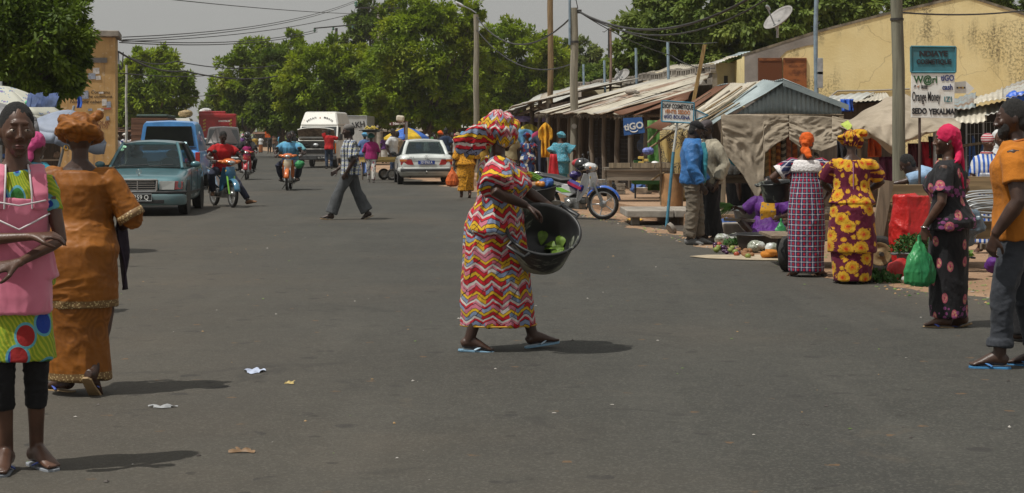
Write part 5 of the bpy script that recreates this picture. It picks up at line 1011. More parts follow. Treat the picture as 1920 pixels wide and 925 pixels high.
CAPB = [('e', (0, .012, .062), (.088, .104, .066)), ('t', [(0, -.06, .052), (0, -.11, .047), (0, -.155, .036)], [(.075, .012), (.07, .009), (.045, .006)])]
KUFI = [('e', (0, .014, .07), (.086, .1, .066))]
def H_(p, c=.4, d=None, n=None, pole=None, flip=0):
    h = {'p': p, 'c': c}
    if d: h['d'] = d
    if n: h['n'] = n
    if pole: h['pole'] = pole
    if flip: h['flip'] = 1
    return h
# ---- A: woman crossing with the black tub
pos = at(936, 657)
PW = person('woman in a zigzag print dress and headscarf crossing the street with a black tub', pos, 96, 1.66, g=1.08, vox=.0065, lean=2, twist=-4, pelvis=(0, .02, .9),
    feet=((-.09, .225, .108, -6, 4), (.08, -.25, .113, 4, -8)), hands=(H_((-.30, -.16, 1.055), .55, (.05, -.85, -.5), (.1, -.3, -.9), (-.8, .7, -.1)), H_((.02, -.44, .98), .5, (-.3, -.8, -.4), (-.4, 0, -.9))),
    head=(34, 8, 0), skin=SK1, face=0, arm=1.1,
    wear=[('skirt', ZIG, {'rings': [(.185, .178, .272, 0, .005), (.25, .182, .27, 0, .006), (.5, .195, .252, 0, .018), (.75, .2, .228, 0, .035), (.9, .195, .205, 0, .035), (1.0, .19, .19, 0, .02), (1.04, .17, .16, 0, .01)], 'fold': .02, 'fs': (7, 2.2)}),
          ('blouse', ZIG, {'e': .045, 'z0': .87, 'flare': .03, 'bust': .07, 'belly': .0, 'z1': 1.4, 'nr': (.1, .085, .01), 'sleeve': .86, 'sr': (.092, .105), 'fold': .022, 'fs': (8, 3.5)}),
          ('headscarf', ZIG, {'blobs': [('e', (0, .025, .05), (.104, .12, .108), (-18, 0, 0)), ('e', (0, .1, .03), (.085, .075, .085)), ('e', (.06, .0, .0), (.05, .09, .09)), ('e', (-.06, .0, .0), (.05, .09, .09)), ('t', [(0, .09, .04), (.01, .15, .01), (.0, .25, -.06), (-.01, .4, -.15)], [(.05, .06), (.034, .06), (.03, .075), (.014, .06)]), ('t', [(0, .1, -.02), (.03, .17, -.1), (.03, .27, -.2)], [(.05, .06), (.03, .055), (.018, .05)]), ('t', [(.1*cos(a), .02+.115*sin(a), .03+.05*cos(a*1.0+1.6)) for a in [2*pi*i/16 for i in range(16)]], .026, 1)], 'fold': .026, 'fs': (13, 13)}),
          ('flip_flop', STRAP_B, {'sole': SOLE_B})])
mb = MB(); mb.tube([(0+.18*cos(a), .005+.275*sin(a), .186) for a in [2*pi*i/28 for i in range(28)]], .006, 5, closed=True); mb.build('hem_piping', paint('hem_yellow', (.5, .28, .02)), PW.root)
TUBM = (lambda t: t.done(t.mix((t.noise(2.2, 6, t.comb(t.x*1.2, t.y*5, t.z*1.2), rough=.75)-.47).st(0, .1)*(t.vor(3.1) < .5), t.mix(t.noise(8, 5).st(.35, .7), (.012, .013, .014), (.026, .028, .029)), (.26, .28, .22)), t.noise(9, 3)*.3+.32, 0, (t.noise(30, 3), .1, .004)))(T('scuffed_black_plastic'))
def tub(name, label, c, axis, r, r2, h, mat=None, side=None, cat='tub', group=None):
    o = root(name, label, cat, c, 0, group); a = Vector(axis).normalized()
    pr = [(r2*.2, 0), (r2, .0), (r2+(r-r2)*.3, h*.3), (r*.97, h*.9), (r*.985, h*.97), (r*1.05, h*.985), (r*1.075, h), (r*1.05, h+.014), (r*1.0, h+.014), (r*.965, h*.97), (r*.93, h*.84), (r2+(r-r2)*.25, h*.25), (r2*.94, .016), (r2*.2, .014)]
    MB().lathe(pr, -a*h, a, 40, side=side).build('bowl', mat or TUBM, o)
    sx, sy, _ = frame(a, side)
    for s in (-1, 1):
        q = lambda u, w, z: sx*(s*u)+sy*w+a*z
        MB().tube([q(r*1.0, -.085*r/.27, -.004), q(r*1.2, -.08*r/.27, -.008), q(r*1.2, .08*r/.27, -.008), q(r*1.0, .085*r/.27, -.004)], [(.016, .012)]*4, 8).build('handle', mat or TUBM, o)
    return o
tc_ = pt(1019, 431, 11.82); ax_ = Vector((.1, -.62, .74)); tb = tub('black_tub', 'scuffed black plastic tub tilted in the zigzag dress woman’s hands'.replace('’', "'"), tc_, ax_, .25, .185, .255, side=(.6, .35, .65))
LEAFG = paint('leaf_green', (.13, .23, .02), .6, var=.4, scale=20, trans=.3); DGRN = paint('herb_green', (.03, .09, .015), .7, var=.5, scale=25)
axn = ax_.normalized(); s_, b_, _ = frame(axn, (.75, .35, -.5))
for i in range(9):
    mb = MB(); q = tc_-axn*.235+s_*random.uniform(.0, .15)+b_*random.uniform(-.1, .1)*1; a = random.uniform(0, 6.28); u_ = (s_*cos(a)+b_*sin(a)+axn*.5).normalized(); w_ = u_.cross(axn).normalized()
    mb.sheet(lambda u, v: q+u_*(.1*v)+w_*((u-.5)*.075*sin(pi*min(.97, v*.9+.06)))+axn*(.03*sin(v*3)+.02*abs(u-.5)), 4, 5); tag(mb.build('lettuce_leaf', LEAFG), 'pale green leaf lying at the bottom of the scuffed tub', 'leaf', 'leaves left in the tub')
scr = MB(); q0 = tc_-axn*.24; scr.sheet(lambda u, v: q0+s_*(-.02+.09*u-.1)+b_*(.05-.09*v-.04)+axn*(.015+.02*sin(u*7+v*4)), 8, 6); tag(scr.build('plastic_bag', paint('bag_grey', (.12, .13, .14), .35)), 'crumpled dark grey plastic at the bottom of the tub', 'bag')
# ---- B: woman in orange seen from behind
pos = at(150, 738)
PO = person('woman in an orange damask outfit and turban walking away', pos, 176, 1.6, g=1.2, vox=.0065, lean=1, pelvis=(0, 0, .92),
    feet=((-.12, .12, .16, -4, 40), (.11, -.06, .1, 62, 0)), hands=(H_((-.17, -.2, 1.0), .4, None, None, (-.7, .6, 0)), H_((.12, -.26, 1.02), .4, None, None, (1, .3, 0))), head=(32, 2, 0), skin=SK1, face=0, arm=1.05,
    wear=[('skirt', BAZS, {'rings': [(.1, .205, .17, 0, .03), (.2, .2, .165, 0, .03), (.42, .19, .165, .01, .02), (.7, .215, .19, 0, .02), (.95, .19, .17, 0, .02)], 'fold': .02, 'fs': (6, 2.6)}),
          ('tunic', BAZT, {'e': .03, 'z0': .84, 'flare': .02, 'bust': .05, 'z1': 1.375, 'nr': (.105, .075, .01), 'sleeve': 1.02, 'sr': (.072, .07), 'fold': .011, 'fs': (7, 9), 'rings': [(.545, .235, .185, -.01, .03), (.57, .236, .186, -.01, .03), (.75, .238, .2, 0, .03), (.92, .236, .2, 0, .025), (1.04, .19, .15, 0, .01), (1.1, .18, .14, 0, 0)]}),
          ('turban', BAZ, {'blobs': [('e', (0, .015, .06), (.108, .122, .1), (-14, 0, 6)), ('t', [(.112*cos(a), .012+.125*sin(a), .03+.04*sin(a+.6)) for a in [2*pi*i/18 for i in range(18)]], .036, 1), ('t', [(.1*cos(a), .012+.11*sin(a), .085+.035*sin(a+2.2)) for a in [2*pi*i/18 for i in range(18)]], .03, 1), ('e', (-.1, .03, .135), (.05, .035, .028), (0, 30, 20))], 'fold': .013, 'fs': (12, 30)}),
          ('flip_flop', STRAP_V, {'sole': SOLE_T})])
mb = MB(); mb.tube([PO.tor(.128*cos(a), .014+.088*sin(a), 1.372-.028*sin(a)) for a in [2*pi*i/30 for i in range(30)]], [(.016, .008)]*30, 8, closed=True); mb.build('neck_lace', LACE, PO.root)
for sh, el, wr in zip(PO.sh, PO.el, PO.wr):
    d = (el-sh).normalized(); c0 = el+(wr-el).normalized()*.0; mb = MB(); mb.tube([c0-d*.035, c0+d*.012], .086, 18, caps=False); mb.build('cuff_lace', LACE, PO.root, solid=.006)
mb = MB(); mb.M = PO.M; mb.tube([(.085+.012*sin(a), .012, -.06+.016*cos(a)) for a in [2*pi*i/14 for i in range(14)]], .005, 6, closed=True); mb.build('earring', paint('gold', (.6, .38, .1), .25, 1), PO.root)
bg_ = pos+Vector((-.215, .03, 0)); mb = MB()
mb.loft([(0, 0, .78, .03, .12), (0, 0, .86, .045, .13), (0, 0, 1.0, .04, .1), (0, 0, 1.08, .02, .05)], 14); o = mb.build('handbag', paint('bag_black', (.015, .016, .018), .3), None); o.location = bg_; tag(o, 'black shoulder bag tucked under the arm of the orange dress woman', 'handbag')
mb = MB(); mb.tube([(0, -.03, 1.07), (.03, -.05, 1.2), (.05, 0, 1.3), (.03, .06, 1.2), (0, .04, 1.07)], .009, 6); mb.build('strap', paint('bag_black', (.015, .016, .018)), o); MB().ell((0, -.05, 1.075), (.014, .02, .014), 8).build('clasp', STEEL, o)
mb = MB(); mb.sheet(lambda u, v: pos+Vector((.215+.02*sin(v*7+u*5)+.02*(1-v), .12+.12*(u-.5), .6+.55*v)), 10, 12); tag(mb.build('dark_shawl', plain('dark_shawl', (.03, .02, .035)), solid=.01), 'dark shawl trailing behind the orange dress woman', 'shawl')
# ---- C: girl in pink apron
pos = at(31, 882)
PG = person('girl in a pink apron over a green circle print dress looking across the street', pos, 16, 1.64, g=.82, vox=.006, pelvis=(0, 0, .92), twist=4,
    feet=((-.045, .0, .105, -10, 0), (.09, .06, .105, 26, 0)), hands=(H_((.06, -.2, 1.1), .5, (.95, -.1, .05), (.1, .3, -.9), (-1, .3, -.4)), H_((.015, -.215, .985), .6, (-.9, -.2, -.2), (.1, .5, -.6), (1, .4, -.3))), head=(8, 2, 0), hair='short', skin=SK2, face=.9, hs=1.02, arm=.86, handk=.95,
    wear=[('dress', CIRC, {'e': .014, 'z0': .86, 'z1': 1.39, 'nr': (.085, .07, 0), 'flare': .03, 'sleeve': .5, 'sr': (.052, .056), 'fold': .012, 'rings': [(.52, .185, .155, 0, .0), (.6, .178, .15), (.8, .155, .13), (1.0, .135, .11)]}),
          ('leggings', BLK_, {'r': (.085, .06, .048), 'hem': .52, 'fold': .007, 'fs': (14, 30)}),
          ('apron', PINK, {'name': 'apron', 'e': .028, 'z0': .9, 'z1': 1.27, 'sleeve': 0, 'flare': .03, 'fold': .016, 'fs': (8, 3), 'rings': [(.74, .165, .15, 0, -.01), (.82, .162, .148, 0, -.01), (.95, .152, .13, 0, -.005), (1.06, .138, .118)]}),
          ('flip_flop', STRAP_V, {'sole': paint('sole_grey', (.25, .27, .3))})])
for s in (-1, 1):
    mb = MB(); P3 = [PG.tor(s*.1, -.118, 1.22), PG.tor(s*.098, -.122, 1.29), PG.tor(s*.092, -.085, 1.375), PG.tor(s*.088, -.02, 1.42), PG.tor(s*.088, .06, 1.4), PG.tor(s*.09, .105, 1.28)]
    mb.tube(P3, [(.04, .011)]*6, 10, side=(1, 0, 0)); skinned(mb, 'apron_strap', PINK, PG.root, .007, 2, (.006, 12, 12, 3, .6))
    MB().tube([p+Vector((-s*.038, -.012, .004)) for p in P3], .0045, 6).build('piping', WPIPE, PG.root)
fy = lambda x, z: -(.118+.028)*math.sqrt(max(.05, 1-(x/.185)**2))-.008
for zz, dp in ((1.2, .07), (1.265, .025)):
    MB().tube([PG.tor(x, fy(x, zz)-.008, zz-dp*(1-abs(x)/.14)) for x in [-.14+.28*i/12 for i in range(13)]], .0045, 6).build('piping', WPIPE, PG.root)
# ---- D: woman in embroidered black with magenta scarf, green bag
pos = at(1776, 614)
PP = person('woman in embroidered black dress and magenta headscarf holding a green bag', pos, -118, 1.575, g=1.06, vox=.0065, lean=2, pelvis=(0, .02, .92),
    feet=((-.08, .09, .1, -10, 22), (.06, .0, .1, 6, 0)), hands=(H_((-.24, -.08, 1.02), .5, None, None, (-1, .5, -.2)), H_((.24, -.13, .86), .75, (.02, -.15, -.95), (-.9, 0, -.1))), head=(26, -2, 0), skin=SK2, face=0,
    wear=[('skirt', EMB, {'rings': [(.09, .145, .155, 0, .01), (.2, .145, .155, 0, .01), (.5, .16, .16, 0, .005), (.75, .18, .16, 0, .015), (.93, .185, .16, 0, .015), (1.05, .15, .12)], 'fold': .016}),
          ('blouse', EMB, {'e': .03, 'z0': .84, 'flare': .05, 'bust': .05, 'z1': 1.41, 'nr': (.085, .07, .01), 'sleeve': .72, 'sr': (.068, .072), 'fold': .018}),
          ('headscarf', PINKS, {'blobs': [('e', (0, .02, .04), (.09, .108, .102), (-12, 0, 0)), ('t', [(0, .06, .02), (0, .105, -.06), (.0, .13, -.16), (.01, .145, -.26)], [(.075, .05), (.065, .035), (.045, .028), (.03, .02)]), ('t', [(.02, .1, -.08), (.09, .08, -.17), (.11, .02, -.2), (.09, .1, -.28), (.075, .14, -.4)], [(.03, .03), (.035, .025), (.035, .025), (.03, .02), (.02, .014)]), ('t', [(-.02, .1, -.08), (-.06, .13, -.22), (-.1, .14, -.38), (-.115, .13, -.5)], [(.04, .03), (.045, .025), (.04, .02), (.03, .012)])], 'fold': .012, 'fs': (14, 8)}),
          ('flip_flop', STRAP_V, {'sole': SOLE_T})])
mb = MB(); mb.M = PP.M; mb.ell((.078, -.005, -.03), (.006, .006, .009), 8); mb.build('earring', paint('silver', (.6, .6, .6), .2, 1), PP.root)
w = PP.wr[1]; MB().tube([w+Vector((.03*cos(a), .03*sin(a), .0)) for a in [2*pi*i/14 for i in range(14)]], .006, 6, closed=True).build('bangle', paint('silver', (.6, .6, .6), .2, 1), PP.root)
t = T('green_plastic_bag'); n = t.noise(5, 5); c = t.mix(n.st(.35, .7), (.03, .25, .1), (.07, .4, .14)); GBAG = t.done(c, n*.3+.2, 0, (t.noise(14, 5), .5, .02), trans=.35)
def bag(name, label, top, h, w, mat, yaw=0, group=None, seed=1):
    mb = MB(); mb.loft([(0, 0, -h, w*.55, w*.4), (0, 0, -h*.93, w*.92, w*.62), (0, 0, -h*.7, w, w*.66), (0, 0, -h*.45, w*.78, w*.5), (0, 0, -h*.2, w*.36, w*.26), (0, 0, -.02, w*.12, w*.1), (0, 0, .03, w*.1, w*.08)], 28)
    o = skinned(mb, name, mat, None, .007, 1, (.034, 16, 2.2, seed, .9)); o.location = top; o.rotation_euler = (0, 0, R(yaw)); return tag(o, label, 'bag', group)
k = 1.575/1.7; hp = pos+Matrix.Rotation(R(-118), 3, 'Z')@(PP.wr[1]+Vector((.02, -.04, -.1)))*k
bag('green_bag', 'full green plastic bag hanging from the magenta scarf woman\'s hand', hp, .36, .125, GBAG, 20)
# ---- E: man in orange shirt
pos = at(1911, 690)
PM = person('man in orange shirt and grey trousers at the edge of the street', pos, -112, 1.735, g=1.1, male=True, vox=.0068, lean=3, pelvis=(0, 0, .92),
    feet=((-.1, .1, .1, -8, 0), (.11, -.11, .105, 8, 0)), hands=(None, H_((.27, -.12, .86), .75, (-.1, -.25, -.95), (-.8, .4, 0), (.3, 1, 0))), head=(14, 4, 0), hair='grey', skin=SK1, face=0, arm=1.1,
    wear=[('trousers', SLATE, {'r': (.1, .078, .066), 'hem': .9, 'cuff': 1, 'fold': .014, 'fs': (7, 9)}), ('shirt', ORSH, {'e': .028, 'z0': .82, 'flare': .03, 'sleeve': .6, 'sr': (.06, .068), 'z1': 1.435, 'nr': (.075, .07, .01), 'fold': .018, 'fs': (7, 4)}), ('flip_flop', paint('strap_cobalt', (.04, .16, .4)), {'sole': paint('sole_cobalt', (.04, .2, .42))})])
mb = MB(); mb.M = PM.M; mb.ell((0, -.058, -.085), (.054, .036, .045), 14).ell((.045, -.05, -.06), (.022, .03, .045), 10).ell((-.045, -.05, -.06), (.022, .03, .045), 10); skinned(mb, 'beard', GHAIR, PM.root, .008, 1, (.004, 70, 70, 4, 1))
mb = MB(); mb.tube([PM.tor(.078*cos(a), .01+.073*sin(a), 1.44-.012*cos(a+1.5)) for a in [2*pi*i/22 for i in range(22)]], .009, 8, closed=True); mb.build('collar', paint('collar_trim', (.35, .1, .01)), PM.root)
person('person in a red skirt and black wrap partly behind the orange shirt man', at(1936, 640), -150, 1.6, vox=.012, wear=[('skirt', paint('pink_red_skirt', (.42, .06, .08), .85, var=.5, scale=30), {'rings': [(.38, .2, .17), (.7, .2, .17), (1.0, .16, .13)]}), ('skirt', BLK_, {'name': 'underskirt', 'rings': [(.06, .2, .17), (.38, .19, .16), (.5, .17, .14)]}), ('blouse', BLK_, {}), ('headscarf', BLK_, {'blobs': SCARF})])
# ---- F, G: women buying vegetables
pos = at(1512, 519)
PF_ = person('woman in a long tartan dress with white lace collar and orange headscarf', pos, 172, 1.54, g=1.12, vox=.008, lean=2, feet=((-.14, .02, .1, -30, 0), (.14, .04, .1, 30, 12)), hands=(H_((-.25, -.05, .98), .4, None, None, (-1, .4, 0)), H_((.3, -.22, 1.08), .3, (.3, -.9, -.1), (-.8, 0, -.4), (1, .6, -.3))), head=(-12, 14, 0), skin=SK2,
    wear=[('dress', TART, {'e': .02, 'z0': 1.0, 'flare': .0, 'bust': .04, 'z1': 1.36, 'nr': (.12, .08, .01), 'sleeve': .62, 'sr': (.072, .085), 'fold': .016, 'fs': (8, 1.8), 'rings': [(.07, .215, .19, 0, .02), (.2, .212, .188, 0, .02), (.5, .212, .18, 0, .02), (.8, .21, .175, 0, .02), (1.0, .19, .155, 0, .01), (1.15, .178, .137)]}),
          ('blouse', WLACE, {'name': 'lace_collar', 'e': .034, 'z0': 1.24, 'z1': 1.372, 'nr': (.125, .082, .012), 'sleeve': 0, 'flare': 0, 'fold': .006}),
          ('headscarf', ORHEAD, {'blobs': SCARF+[('t', [(0, .1, -.06), (-.03, .12, -.14), (-.06, .12, -.2)], [(.03, .02), (.04, .02), (.03, .012)])], 'fold': .014, 'fs': (14, 14)}), ('flip_flop', SOLE_D, {'sole': SOLE_D})])
for sh, el in zip(PF_.sh, PF_.el): d = el-sh; MB().tube([sh+d*.45, sh+d*.68], [.082, .1], 18, caps=False).build('lace_cuff', WLACE, PF_.root, solid=.006)
k = 1.54/1.7; hp = pos+Matrix.Rotation(R(172), 3, 'Z')@(PF_.wr[1]+Vector((.0, -.04, 0)))*k
tub('black_tub', 'small black tub held on the hip of the tartan dress woman', hp+Vector((-.05, .02, .02)), (-.1, -.1, 1), .175, .14, .2, side=(1, 0, 0))
pos = at(1597, 532)
PFl = person('woman in maroon dress printed with big yellow flowers and matching headwrap', pos, 176, 1.545, g=1.28, vox=.008, lean=3, feet=((-.16, .0, .1, -34, 0), (.15, .05, .1, 4, 0)), hands=(H_((-.2, -.3, 1.02), .4, None, None, (-1, .3, -.1)), H_((.15, -.32, 1.0), .4, None, None, (1, .3, -.1))), head=(-10, 16, 0), skin=SK1,
    wear=[('skirt', FLOW, {'rings': [(.045, .2, .19, 0, .03), (.2, .215, .2, 0, .03), (.35, .225, .2, 0, .02), (.6, .22, .19), (1.0, .17, .13)], 'fold': .02, 'fs': (7, 2)}),
          ('blouse', FLOW, {'e': .022, 'z0': .9, 'z1': 1.38, 'nr': (.1, .072, .01), 'bust': .04, 'flare': .03, 'sleeve': .75, 'sr': (.08, .085), 'fold': .016, 'rings': [(.36, .27, .23, -.0, .02), (.4, .272, .232, -.0, .02), (.6, .262, .225, 0, .02), (.85, .235, .205, 0, .03), (1.0, .2, .165, 0, .02), (1.1, .16, .12)]}),
          ('headwrap', FLOW, {'blobs': WRAP+[('e', (-.06, .05, .1), (.1, .06, .045), (0, 25, 0)), ('e', (.1, .04, .06), (.06, .07, .03), (0, 20, 0)), ('e', (-.13, .06, .1), (.045, .04, .035))], 'fold': .022, 'fs': (13, 13)}), ('flip_flop', SOLE_D, {'sole': SOLE_D})])
mb = MB(); mb.tube([PFl.tor(.0, .155, 1.36), PFl.tor(.0, .165, 1.2), PFl.tor(0, .15, 1.02)], [(.006, .004)]*3, 6); mb.build('zip', paint('zip_pink', (.4, .16, .3)), PFl.root)
# ---- H: seated vendor
pos = at(1440, 452)
PV = person('seated vendor in purple and gold dress holding out a bunch of greens', pos, -8, 1.6, g=1.12, vox=.009, lean=8, pelvis=(0, .1, .2), feet=((-.2, -.35, .1, -30, 0, (-1, -.3, .5)), (.2, -.35, .1, 30, 0, (1, -.3, .5))),
    hands=(H_((-.43, -.14, .5), .8, (-.8, -.4, .3), (.2, -.3, -.8), (-.5, .5, -.8)), H_((.19, -.27, .38), .7, None, None, (1, .3, -.6))), head=(-34, -8, 0), hair='short', skin=SK1, face=.1,
    wear=[('dress', PURP, {'e': .028, 'z0': .86, 'z1': 1.385, 'nr': (.1, .07, 0), 'bust': .04, 'sleeve': .8, 'sr': (.085, .09), 'fold': .018}), ('skirt', PURP, {'rings': [(.03, .36, .4, 0, -.1), (.12, .36, .4, 0, -.1), (.24, .25, .26, 0, .0), (.4, .17, .13, 0, .06)], 'fold': .03})])
GOLDC = (lambda t: cloth(t, t.mix(t.vor(16) < .28, (.5, .26, .02), (.2, .16, .14))))(T('gold_panel'))
mb = MB()
for i in range(6):
    z = .98+.36*i/5
    pass
mb.tube([PV.tor(0, -.155, .9), PV.tor(0, -.18, 1.05), PV.tor(0, -.185, 1.22), PV.tor(0, -.13, 1.34)], [(.12, .02), (.12, .03), (.125, .03), (.1, .02)], 14, side=(1, 0, 0)); skinned(mb, 'gold_panel', GOLDC, PV.root, .01, 2, (.008, 12, 8, 2, .6))
k = 1.6/1.7; Rv = Matrix.Rotation(R(-8), 3, 'Z'); hv = pos+Rv@(PV.wr[0]+Vector((-.07, -.04, .03)))*k
mb = MB()
for i in range(70):
    a = Vector((-1+random.uniform(-.35, .35), random.uniform(-.4, .4), random.uniform(-.7, .3))); mb.tube([hv, hv+a*.12+Vector((0, 0, .02)), hv+a*random.uniform(.2, .34)+Vector((0, 0, -.02))], [.004, .004, .0015], 4, smooth=False)
tag(mb.build('herb_bunch', paint('dill_green', (.08, .22, .03), .6, var=.4, scale=20)), 'bunch of feathery greens held out by the purple dressed vendor', 'herbs')
hv = pos+Rv@(PV.wr[1]+Vector((-.0, -.05, -.06)))*k; bag('green_bag', 'small green bag held low in the vendor\'s hand', hv, .2, .1, GBAG, 30, seed=4)
# ---- I, J: two men talking
pos = at(1297, 459)
PB_ = person('man in blue and teal jacket and dark cap talking beside the slab', pos, 82, 1.72, male=True, g=1.12, vox=.0085, lean=3, feet=((-.11, .03, .1, -10, 0), (.08, -.09, .1, 8, 0)), hands=(H_((-.26, -.14, .84), .5), H_((.22, -.2, .86), .5)), head=(14, 18, 0), hair='short', skin=SK3,
    wear=[('trousers', KHAK, {'r': (.11, .085, .085), 'hem': .96, 'fold': .022, 'fs': (7, 13)}), ('jacket', JBLUE, {'e': .048, 'z0': .84, 'flare': .0, 'z1': 1.45, 'nr': (.08, .075, .01), 'sleeve': 1.92, 'sr': (.08, .06), 'fold': .02, 'fs': (6, 6), 'sharp': .7}), ('cap', BLK_, {'blobs': CAPB, 'fold': .004}), ('shoe', paint('shoe_grey', (.14, .14, .14)))])
mb = MB(); mb.tube([PB_.tor(-.12, -.13, 1.41), PB_.tor(-.14, -.17, 1.25), PB_.tor(-.13, -.17, 1.05), PB_.tor(-.12, -.165, .87)], [(.06, .03), (.07, .03), (.07, .03), (.06, .03)], 12, side=(1, .4, 0)); skinned(mb, 'teal_panel', JTEAL, PB_.root, .01, 2, (.012, 8, 8, 5, .6))
person('man in cream jacket, orange shirt and flared black trousers with a faded cap', at(1329, 455), -62, 1.74, male=True, g=1.05, vox=.0085, lean=2, feet=((-.12, .0, .1, -10, 0), (.12, .02, .1, 10, 0)), head=(10, 14, 0), hair='short', skin=SK3,
    wear=[('trousers', BLK_, {'r': (.115, .1, .115), 'hem': .98, 'fold': .018, 'fs': (8, 2)}), ('jacket', CREAMJ, {'e': .04, 'z0': .82, 'sleeve': 1.9, 'sr': (.08, .058), 'fold': .022}), ('shirt', plain('ochre_shirt', (.38, .18, .02)), {'name': 'shirt', 'e': .052, 'z0': .8, 'z1': 1.36, 'ts': None, 'sleeve': 0, 'fold': .01, 'flare': -.02}) if 0 else ('cap', plain('faded_cap', (.09, .075, .08)), {'blobs': CAPB, 'fold': .004}), ('shoe', paint('shoe_brown', (.07, .05, .04)))])
# ---- K: women at the clothes shack, man in khaki
person('woman in blue, white and red mosaic print dress at the clothes shack', at(990, 354), 186, 1.62, g=1.15, vox=.013, head=(10, 6, 0), side=3, feet=((-.1, .03, .1, -8, 0), (.12, .0, .1, 8, 0)), hands=(None, H_((.33, -.1, .9), .5)), skin=SK2,
    wear=[('dress', MOSA, {'e': .03, 'z0': .86, 'z1': 1.36, 'nr': (.12, .08, .02), 'sleeve': .45, 'sr': (.085, .1), 'flare': .05, 'fold': .02, 'rings': [(.42, .26, .2), (.5, .255, .195), (.75, .23, .19), (1., .18, .15), (1.1, .16, .12)]}), ('skirt', MOSA, {'rings': [(.08, .19, .17), (.3, .2, .17), (.6, .19, .16)]}), ('headwrap', MOSA, {'blobs': WRAP, 'fold': .015}), ('flip_flop', SOLE_D, {})])
person('woman in light blue speckled boubou and headwrap at the shack posts', at(1051, 363), 168, 1.62, g=1.15, vox=.013, head=(-24, 10, 0), lean=5, hands=(H_((-.34, -.2, .95), .4, None, None, (-1, .3, 0)), None), skin=SK2,
    wear=[('tunic', SPECK, {'e': .03, 'z0': .86, 'z1': 1.38, 'sleeve': .75, 'sr': (.08, .15), 'flare': .06, 'fold': .02, 'rings': [(.55, .23, .19), (.8, .225, .19), (1.05, .17, .14)]}), ('skirt', SPECK, {'rings': [(.08, .18, .16), (.35, .2, .17), (.7, .18, .16)]}), ('headwrap', SPECK, {'blobs': WRAP+[('e', (-.1, .02, .02), (.05, .06, .06))], 'fold': .015})])
mb = MB(); p = at(1038, 364); mb.sheet(lambda u, v: p+Vector(((u-.5)*(.38-.22*v)*1, .02*sin(u*9), .1+.95*v)), 8, 8); tag(mb.build('red_cloth', paint('red_shawl', (.5, .01, .02), .7, var=.3), solid=.03), 'red shawl hanging beside the light blue speckled boubou', 'cloth')
person('man in khaki polo shirt behind the zigzag headscarf', at(956, 362), 20, 1.75, male=True, vox=.012, head=(-8, 4, 0), hair='short', skin=SK3, wear=[('trousers', GREYT, {}), ('shirt', KSH, {'e': .03, 'sleeve': .6, 'sr': (.075, .08)}), ('shoe', SOLE_D)])
person('woman in spotted yellow and black wrap carrying an orange bag', at(873, 372), 186, 1.6, g=1.2, vox=.012, feet=((-.1, .1, .12, 0, 20), (.1, -.1, .1, 0, 0)), head=(0, 10, 0), hands=(None, H_((.24, -.05, .84), .8)), skin=SK2,
    wear=[('tunic', LEOP, {'e': .035, 'z0': .86, 'sleeve': 1.1, 'sr': (.085, .1), 'flare': .04, 'rings': [(.55, .23, .19), (.9, .22, .18), (1.1, .17, .13)]}), ('skirt', LEOP, {'rings': [(.2, .21, .17), (.3, .2, .17), (.6, .21, .18), (.9, .19, .16)], 'fold': .03}), ('headwrap', LEOP, {'blobs': WRAP})])
bag('orange_bag', 'bright orange cloth bag held by the woman in the spotted wrap', pt(848, 316, 40.4), .42, .15, paint('orange_bag_cloth', (.55, .1, .01), .7), 0, seed=8)
# ---- boy leaning over the cart, girls behind
person('boy in pale blue shirt leaning over the wooden cart to grip a post', Vector((5.18, 20.1, 0)), -96, 1.55, vox=.009, lean=62, pelvis=(0, 0, .95), feet=((-.1, .1, .1, 0, 0), (.1, .1, .1, 0, 0)), hands=(H_((-.22, -.55, .78), .5), H_((.16, -1.0, .98), .7, (0, -.95, -.1), (0, -.1, -1), (.3, 0, -1))), head=(0, 30, 0), hair='short', skin=SK1,
    wear=[('trousers', GREYT, {}), ('shirt', DENIM, {'e': .03, 'sleeve': .75, 'sr': (.075, .085), 'fold': .016})])
person('girl in blue and white striped dress with a striped headband', at(1851, 475), -30, 1.53, vox=.01, head=(60, 4, 0), hands=(H_((-.1, -.3, 1.05), .4), H_((.18, -.25, 1.08), .4)), skin=SK2, face=.1, wear=[('dress', STRB, {'e': .022, 'z0': .86, 'sleeve': .8, 'rings': [(.15, .19, .17), (.5, .18, .16), (.9, .17, .14), (1.1, .15, .11)]}), ('headwrap', STRR, {'blobs': [('e', (0, .014, .05), (.086, .104, .085))]}), ('headscarf', STRR, {'name': 'scarf', 'blobs': [('t', [(.07*cos(a), .02+.07*sin(a), -.15) for a in [2*pi*i/12 for i in range(12)]], .022, 1)]})])
person('girl in a white hood behind the blue striped dress', at(1872, 445), 10, 1.58, vox=.012, head=(-10, 4, 0), skin=SK2, wear=[('dress', WHITEC, {'e': .03, 'sleeve': 1.8, 'rings': [(.1, .2, .18), (.5, .19, .17), (1., .17, .14)]}), ('hood', WHITEC, {'blobs': [('e', (0, .04, .02), (.094, .1, .125)), ('e', (0, .03, -.13), (.1, .09, .07))]})])
mb = MB(); q = pt(1849, 340, 20.9); mb.sheet(lambda u, v: q+Vector(((u-.5)*.16, .02*sin(u*9+v*4), (v-.5)*.2)), 8, 8); tag(mb.build('grey_bag', paint('bag_silver', (.4, .42, .47), .35), solid=.03), 'silvery plastic bag in the hands of the striped dress girl', 'bag')
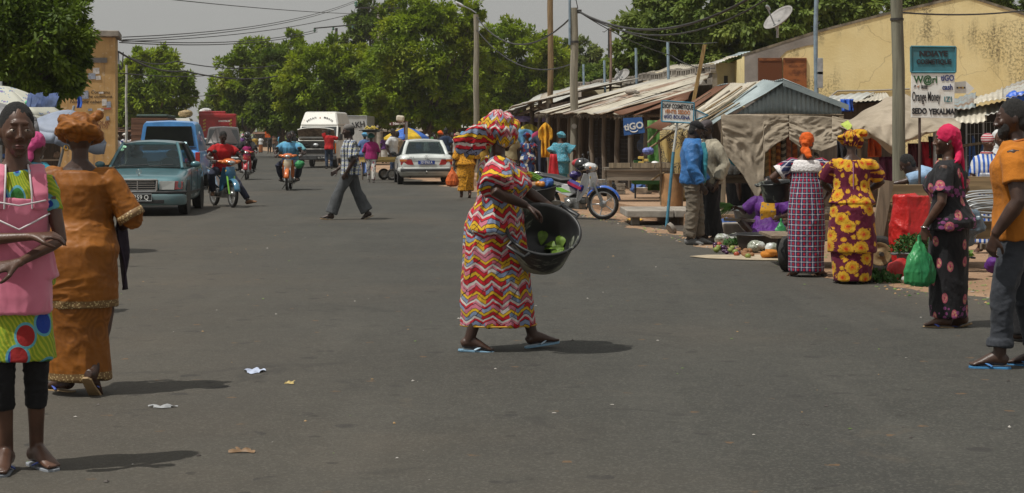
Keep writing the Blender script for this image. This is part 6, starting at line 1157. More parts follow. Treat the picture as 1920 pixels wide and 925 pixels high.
person('seated stall keeper in dark top and blue headwrap inside the gable stall', Vector((3.95, 30.2, .2)), 20, 1.6, vox=.014, pelvis=(0, 0, .6), feet=((-.1, -.4, .1, 0, 0), (.1, -.4, .1, 0, 0)), skin=SK2, wear=[('blouse', TURQ, {'e': .03, 'sleeve': 1.2}), ('skirt', BLK_, {'rings': [(.1, .22, .3, 0, -.2), (.5, .24, .3, 0, -.15), (.65, .2, .18)]}), ('headwrap', TURQ, {'blobs': WRAP})])
# ---- N: walking man in checked shirt
person('man in checked shirt, grey flared trousers and skullcap walking across', at(657, 412), -88, 1.75, male=True, g=1.06, vox=.0095, lean=2, pelvis=(0, 0, .89), feet=((-.08, .3, .13, -4, 22), (.09, -.33, .1, 6, -6)), hands=(H_((-.2, -.24, .88), .5), H_((.24, -.05, .84), .5)), head=(4, 4, 0), hair='short', skin=SK3,
    wear=[('trousers', GREYT, {'r': (.11, .09, .115), 'hem': .95, 'fold': .018, 'fs': (7, 3)}), ('shirt', CHECK, {'e': .04, 'z0': .82, 'sleeve': .85, 'sr': (.085, .09), 'flare': .03, 'fold': .016}), ('skullcap', plain('kufi_grey', (.2, .19, .18)), {'blobs': KUFI, 'fold': .003}), ('flip_flop', SOLE_D, {'sole': SOLE_T})])
# ---- far walkers
def walker(label, px, py, yaw, H, top, bot, **kw):
    male = kw.pop('male', False); sk = kw.pop('skin', SK3); hw = kw.pop('hw', None); w = []
    if bot[0] == 'skirt': w.append(('skirt', bot[1], {'rings': [(.08, .19, .17), (.4, .2, .17), (.8, .19, .16), (1.02, .16, .13)]}))
    else: w.append(('trousers', bot[1], {}))
    w.append(('shirt', top, {'e': .03, 'sleeve': kw.pop('sl', .7), 'sr': (.078, .08), 'z0': .82}))
    if hw: w.append(('headwrap', hw, {'blobs': WRAP}))
    w.append(('shoe', SOLE_D, {}))
    return person(label, at(px, py), yaw, H, male=male, vox=kw.pop('vox', .016), wear=w, hair=None if hw else 'short', skin=sk, **kw)
ST = ((-.08, .15, .12, 0, 15), (.08, -.18, .1, 0, 0))
walker('woman in magenta shawl and white patterned trousers with a tray on her head', 696, 343, 4, 1.6, MAGT, ('t', WPAT), feet=ST, sl=1.1, hw=plain('teal_wrap', (.03, .12, .1)), vox=.013, hands=(None, None))
walker('person in blue robe and blue headwrap just behind the magenta shawl', 684, 331, 175, 1.66, plain('robe_blue', (.1, .17, .36)), ('t', plain('robe_blue2', (.12, .2, .45))), hw=LBLUE, feet=ST)
walker('man in white tee shirt standing by the handcart near the white sedan', 737, 336, 60, 1.78, WHITEC, ('t', JEAN), male=True)
walker('man in tan coat bending beside the white sedan mirror', 750, 334, -120, 1.72, TANC, ('t', BROWNC), male=True, sl=1.9, lean=14)
walker('man in red tee shirt working under the raised bonnet of the white van', 617, 317, 188, 1.86, REDT, ('t', JEAN), male=True, hands=(H_((-.3, -.3, 1.3), .5), H_((.14, -.32, 1.62), .5)), lean=8, vox=.013)
i_ = 0
for (px, py, yaw, H, top, bot, hw, l) in [
    (193, 330, 150, 1.66, TWOB, ('skirt', TWOB), BLK_, 'woman in blue and white print with dark headtie by the ochre tower'),
    (208, 326, 200, 1.58, BROWNC, ('skirt', BLK_), BROWNC, 'person in brown headscarf crouching behind the teal sedan roof'),
    (219, 318, 180, 1.6, WHITEC, ('skirt', TWOB), plain('cream_wrap', (.42, .36, .26)), 'person with cream headscarf among the crowd by the ochre tower'),
    (234, 316, 170, 1.66, TWOB, ('skirt', TWOB), WPAT, 'woman with white dotted headwrap nearest the pale lamp post'),
    (250, 316, 190, 1.66, WPAT, ('skirt', BLK_), plain('grey_wrap', (.25, .28, .3)), 'woman with grey patterned headwrap beside the blue pickup'),
    (150, 330, 160, 1.6, MOSA, ('skirt', TWOB), TWOB, 'woman in dark print standing past the orange turban'),
    (175, 322, 10, 1.6, plain('dusty_blue', (.1, .13, .2)), ('skirt', BLK_), None, 'person in dusty blue between turban and tower'),
    (477, 285, 0, 1.7, LBLUE, ('t', TANC), None, 'far person in light blue beside the red motorbike rider'),
    (489, 287, 0, 1.62, WHITEC, ('skirt', plain('rust_cloth', (.3, .1, .03))), BLK_, 'far woman in white top and rust skirt on the road edge'),
    (505, 288, 20, 1.7, BLK_, ('t', BLK_), None, 'far dark dressed figure before the brown roadside stall'),
    (514, 286, -20, 1.7, BROWNC, ('t', GREYT), None, 'far figure in brown beside the dark dressed one'),
    (526, 290, 0, 1.66, TURQ, ('skirt', TURQ), BROWNC, 'far woman in turquoise near the orange motorbike'),
    (553, 294, 0, 1.72, BLK_, ('t', GREYT), None, 'figure in black standing beside the van door'),
    (832, 318, 180, 1.72, plain('wine_top', (.2, .02, .05)), ('t', GREYT), None, 'figure in wine top beyond the white sedan roof'),
    (826, 322, 150, 1.75, BLK_, ('t', JEAN), ORHEAD, 'figure with orange headwrap beyond the white sedan'),
    (836, 330, 180, 1.83, plain('ink_blue', (.015, .03, .07)), ('t', JEAN), None, 'tall man in ink blue shirt beyond the white sedan'),
    (848, 322, 0, 1.68, WHITEC, ('t', GREYT), None, 'figure in white shirt near the spotted wrap'),
    (858, 318, 30, 1.7, BLK_, ('t', BLK_), TANC, 'figure with tan headwrap beside the spotted wrap'),
    (785, 312, 170, 1.75, plain('royal_blue', (.03, .06, .25)), ('t', BLK_), None, 'man in royal blue under the parasol edge'),
    (800, 312, 0, 1.62, WHITEC, ('skirt', BROWNC), WHITEC, 'woman in white scarf beyond the sedan roof'),
    (815, 316, 0, 1.62, plain('plum_top', (.1, .02, .08)), ('skirt', BLK_), None, 'woman in plum beyond the sedan roof'),
    (765, 322, 90, 1.7, plain('rust_shirt', (.3, .06, .03)), ('t', BLK_), None, 'man in rust shirt below the brown road sign')]:
    walker(l, px, py, yaw+random.uniform(-15, 15), H, top, bot, hw=hw, group='people in the street crowd', vox=.022)
person('woman with a pink headscarf walking behind the girl in the apron', at(66, 590), 168, 1.53, vox=.012, head=(-6, 6, 0), skin=SK2, wear=[('tunic', TURQ, {'rings': [(.5, .2, .17), (1., .17, .14)]}), ('skirt', TURQ, {'rings': [(.08, .18, .16), (.6, .18, .16)]}), ('headscarf', plain('rose_scarf', (.5, .06, .2), .7), {'blobs': SCARF+[('e', (.04, .08, -.12), (.03, .04, .1))], 'fold': .014, 'fs': (12, 12)})])
# ---------------------------------------------------------------- vehicles
RUB = paint('tyre_rubber', (.02, .019, .018), .85, 0, .4, 20, .3, (.08, .065, .05)); CHR = paint('chrome', (.55, .55, .54), .15, 1, .1); PLAST = paint('black_plastic', (.02, .02, .021), .5, 0, .3); ALU = paint('alloy', (.35, .35, .34), .35, .8, .3, 20)
GL = glass('car_glass', alpha=.32); GLD = glass('dark_glass', (.012, .014, .015), .9); LENS = glass('lamp_lens', (.5, .5, .48), .6); REDL = paint('lamp_red', (.38, .01, .012), .15, 0, .2, 20, coat=1); ORL = paint('lamp_orange', (.55, .14, .01), .15, 0, .2, 20, coat=1); REFL = paint('lamp_reflector', (.6, .6, .58), .2, .9, .4, 30)
def carpaint(name, col, dust=(.25, .19, .13), amt=.5):
    if name in MATS: return MATS[name]
    t = T(name); n = t.noise(2.5, 6, rough=.65); c = t.mix(n.st(.3, .7), sc3(col, .85), sc3(col, 1.1)); lo = (.75-t.z).st(-.15, .6)*.75+.12*amt
    c = t.mix((lo*(t.noise(4, 5, rough=.7)+.2)).mn(.8)*amt, c, dust); MATS[name] = t.done(c, n*.2+.22+lo*.3, .15, None, .5, coat=.6); return MATS[name]
def wheel(parent, c, r, w, name='wheel', rimc=None, spokes=0, ax=(1, 0, 0), mbike=False):
    c = Vector(c); ax = Vector(ax); o = MB().lathe([(r*.66, -w*.42), (r*.86, -w*.5), (r*.97, -w*.4), (r, -w*.2), (r, w*.2), (r*.97, w*.4), (r*.86, w*.5), (r*.66, w*.42)] if not mbike else [(r*.8, -w*.4), (r*.9, -w*.5), (r, -w*.15), (r, w*.15), (r*.9, w*.5), (r*.8, w*.4)], c, ax, 30, caps=False).build(name, RUB, parent)
    if mbike:
        MB().lathe([(r*.72, -w*.3), (r*.84, -w*.42), (r*.84, w*.42), (r*.72, w*.3), (r*.72, -w*.3)], c, ax, 30, caps=False).build('rim', rimc or ALU, o)
        mb = MB(); s1, s2, _ = frame(ax)
        for k in range(spokes or 5):
            a = 2*pi*k/(spokes or 5); d = s1*cos(a)+s2*sin(a); mb.tube([c+d*r*.15, c+d*r*.45, c+d*r*.76], [(.022, .016), (.016, .012), (.024, .014)] if not spokes else .003, 6)
        mb.lathe([(r*.02, -w*.75), (r*.22, -w*.6), (r*.22, w*.6), (r*.02, w*.75)], c, ax, 16); mb.build('spokes', rimc or ALU, o)
    else:
        MB().lathe([(.02, w*.3), (r*.18, w*.34), (r*.22, w*.26), (r*.5, w*.3), (r*.62, w*.42), (r*.67, w*.4), (r*.67, -w*.4), (r*.5, -w*.2), (.02, -w*.2)], c, ax, 24).build('rim', rimc or ALU, o)
    return o
def emblem(parent, c, r, n, up=(0, 0, 1)):
    c = Vector(c); a, b, d = frame(n, Vector(up).cross(Vector(n))); mb = MB(); mb.tube([c+a*(r*cos(q))+b*(r*sin(q)) for q in [2*pi*i/20 for i in range(20)]], r*.1, 6, closed=True)
    for k in range(3): q = pi/2+2*pi*k/3; mb.tube([c, c+a*(r*cos(q))+b*(r*sin(q))], [r*.17, r*.05], 6)
    return mb.build('emblem', CHR, parent)
def body_rings(sts, crown=.02):
    rs = []
    for y, w, zb, zs, zt in sts:
        half = [(.001, zb), (w*.8, zb), (w*.95, zb+.04), (w, zb+.14), (w*1.01, zs), (w*.985, zt-.09), (w*.93, zt-.02), (w*.82, zt), (.001, zt+crown)]
        rs.append([Vector((x, y, z)) for x, z in half]+[Vector((-x, y, z)) for x, z in half[::-1]])
    return rs
def sedan(label, pos, yaw, mat, gp, front=True):
    o = root('parked_car' if not front else 'car', label, 'car', pos, yaw, gp)
    st = [(-2.19, .68, .34, .48, .60), (-2.15, .76, .26, .46, .70), (-2.08, .815, .22, .5, .755), (-1.8, .845, .2, .55, .785), (-1.3, .855, .2, .58, .835), (-.98, .86, .2, .6, .885), (-.3, .865, .2, .6, .90), (.6, .865, .2, .6, .92), (1.3, .86, .2, .62, .945), (1.62, .855, .21, .64, .965), (2.0, .84, .23, .66, .955), (2.17, .81, .27, .64, .93), (2.24, .77, .3, .6, .86), (2.26, .73, .36, .56, .62)]
    MB().rings(body_rings(st)).build('body', mat, o, sub=1)
    # roof and pillars around see-through glazing
    A0, A1, B1, B0 = (.70, -.98, .90), (.53, -.30, 1.375), (.53, 1.02, 1.37), (.68, 1.60, .955)
    q = lambda p, s: Vector((p[0]*s, p[1], p[2]))
    MB().rings([[Vector((x, y, z)) for x, z in ((-w, h-.035), (-w*.97, h), (-w*.5, h+.03), (0, h+.04), (w*.5, h+.03), (w*.97, h), (w, h-.035))] for y, w, h in ((-.34, .53, 1.365), (-.1, .56, 1.395), (.4, .565, 1.405), (.8, .555, 1.395), (1.06, .53, 1.36))]).build('roof', mat, o)
    for s in (-1, 1):
        for a, b, r in ((A0, A1, .032), (B0, B1, .06)): MB().tube([q(a, s)-Vector((0, 0, .02)), q(a, s).lerp(q(b, s), .5)+Vector((s*.01, 0, .01)), q(b, s)], [(r, .035)]*3, 8).build('pillar', mat, o)
        MB().tube([(s*.79, .33, .9), (s*.575, .36, 1.37)], [(.045, .025)]*2, 8).build('pillar', PLAST, o)
        MB().tube([q(A1, s), (s*.575, .36, 1.375), q(B1, s)], .022, 8).build('roof_rail', mat, o)
        g0 = [(s*.775, -.86, .91), (s*.775, .30, .92), (s*.575, .32, 1.36), (s*.56, -.26, 1.36)]; g1 = [(s*.775, .38, .92), (s*.73, 1.42, .955), (s*.56, .98, 1.355), (s*.575, .4, 1.36)]
        for g in (g0, g1): MB().slab(g, .006).build('side_window', GL, o)
        MB().hexa([(s*.86, -2.05, .4), (s*.875, -2.05, .4), (s*.88, 2.1, .4), (s*.86, 2.1, .4), (s*.86, -2.05, .44), (s*.875, -2.05, .44), (s*.88, 2.1, .44), (s*.86, 2.1, .44)] if s > 0 else [(-.875, -2.05, .4), (-.86, -2.05, .4), (-.86, 2.1, .4), (-.88, 2.1, .4), (-.875, -2.05, .44), (-.86, -2.05, .44), (-.86, 2.1, .44), (-.88, 2.1, .44)]).build('side_trim', PLAST, o)
        for yy in (-.12, .98): MB().box((s*.875, yy+.12, .8), (.02, .16, .03)).build('door_handle', PLAST if not front else mat, o, bevel=.006)
        for yy in (-.9, .35, 1.3): MB().box((s*.868, yy, .62), (.006, .008, .5)).build('door_seam', PLAST, o)
        mb = MB(); mb.ell((s*.93, -.72, .96), (.1, .06, .065), 14); m_ = mb.build('mirror', mat if front else PLAST, o); MB().box((s*.83, -.7, .93), (.14, .05, .04)).build('mirror_arm', PLAST, m_)
        for yy in (-1.39, 1.36):
            MB().lathe([(.375, -.0), (.375, .02)], (s*.849, yy, .3), (s, 0, 0), 28).build('wheel_arch', PLAST, o); wheel(o, (s*.775, yy, .305), .305, .19, ax=(s, 0, 0))
    MB().slab([(-.67, -.965, .905), (.67, -.965, .905), (.515, -.325, 1.362), (-.515, -.325, 1.362)], .006).build('windscreen', GL, o)
    MB().slab([(.64, 1.585, .965), (-.64, 1.585, .965), (-.515, 1.045, 1.352), (.515, 1.045, 1.352)], .006).build('rear_window', GL, o)
    SEAT = paint('seat_cloth', (.035, .035, .038), .9)
    for s in (-1, 1):
        mb = MB(); mb.tube([(s*.36, .25, .5), (s*.36, .34, .8), (s*.36, .4, 1.06)], [(.24, .07), (.25, .08), (.2, .05)], 14, side=(1, 0, 0)).ell((s*.36, .42, 1.15), (.14, .05, .09), 12); mb.build('seat', SEAT, o)
    MB().tube([(0, 1.25, .6), (0, 1.35, .85), (0, 1.42, .95)], [(.62, .08)]*3, 16, side=(1, 0, 0)).build('rear_seat', SEAT, o)
    MB().box((0, -.78, .86), (1.3, .3, .1)).build('dashboard', PLAST, o, bevel=.03)
    MB().tube([(.36+.17*cos(a), -.42+.07*sin(a), .92+.16*sin(a)) for a in [2*pi*i/20 for i in range(20)]], .014, 6, closed=True).build('steering_wheel', PLAST, o)
    if front:
        mb = MB()
        for i in range(5): mb.box((0, -2.270, .505+i*.042), (.66-.01*i, .02, .012))
        mb.box((0, -2.280, .585), (.018, .02, .19)); mb.build('grille_bars', CHR, o)
        MB().box((0, -2.245, .585), (.68, .05, .2)).build('grille', PLAST, o)
        gf = [(-.35, .475), (.35, .475), (.365, .69), (-.365, .69)]; mb = MB()
        for a, b in zip(gf, gf[1:]+gf[:1]): mb.tube([(a[0], -2.273, a[1]), (b[0], -2.273, b[1])], [(.016, .016) if a[1] == b[1] == .475 else (.024, .02)]*2, 8)
        mb.build('grille_frame', CHR, o)
        for s in (-1, 1):
            hl = MB().hexa([(s*.40, -2.245, .5), (s*.68, -2.215, .5), (s*.68, -2.02, .5), (s*.40, -2.02, .5), (s*.40, -2.225, .665), (s*.69, -2.175, .665), (s*.69, -2.0, .665), (s*.40, -2.0, .665)] if s > 0 else [(-.68, -2.215, .5), (-.40, -2.245, .5), (-.40, -2.02, .5), (-.68, -2.02, .5), (-.69, -2.175, .665), (-.40, -2.225, .665), (-.40, -2.0, .665), (-.69, -2.0, .665)]).build('headlight', REFL, o, bevel=.01)
            MB().hexa([(s*.405, -2.265, .505), (s*.675, -2.232, .505), (s*.675, -2.225, .505), (s*.405, -2.255, .505), (s*.405, -2.245, .66), (s*.685, -2.193, .66), (s*.685, -2.185, .66), (s*.405, -2.235, .66)][::1] if s > 0 else [(-.675, -2.232, .505), (-.405, -2.265, .505), (-.405, -2.255, .505), (-.675, -2.225, .505), (-.685, -2.193, .66), (-.405, -2.245, .66), (-.405, -2.235, .66), (-.685, -2.185, .66)]).build('lens', LENS, hl)
            MB().hexa([(s*.685, -2.235, .5), (s*.81, -2.09, .51), (s*.82, -1.98, .51), (s*.7, -1.98, .5), (s*.695, -2.195, .665), (s*.815, -2.02, .65), (s*.82, -1.95, .65), (s*.7, -1.95, .665)] if s > 0 else [(-.81, -2.09, .51), (-.685, -2.235, .5), (-.7, -1.98, .5), (-.82, -1.98, .51), (-.815, -2.02, .65), (-.695, -2.195, .665), (-.7, -1.95, .665), (-.82, -1.95, .65)]).build('indicator', REDL, o, bevel=.01)
        MB().tube([(-.86, -1.95, .45), (-.82, -2.16, .45), (-.55, -2.27, .45), (.55, -2.27, .45), (.82, -2.16, .45), (.86, -1.95, .45)], [(.03, .035)]*6, 8, side=(0, 0, 1)).build('bumper_strip', PLAST, o)
        MB().tube([(-.86, -1.95, .32), (-.82, -2.18, .32), (-.55, -2.29, .32), (.55, -2.29, .32), (.82, -2.18, .32), (.86, -1.95, .32)], [(.11, .03)]*6, 12, side=(0, 0, 1)).build('bumper', mat, o)
        MB().box((0, -2.322, .28), (1.0, .012, .07)).build('intake', PLAST, o, bevel=.01)
        pl_ = MB().box((0, -2.335, .36), (.54, .012, .13)).build('number_plate', PLAST, o, bevel=.004); text('0259 Q', pl_, (.05, -2.344, .36), .125, WH, sx=.85, bold=.001)
        mb = MB(); pf = [(-.27, .295), (.27, .295), (.27, .425), (-.27, .425)]
        for a, b in zip(pf, pf[1:]+pf[:1]): mb.tube([(a[0], -2.344, a[1]), (b[0], -2.344, b[1])], .006, 5)
        mb.build('plate_rim', STEEL, pl_)
        emblem(o, (0, -2.08, .84), .045, (0, -1, .1)); MB().tube([(0, -2.08, .765), (0, -2.08, .8)], .008, 6).build('emblem_stalk', CHR, o)
        for x0, x1 in ((-.5, .05), (.05, .52)): MB().tube([(x0, -1.0, .925), ((x0+x1)/2, -.985, .94), (x1, -.96, .955)], .011, 6).build('wiper', PLAST, o)
        for x_, u, m in ((-.50, .86, 0), (-.535, .74, 0), (-.555, .9, 1)):
            y_, z_ = -.965+.64*u, .905+.457*u; MB().lathe([(.045, 0), (.045, .002)], (x_, y_-.006, z_+.004), (0, -.58, .81), 16).build('sticker', [paint('sticker_green', (.3, .6, .4)), paint('sticker_pink', (.6, .4, .42))][m], o)
        MB().box((0, -.28, 1.27), (.3, .03, .08)).build('rear_mirror', PLAST, o, bevel=.012)
    else:
        for s in (-1, 1):
            MB().hexa([(s*.36, 2.17, .63), (s*.80, 2.1, .63), (s*.80, 2.24, .63), (s*.4, 2.275, .63), (s*.42, 2.17, .8), (s*.82, 2.1, .8), (s*.82, 2.23, .8), (s*.48, 2.27, .8)] if s > 0 else [(-.80, 2.1, .63), (-.36, 2.17, .63), (-.4, 2.275, .63), (-.80, 2.24, .63), (-.82, 2.1, .8), (-.42, 2.17, .8), (-.48, 2.27, .8), (-.82, 2.23, .8)]).build('tail_light', REDL, o, bevel=.008)
            MB().hexa([(s*.62, 2.1, .735), (s*.825, 2.05, .735), (s*.825, 2.238, .735), (s*.62, 2.266, .735), (s*.62, 2.1, .803), (s*.827, 2.05, .803), (s*.827, 2.236, .803), (s*.62, 2.264, .803)] if s > 0 else [(-.825, 2.05, .735), (-.62, 2.1, .735), (-.62, 2.266, .735), (-.825, 2.238, .735), (-.827, 2.05, .803), (-.62, 2.1, .803), (-.62, 2.264, .803), (-.827, 2.236, .803)]).build('tail_indicator', ORL, o)
        MB().box((0, 2.262, .815), (1.2, .014, .02)).build('boot_seam', PLAST, o)
        pl_ = MB().box((-.0, 2.282, .705), (.52, .012, .115)).build('number_plate', paint('plate_blue', (.02, .06, .32), .4), o); text('SD 0763 A', pl_, (0, 2.29, .705), .115, WH, (90, 0, 180), .72, .002)
        MB().tube([(-.86, 1.9, .46), (-.82, 2.2, .46), (-.6, 2.31, .46), (.6, 2.31, .46), (.82, 2.2, .46), (.86, 1.9, .46)], [(.085, .03)]*6, 12, side=(0, 0, 1)).build('bumper', mat, o)
        MB().tube([(-.8, 2.24, .47), (-.6, 2.325, .47), (.6, 2.325, .47), (.8, 2.24, .47)], [(.055, .025)]*4, 10, side=(0, 0, 1)).build('bumper_pad', paint('pad_grey', (.055, .06, .062), .7), o)
        emblem(o, (0, 2.268, .875), .05, (0, 1, 0)); text('300 D', o, (.46, 2.262, .86), .06, CHR, (84, 0, 180), 1, .002)
        MB().ell((0, 2.4, .42), (.025, .025, .025), 8).tube([(0, 2.2, .36), (0, 2.38, .36), (0, 2.4, .41)], .014, 6).build('tow_ball', CHR, o)
        MB().tube([(.5, 2.0, .24), (.5, 2.28, .24)], .025, 8).build('exhaust', IRON, o)
        for s in (-1, 1): MB().tube([(s*.55, 2.21, .945), (s*.66, 1.66, .985)], .004, 5).build('boot_seam', PLAST, o)
        MB().tube([(-.7, 1.52, .98), (-.72, 1.45, 1.05)], .004, 4).build('aerial', PLAST, o)
    return o
sedan('teal saloon car with green windscreen stickers facing the street corner', Vector((-7.25, 34.4, 0)), 5, carpaint('paint_teal', (.06, .165, .195)), 'cars in the street')
sedan('white saloon car seen from behind with a blue number plate', Vector((-2.9, 55.4, 0)), 186, carpaint('paint_white', (.62, .66, .64), (.32, .26, .19), .7), 'cars in the street', False)
sedan('distant white car between the blue pickup and the red lorry', Vector((-17.4, 96, 0)), 8, carpaint('paint_cream', (.6, .6, .56)), 'cars in the street')
# blue pickup with canopy, seen from behind
o = root('pickup_truck', 'bright blue pickup with a closed canopy stopped behind the teal saloon', 'pickup', Vector((-9.9, 50.4, 0)), 186, 'cars in the street'); BPM = carpaint('paint_blue', (.1, .36, .82), amt=.15)
MB().rings(body_rings([(-2.5, .72, .4, .7, .9), (-2.4, .83, .34, .7, 1.0), (-1.2, .86, .34, .7, 1.08), (0, .87, .34, .75, 1.12), (2.3, .87, .36, .8, 1.13), (2.45, .85, .4, .8, 1.12), (2.48, .83, .5, .8, 1.05)])).build('body', BPM, o)
MB().rings([[Vector((x, y, z)) for x, z in ((-.83, 1.1), (-w, h-.08), (-w*.9, h), (0, h+.03), (w*.9, h), (w, h-.08), (.83, 1.1))] for y, w, h in ((-.9, .6, 1.68), (-.6, .7, 1.8), (.6, .73, 1.93), (2.0, .74, 1.94), (2.38, .72, 1.9))]).build('canopy', BPM, o)
MB().slab([(.7, 2.43, 1.24), (-.7, 2.43, 1.24), (-.62, 2.39, 1.8), (.62, 2.39, 1.8)], .02).build('rear_window', GLD, o, bevel=.005)
MB().box((0, 2.42, 1.19), (1.5, .03, .03)).build('canopy_seam', PLAST, o)
for s in (-1, 1):
    l_ = MB().box((s*.8, 2.44, .86), (.13, .1, .42)).build('tail_light', REDL, o, bevel=.015); MB().box((s*.8, 2.493, .76), (.1, .01, .1)).build('lamp_panel', paint('lamp_white', (.5, .45, .42), .3), l_)
    MB().box((s*.66, 2.486, .84), (.008, .01, .5)).build('gate_seam', PLAST, o)
    for y_ in (-1.5, 1.5): wheel(o, (s*.76, y_, .37), .37, .23, ax=(s, 0, 0))
    MB().ell((s*1.02, -.85, 1.2), (.11, .07, .14), 12).build('mirror', PLAST, o)
MB().tube([(-.72, 2.6, .52), (.72, 2.6, .52)], [(.06, .05)]*2, 10).build('step_bumper', CHR, o)
MB().tube([(.18+.1*cos(a)*1.6, 2.485, .8+.08*sin(a)) for a in [2*pi*i/16 for i in range(16)]], .006, 5, closed=True).build('oval_mark', STEEL, o)
MB().box((.1, 2.2, 1.3), (.4, .05, .2)).build('spare_speaker', PLAST, o)
# dark dusty off-roader facing us
o = root('offroad_car', 'dusty dark brown off-road pickup facing the street behind the red shirt rider', 'car', Vector((-13.1, 77.5, 0)), 9, 'cars in the street'); DBR = carpaint('paint_dark_brown', (.045, .035, .032), (.16, .115, .085), .45)
MB().rings(body_rings([(-2.4, .76, .42, .6, .8), (-2.3, .86, .38, .7, .98), (-1.8, .88, .36, .7, 1.08), (-.9, .89, .36, .75, 1.14), (2.2, .88, .36, .75, 1.12), (2.4, .84, .45, .7, 1.0)])).build('body', DBR, o)
MB().rings([[Vector((x, y, z)) for x, z in ((-.8, 1.1), (-w, h-.06), (-w*.9, h), (0, h+.04), (w*.9, h), (w, h-.06), (.8, 1.1))] for y, w, h in ((-.95, .76, 1.22), (-.35, .68, 1.88), (.6, .68, 1.95), (1.6, .68, 1.93), (2.2, .7, 1.2))]).build('cabin', DBR, o)
MB().slab([(-.7, -.975, 1.17), (.7, -.975, 1.17), (.62, -.4, 1.82), (-.62, -.4, 1.82)], .03).build('windscreen', GLD, o)
MB().ell((0, -1.45, 1.13), (.2, .2, .05), 12).build('bonnet_scoop', PLAST, o)
for i in range(8): MB().box((-.28+.08*i, -2.41, .82), (.035, .03, .24)).build('grille_bar', CHR, o)
for s in (-1, 1):
    MB().box((s*.58, -2.36, .86), (.3, .12, .2), (0, s*-12, 0)).build('headlight', REFL, o, bevel=.03); MB().ell((s*1.04, -.7, 1.25), (.13, .08, .13), 12).build('mirror', PLAST, o)
    for y_ in (-1.5, 1.5): wheel(o, (s*.78, y_, .38), .38, .25, ax=(s, 0, 0))
MB().tube([(-.84, -2.5, .56), (.84, -2.5, .56)], [(.09, .06)]*2, 10).build('bumper', STEEL, o); MB().box((0, -2.57, .56), (.46, .012, .11)).build('number_plate', WH, o)
# red tipper lorry
o = root('tipper_lorry', 'red tipper lorry with striped markers far down the avenue', 'lorry', Vector((-20.1, 117, 0)), 188, 'cars in the street'); RDM = carpaint('paint_red', (.42, .025, .03), amt=.25)
MB().box((0, .6, 2.1), (2.45, 4.6, 1.9)).build('tipper_body', RDM, o, bevel=.05); MB().box((.35, .6, 3.1), (1.75, 4.2, .25)).build('top_board', RDM, o, bevel=.05)
for a, b in (((-1.1, 2.92, 2.85), (2.3, .05, .12)), ((-1.12, 2.92, 2.05), (.14, .05, 1.7)), ((1.12, 2.92, 2.05), (.14, .05, 1.7))): MB().box((0 if a[2] > 2.5 else a[0], a[1], a[2]), b).build('tailgate_rib', RDM, o)
YM = paint('marker_yellow', (.6, .4, .06), .4)
for s in (-1, 1):
    for i in range(4): MB().box((s*.86, 2.915, 1.95+.22*i), (.2, .02, .1), (0, 30, 0)).build('marker', YM, o)
    for y_ in (-2.2, 1.0, 2.2): wheel(o, (s*1.0, y_, .5), .5, .34, ax=(s, 0, 0))
text('SINOTRUK', o, (-.45, 2.96, 2.55), .16, WH, (90, 0, 180), 1, .006); MB().box((0, -2.6, 1.9), (2.4, 1.7, 2.4)).build('cab', RDM, o, bevel=.08); MB().box((0, .2, .8), (.9, 6, .3)).build('chassis', PLAST, o)
MB().box((-1.55, -3.0, 2.5), (.14, .2, .7)).build('mirror', PLAST, o, bevel=.03)
clump('white_load', 'white plastic load heaped on top of the red lorry', 'load', (-20.7, 115, 3.25), .5, WHITEC, None, 41, .05, .5)
# loaded lorry and minibus hidden behind the pickup
o = root('loaded_lorry', 'brown loaded lorry with green cover behind the blue pickup', 'lorry', Vector((-15.5, 74, 0)), 187, 'cars in the street'); BRW = wood('lorry_boards', (.2, .1, .06), .3, 'x')
for i in range(6): MB().box((0, 2.52, .95+.24*i), (1.5, .05, .22)).build('tail_board', BRW, o)
MB().box((0, 0, 1.55), (1.5, 5, 1.5)).build('load_box', BRW, o); MB().box((-.1, 0, 2.38), (1.3, 4.8, .14)).build('green_cover', paint('cover_green', (.03, .06, .05), .7), o, bevel=.08)
for s in (-1, 1):
    for y_ in (-2, 1.6): wheel(o, (s*.7, y_, .45), .45, .3, ax=(s, 0, 0))
o = root('minibus', 'white minibus carrying sacks on its roof beyond the blue pickup', 'minibus', Vector((-17.2, 88, 0)), 8, 'cars in the street'); WMB = carpaint('paint_minibus', (.58, .57, .52))
MB().box((0, 0, 1.2), (1.75, 4.4, 1.6)).build('body', WMB, o, bevel=.12); MB().slab([(-.75, -2.22, 1.35), (.75, -2.22, 1.35), (.68, -2.18, 1.9), (-.68, -2.18, 1.9)], .03).build('windscreen', GLD, o)
MB().rings([[(x*w, y_*d, z) for x, y_ in ((-1, -1), (1, -1), (1, 1), (-1, 1))] for z, w, d in ((2.0, .8, 2), (2.45, .62, 1.8))], smooth=False).build('roof_box', WMB, o)
for x_ in (-.42, .1, .5): MB().lathe([(.1, 0), (.1, .03)], (x_, -2.0+.14*.45, 2.2), (0, -1, .3), 14).build('vent', PLAST, o)
for s in (-1, 1):
    for y_ in (-1.4, 1.4): wheel(o, (s*.75, y_, .33), .33, .2, ax=(s, 0, 0))
clump('roof_load', 'brown sacks tied on the white minibus roof', 'load', (-17.0, 89.3, 2.75), .5, SACKS[3], None, 43, .05, .5)
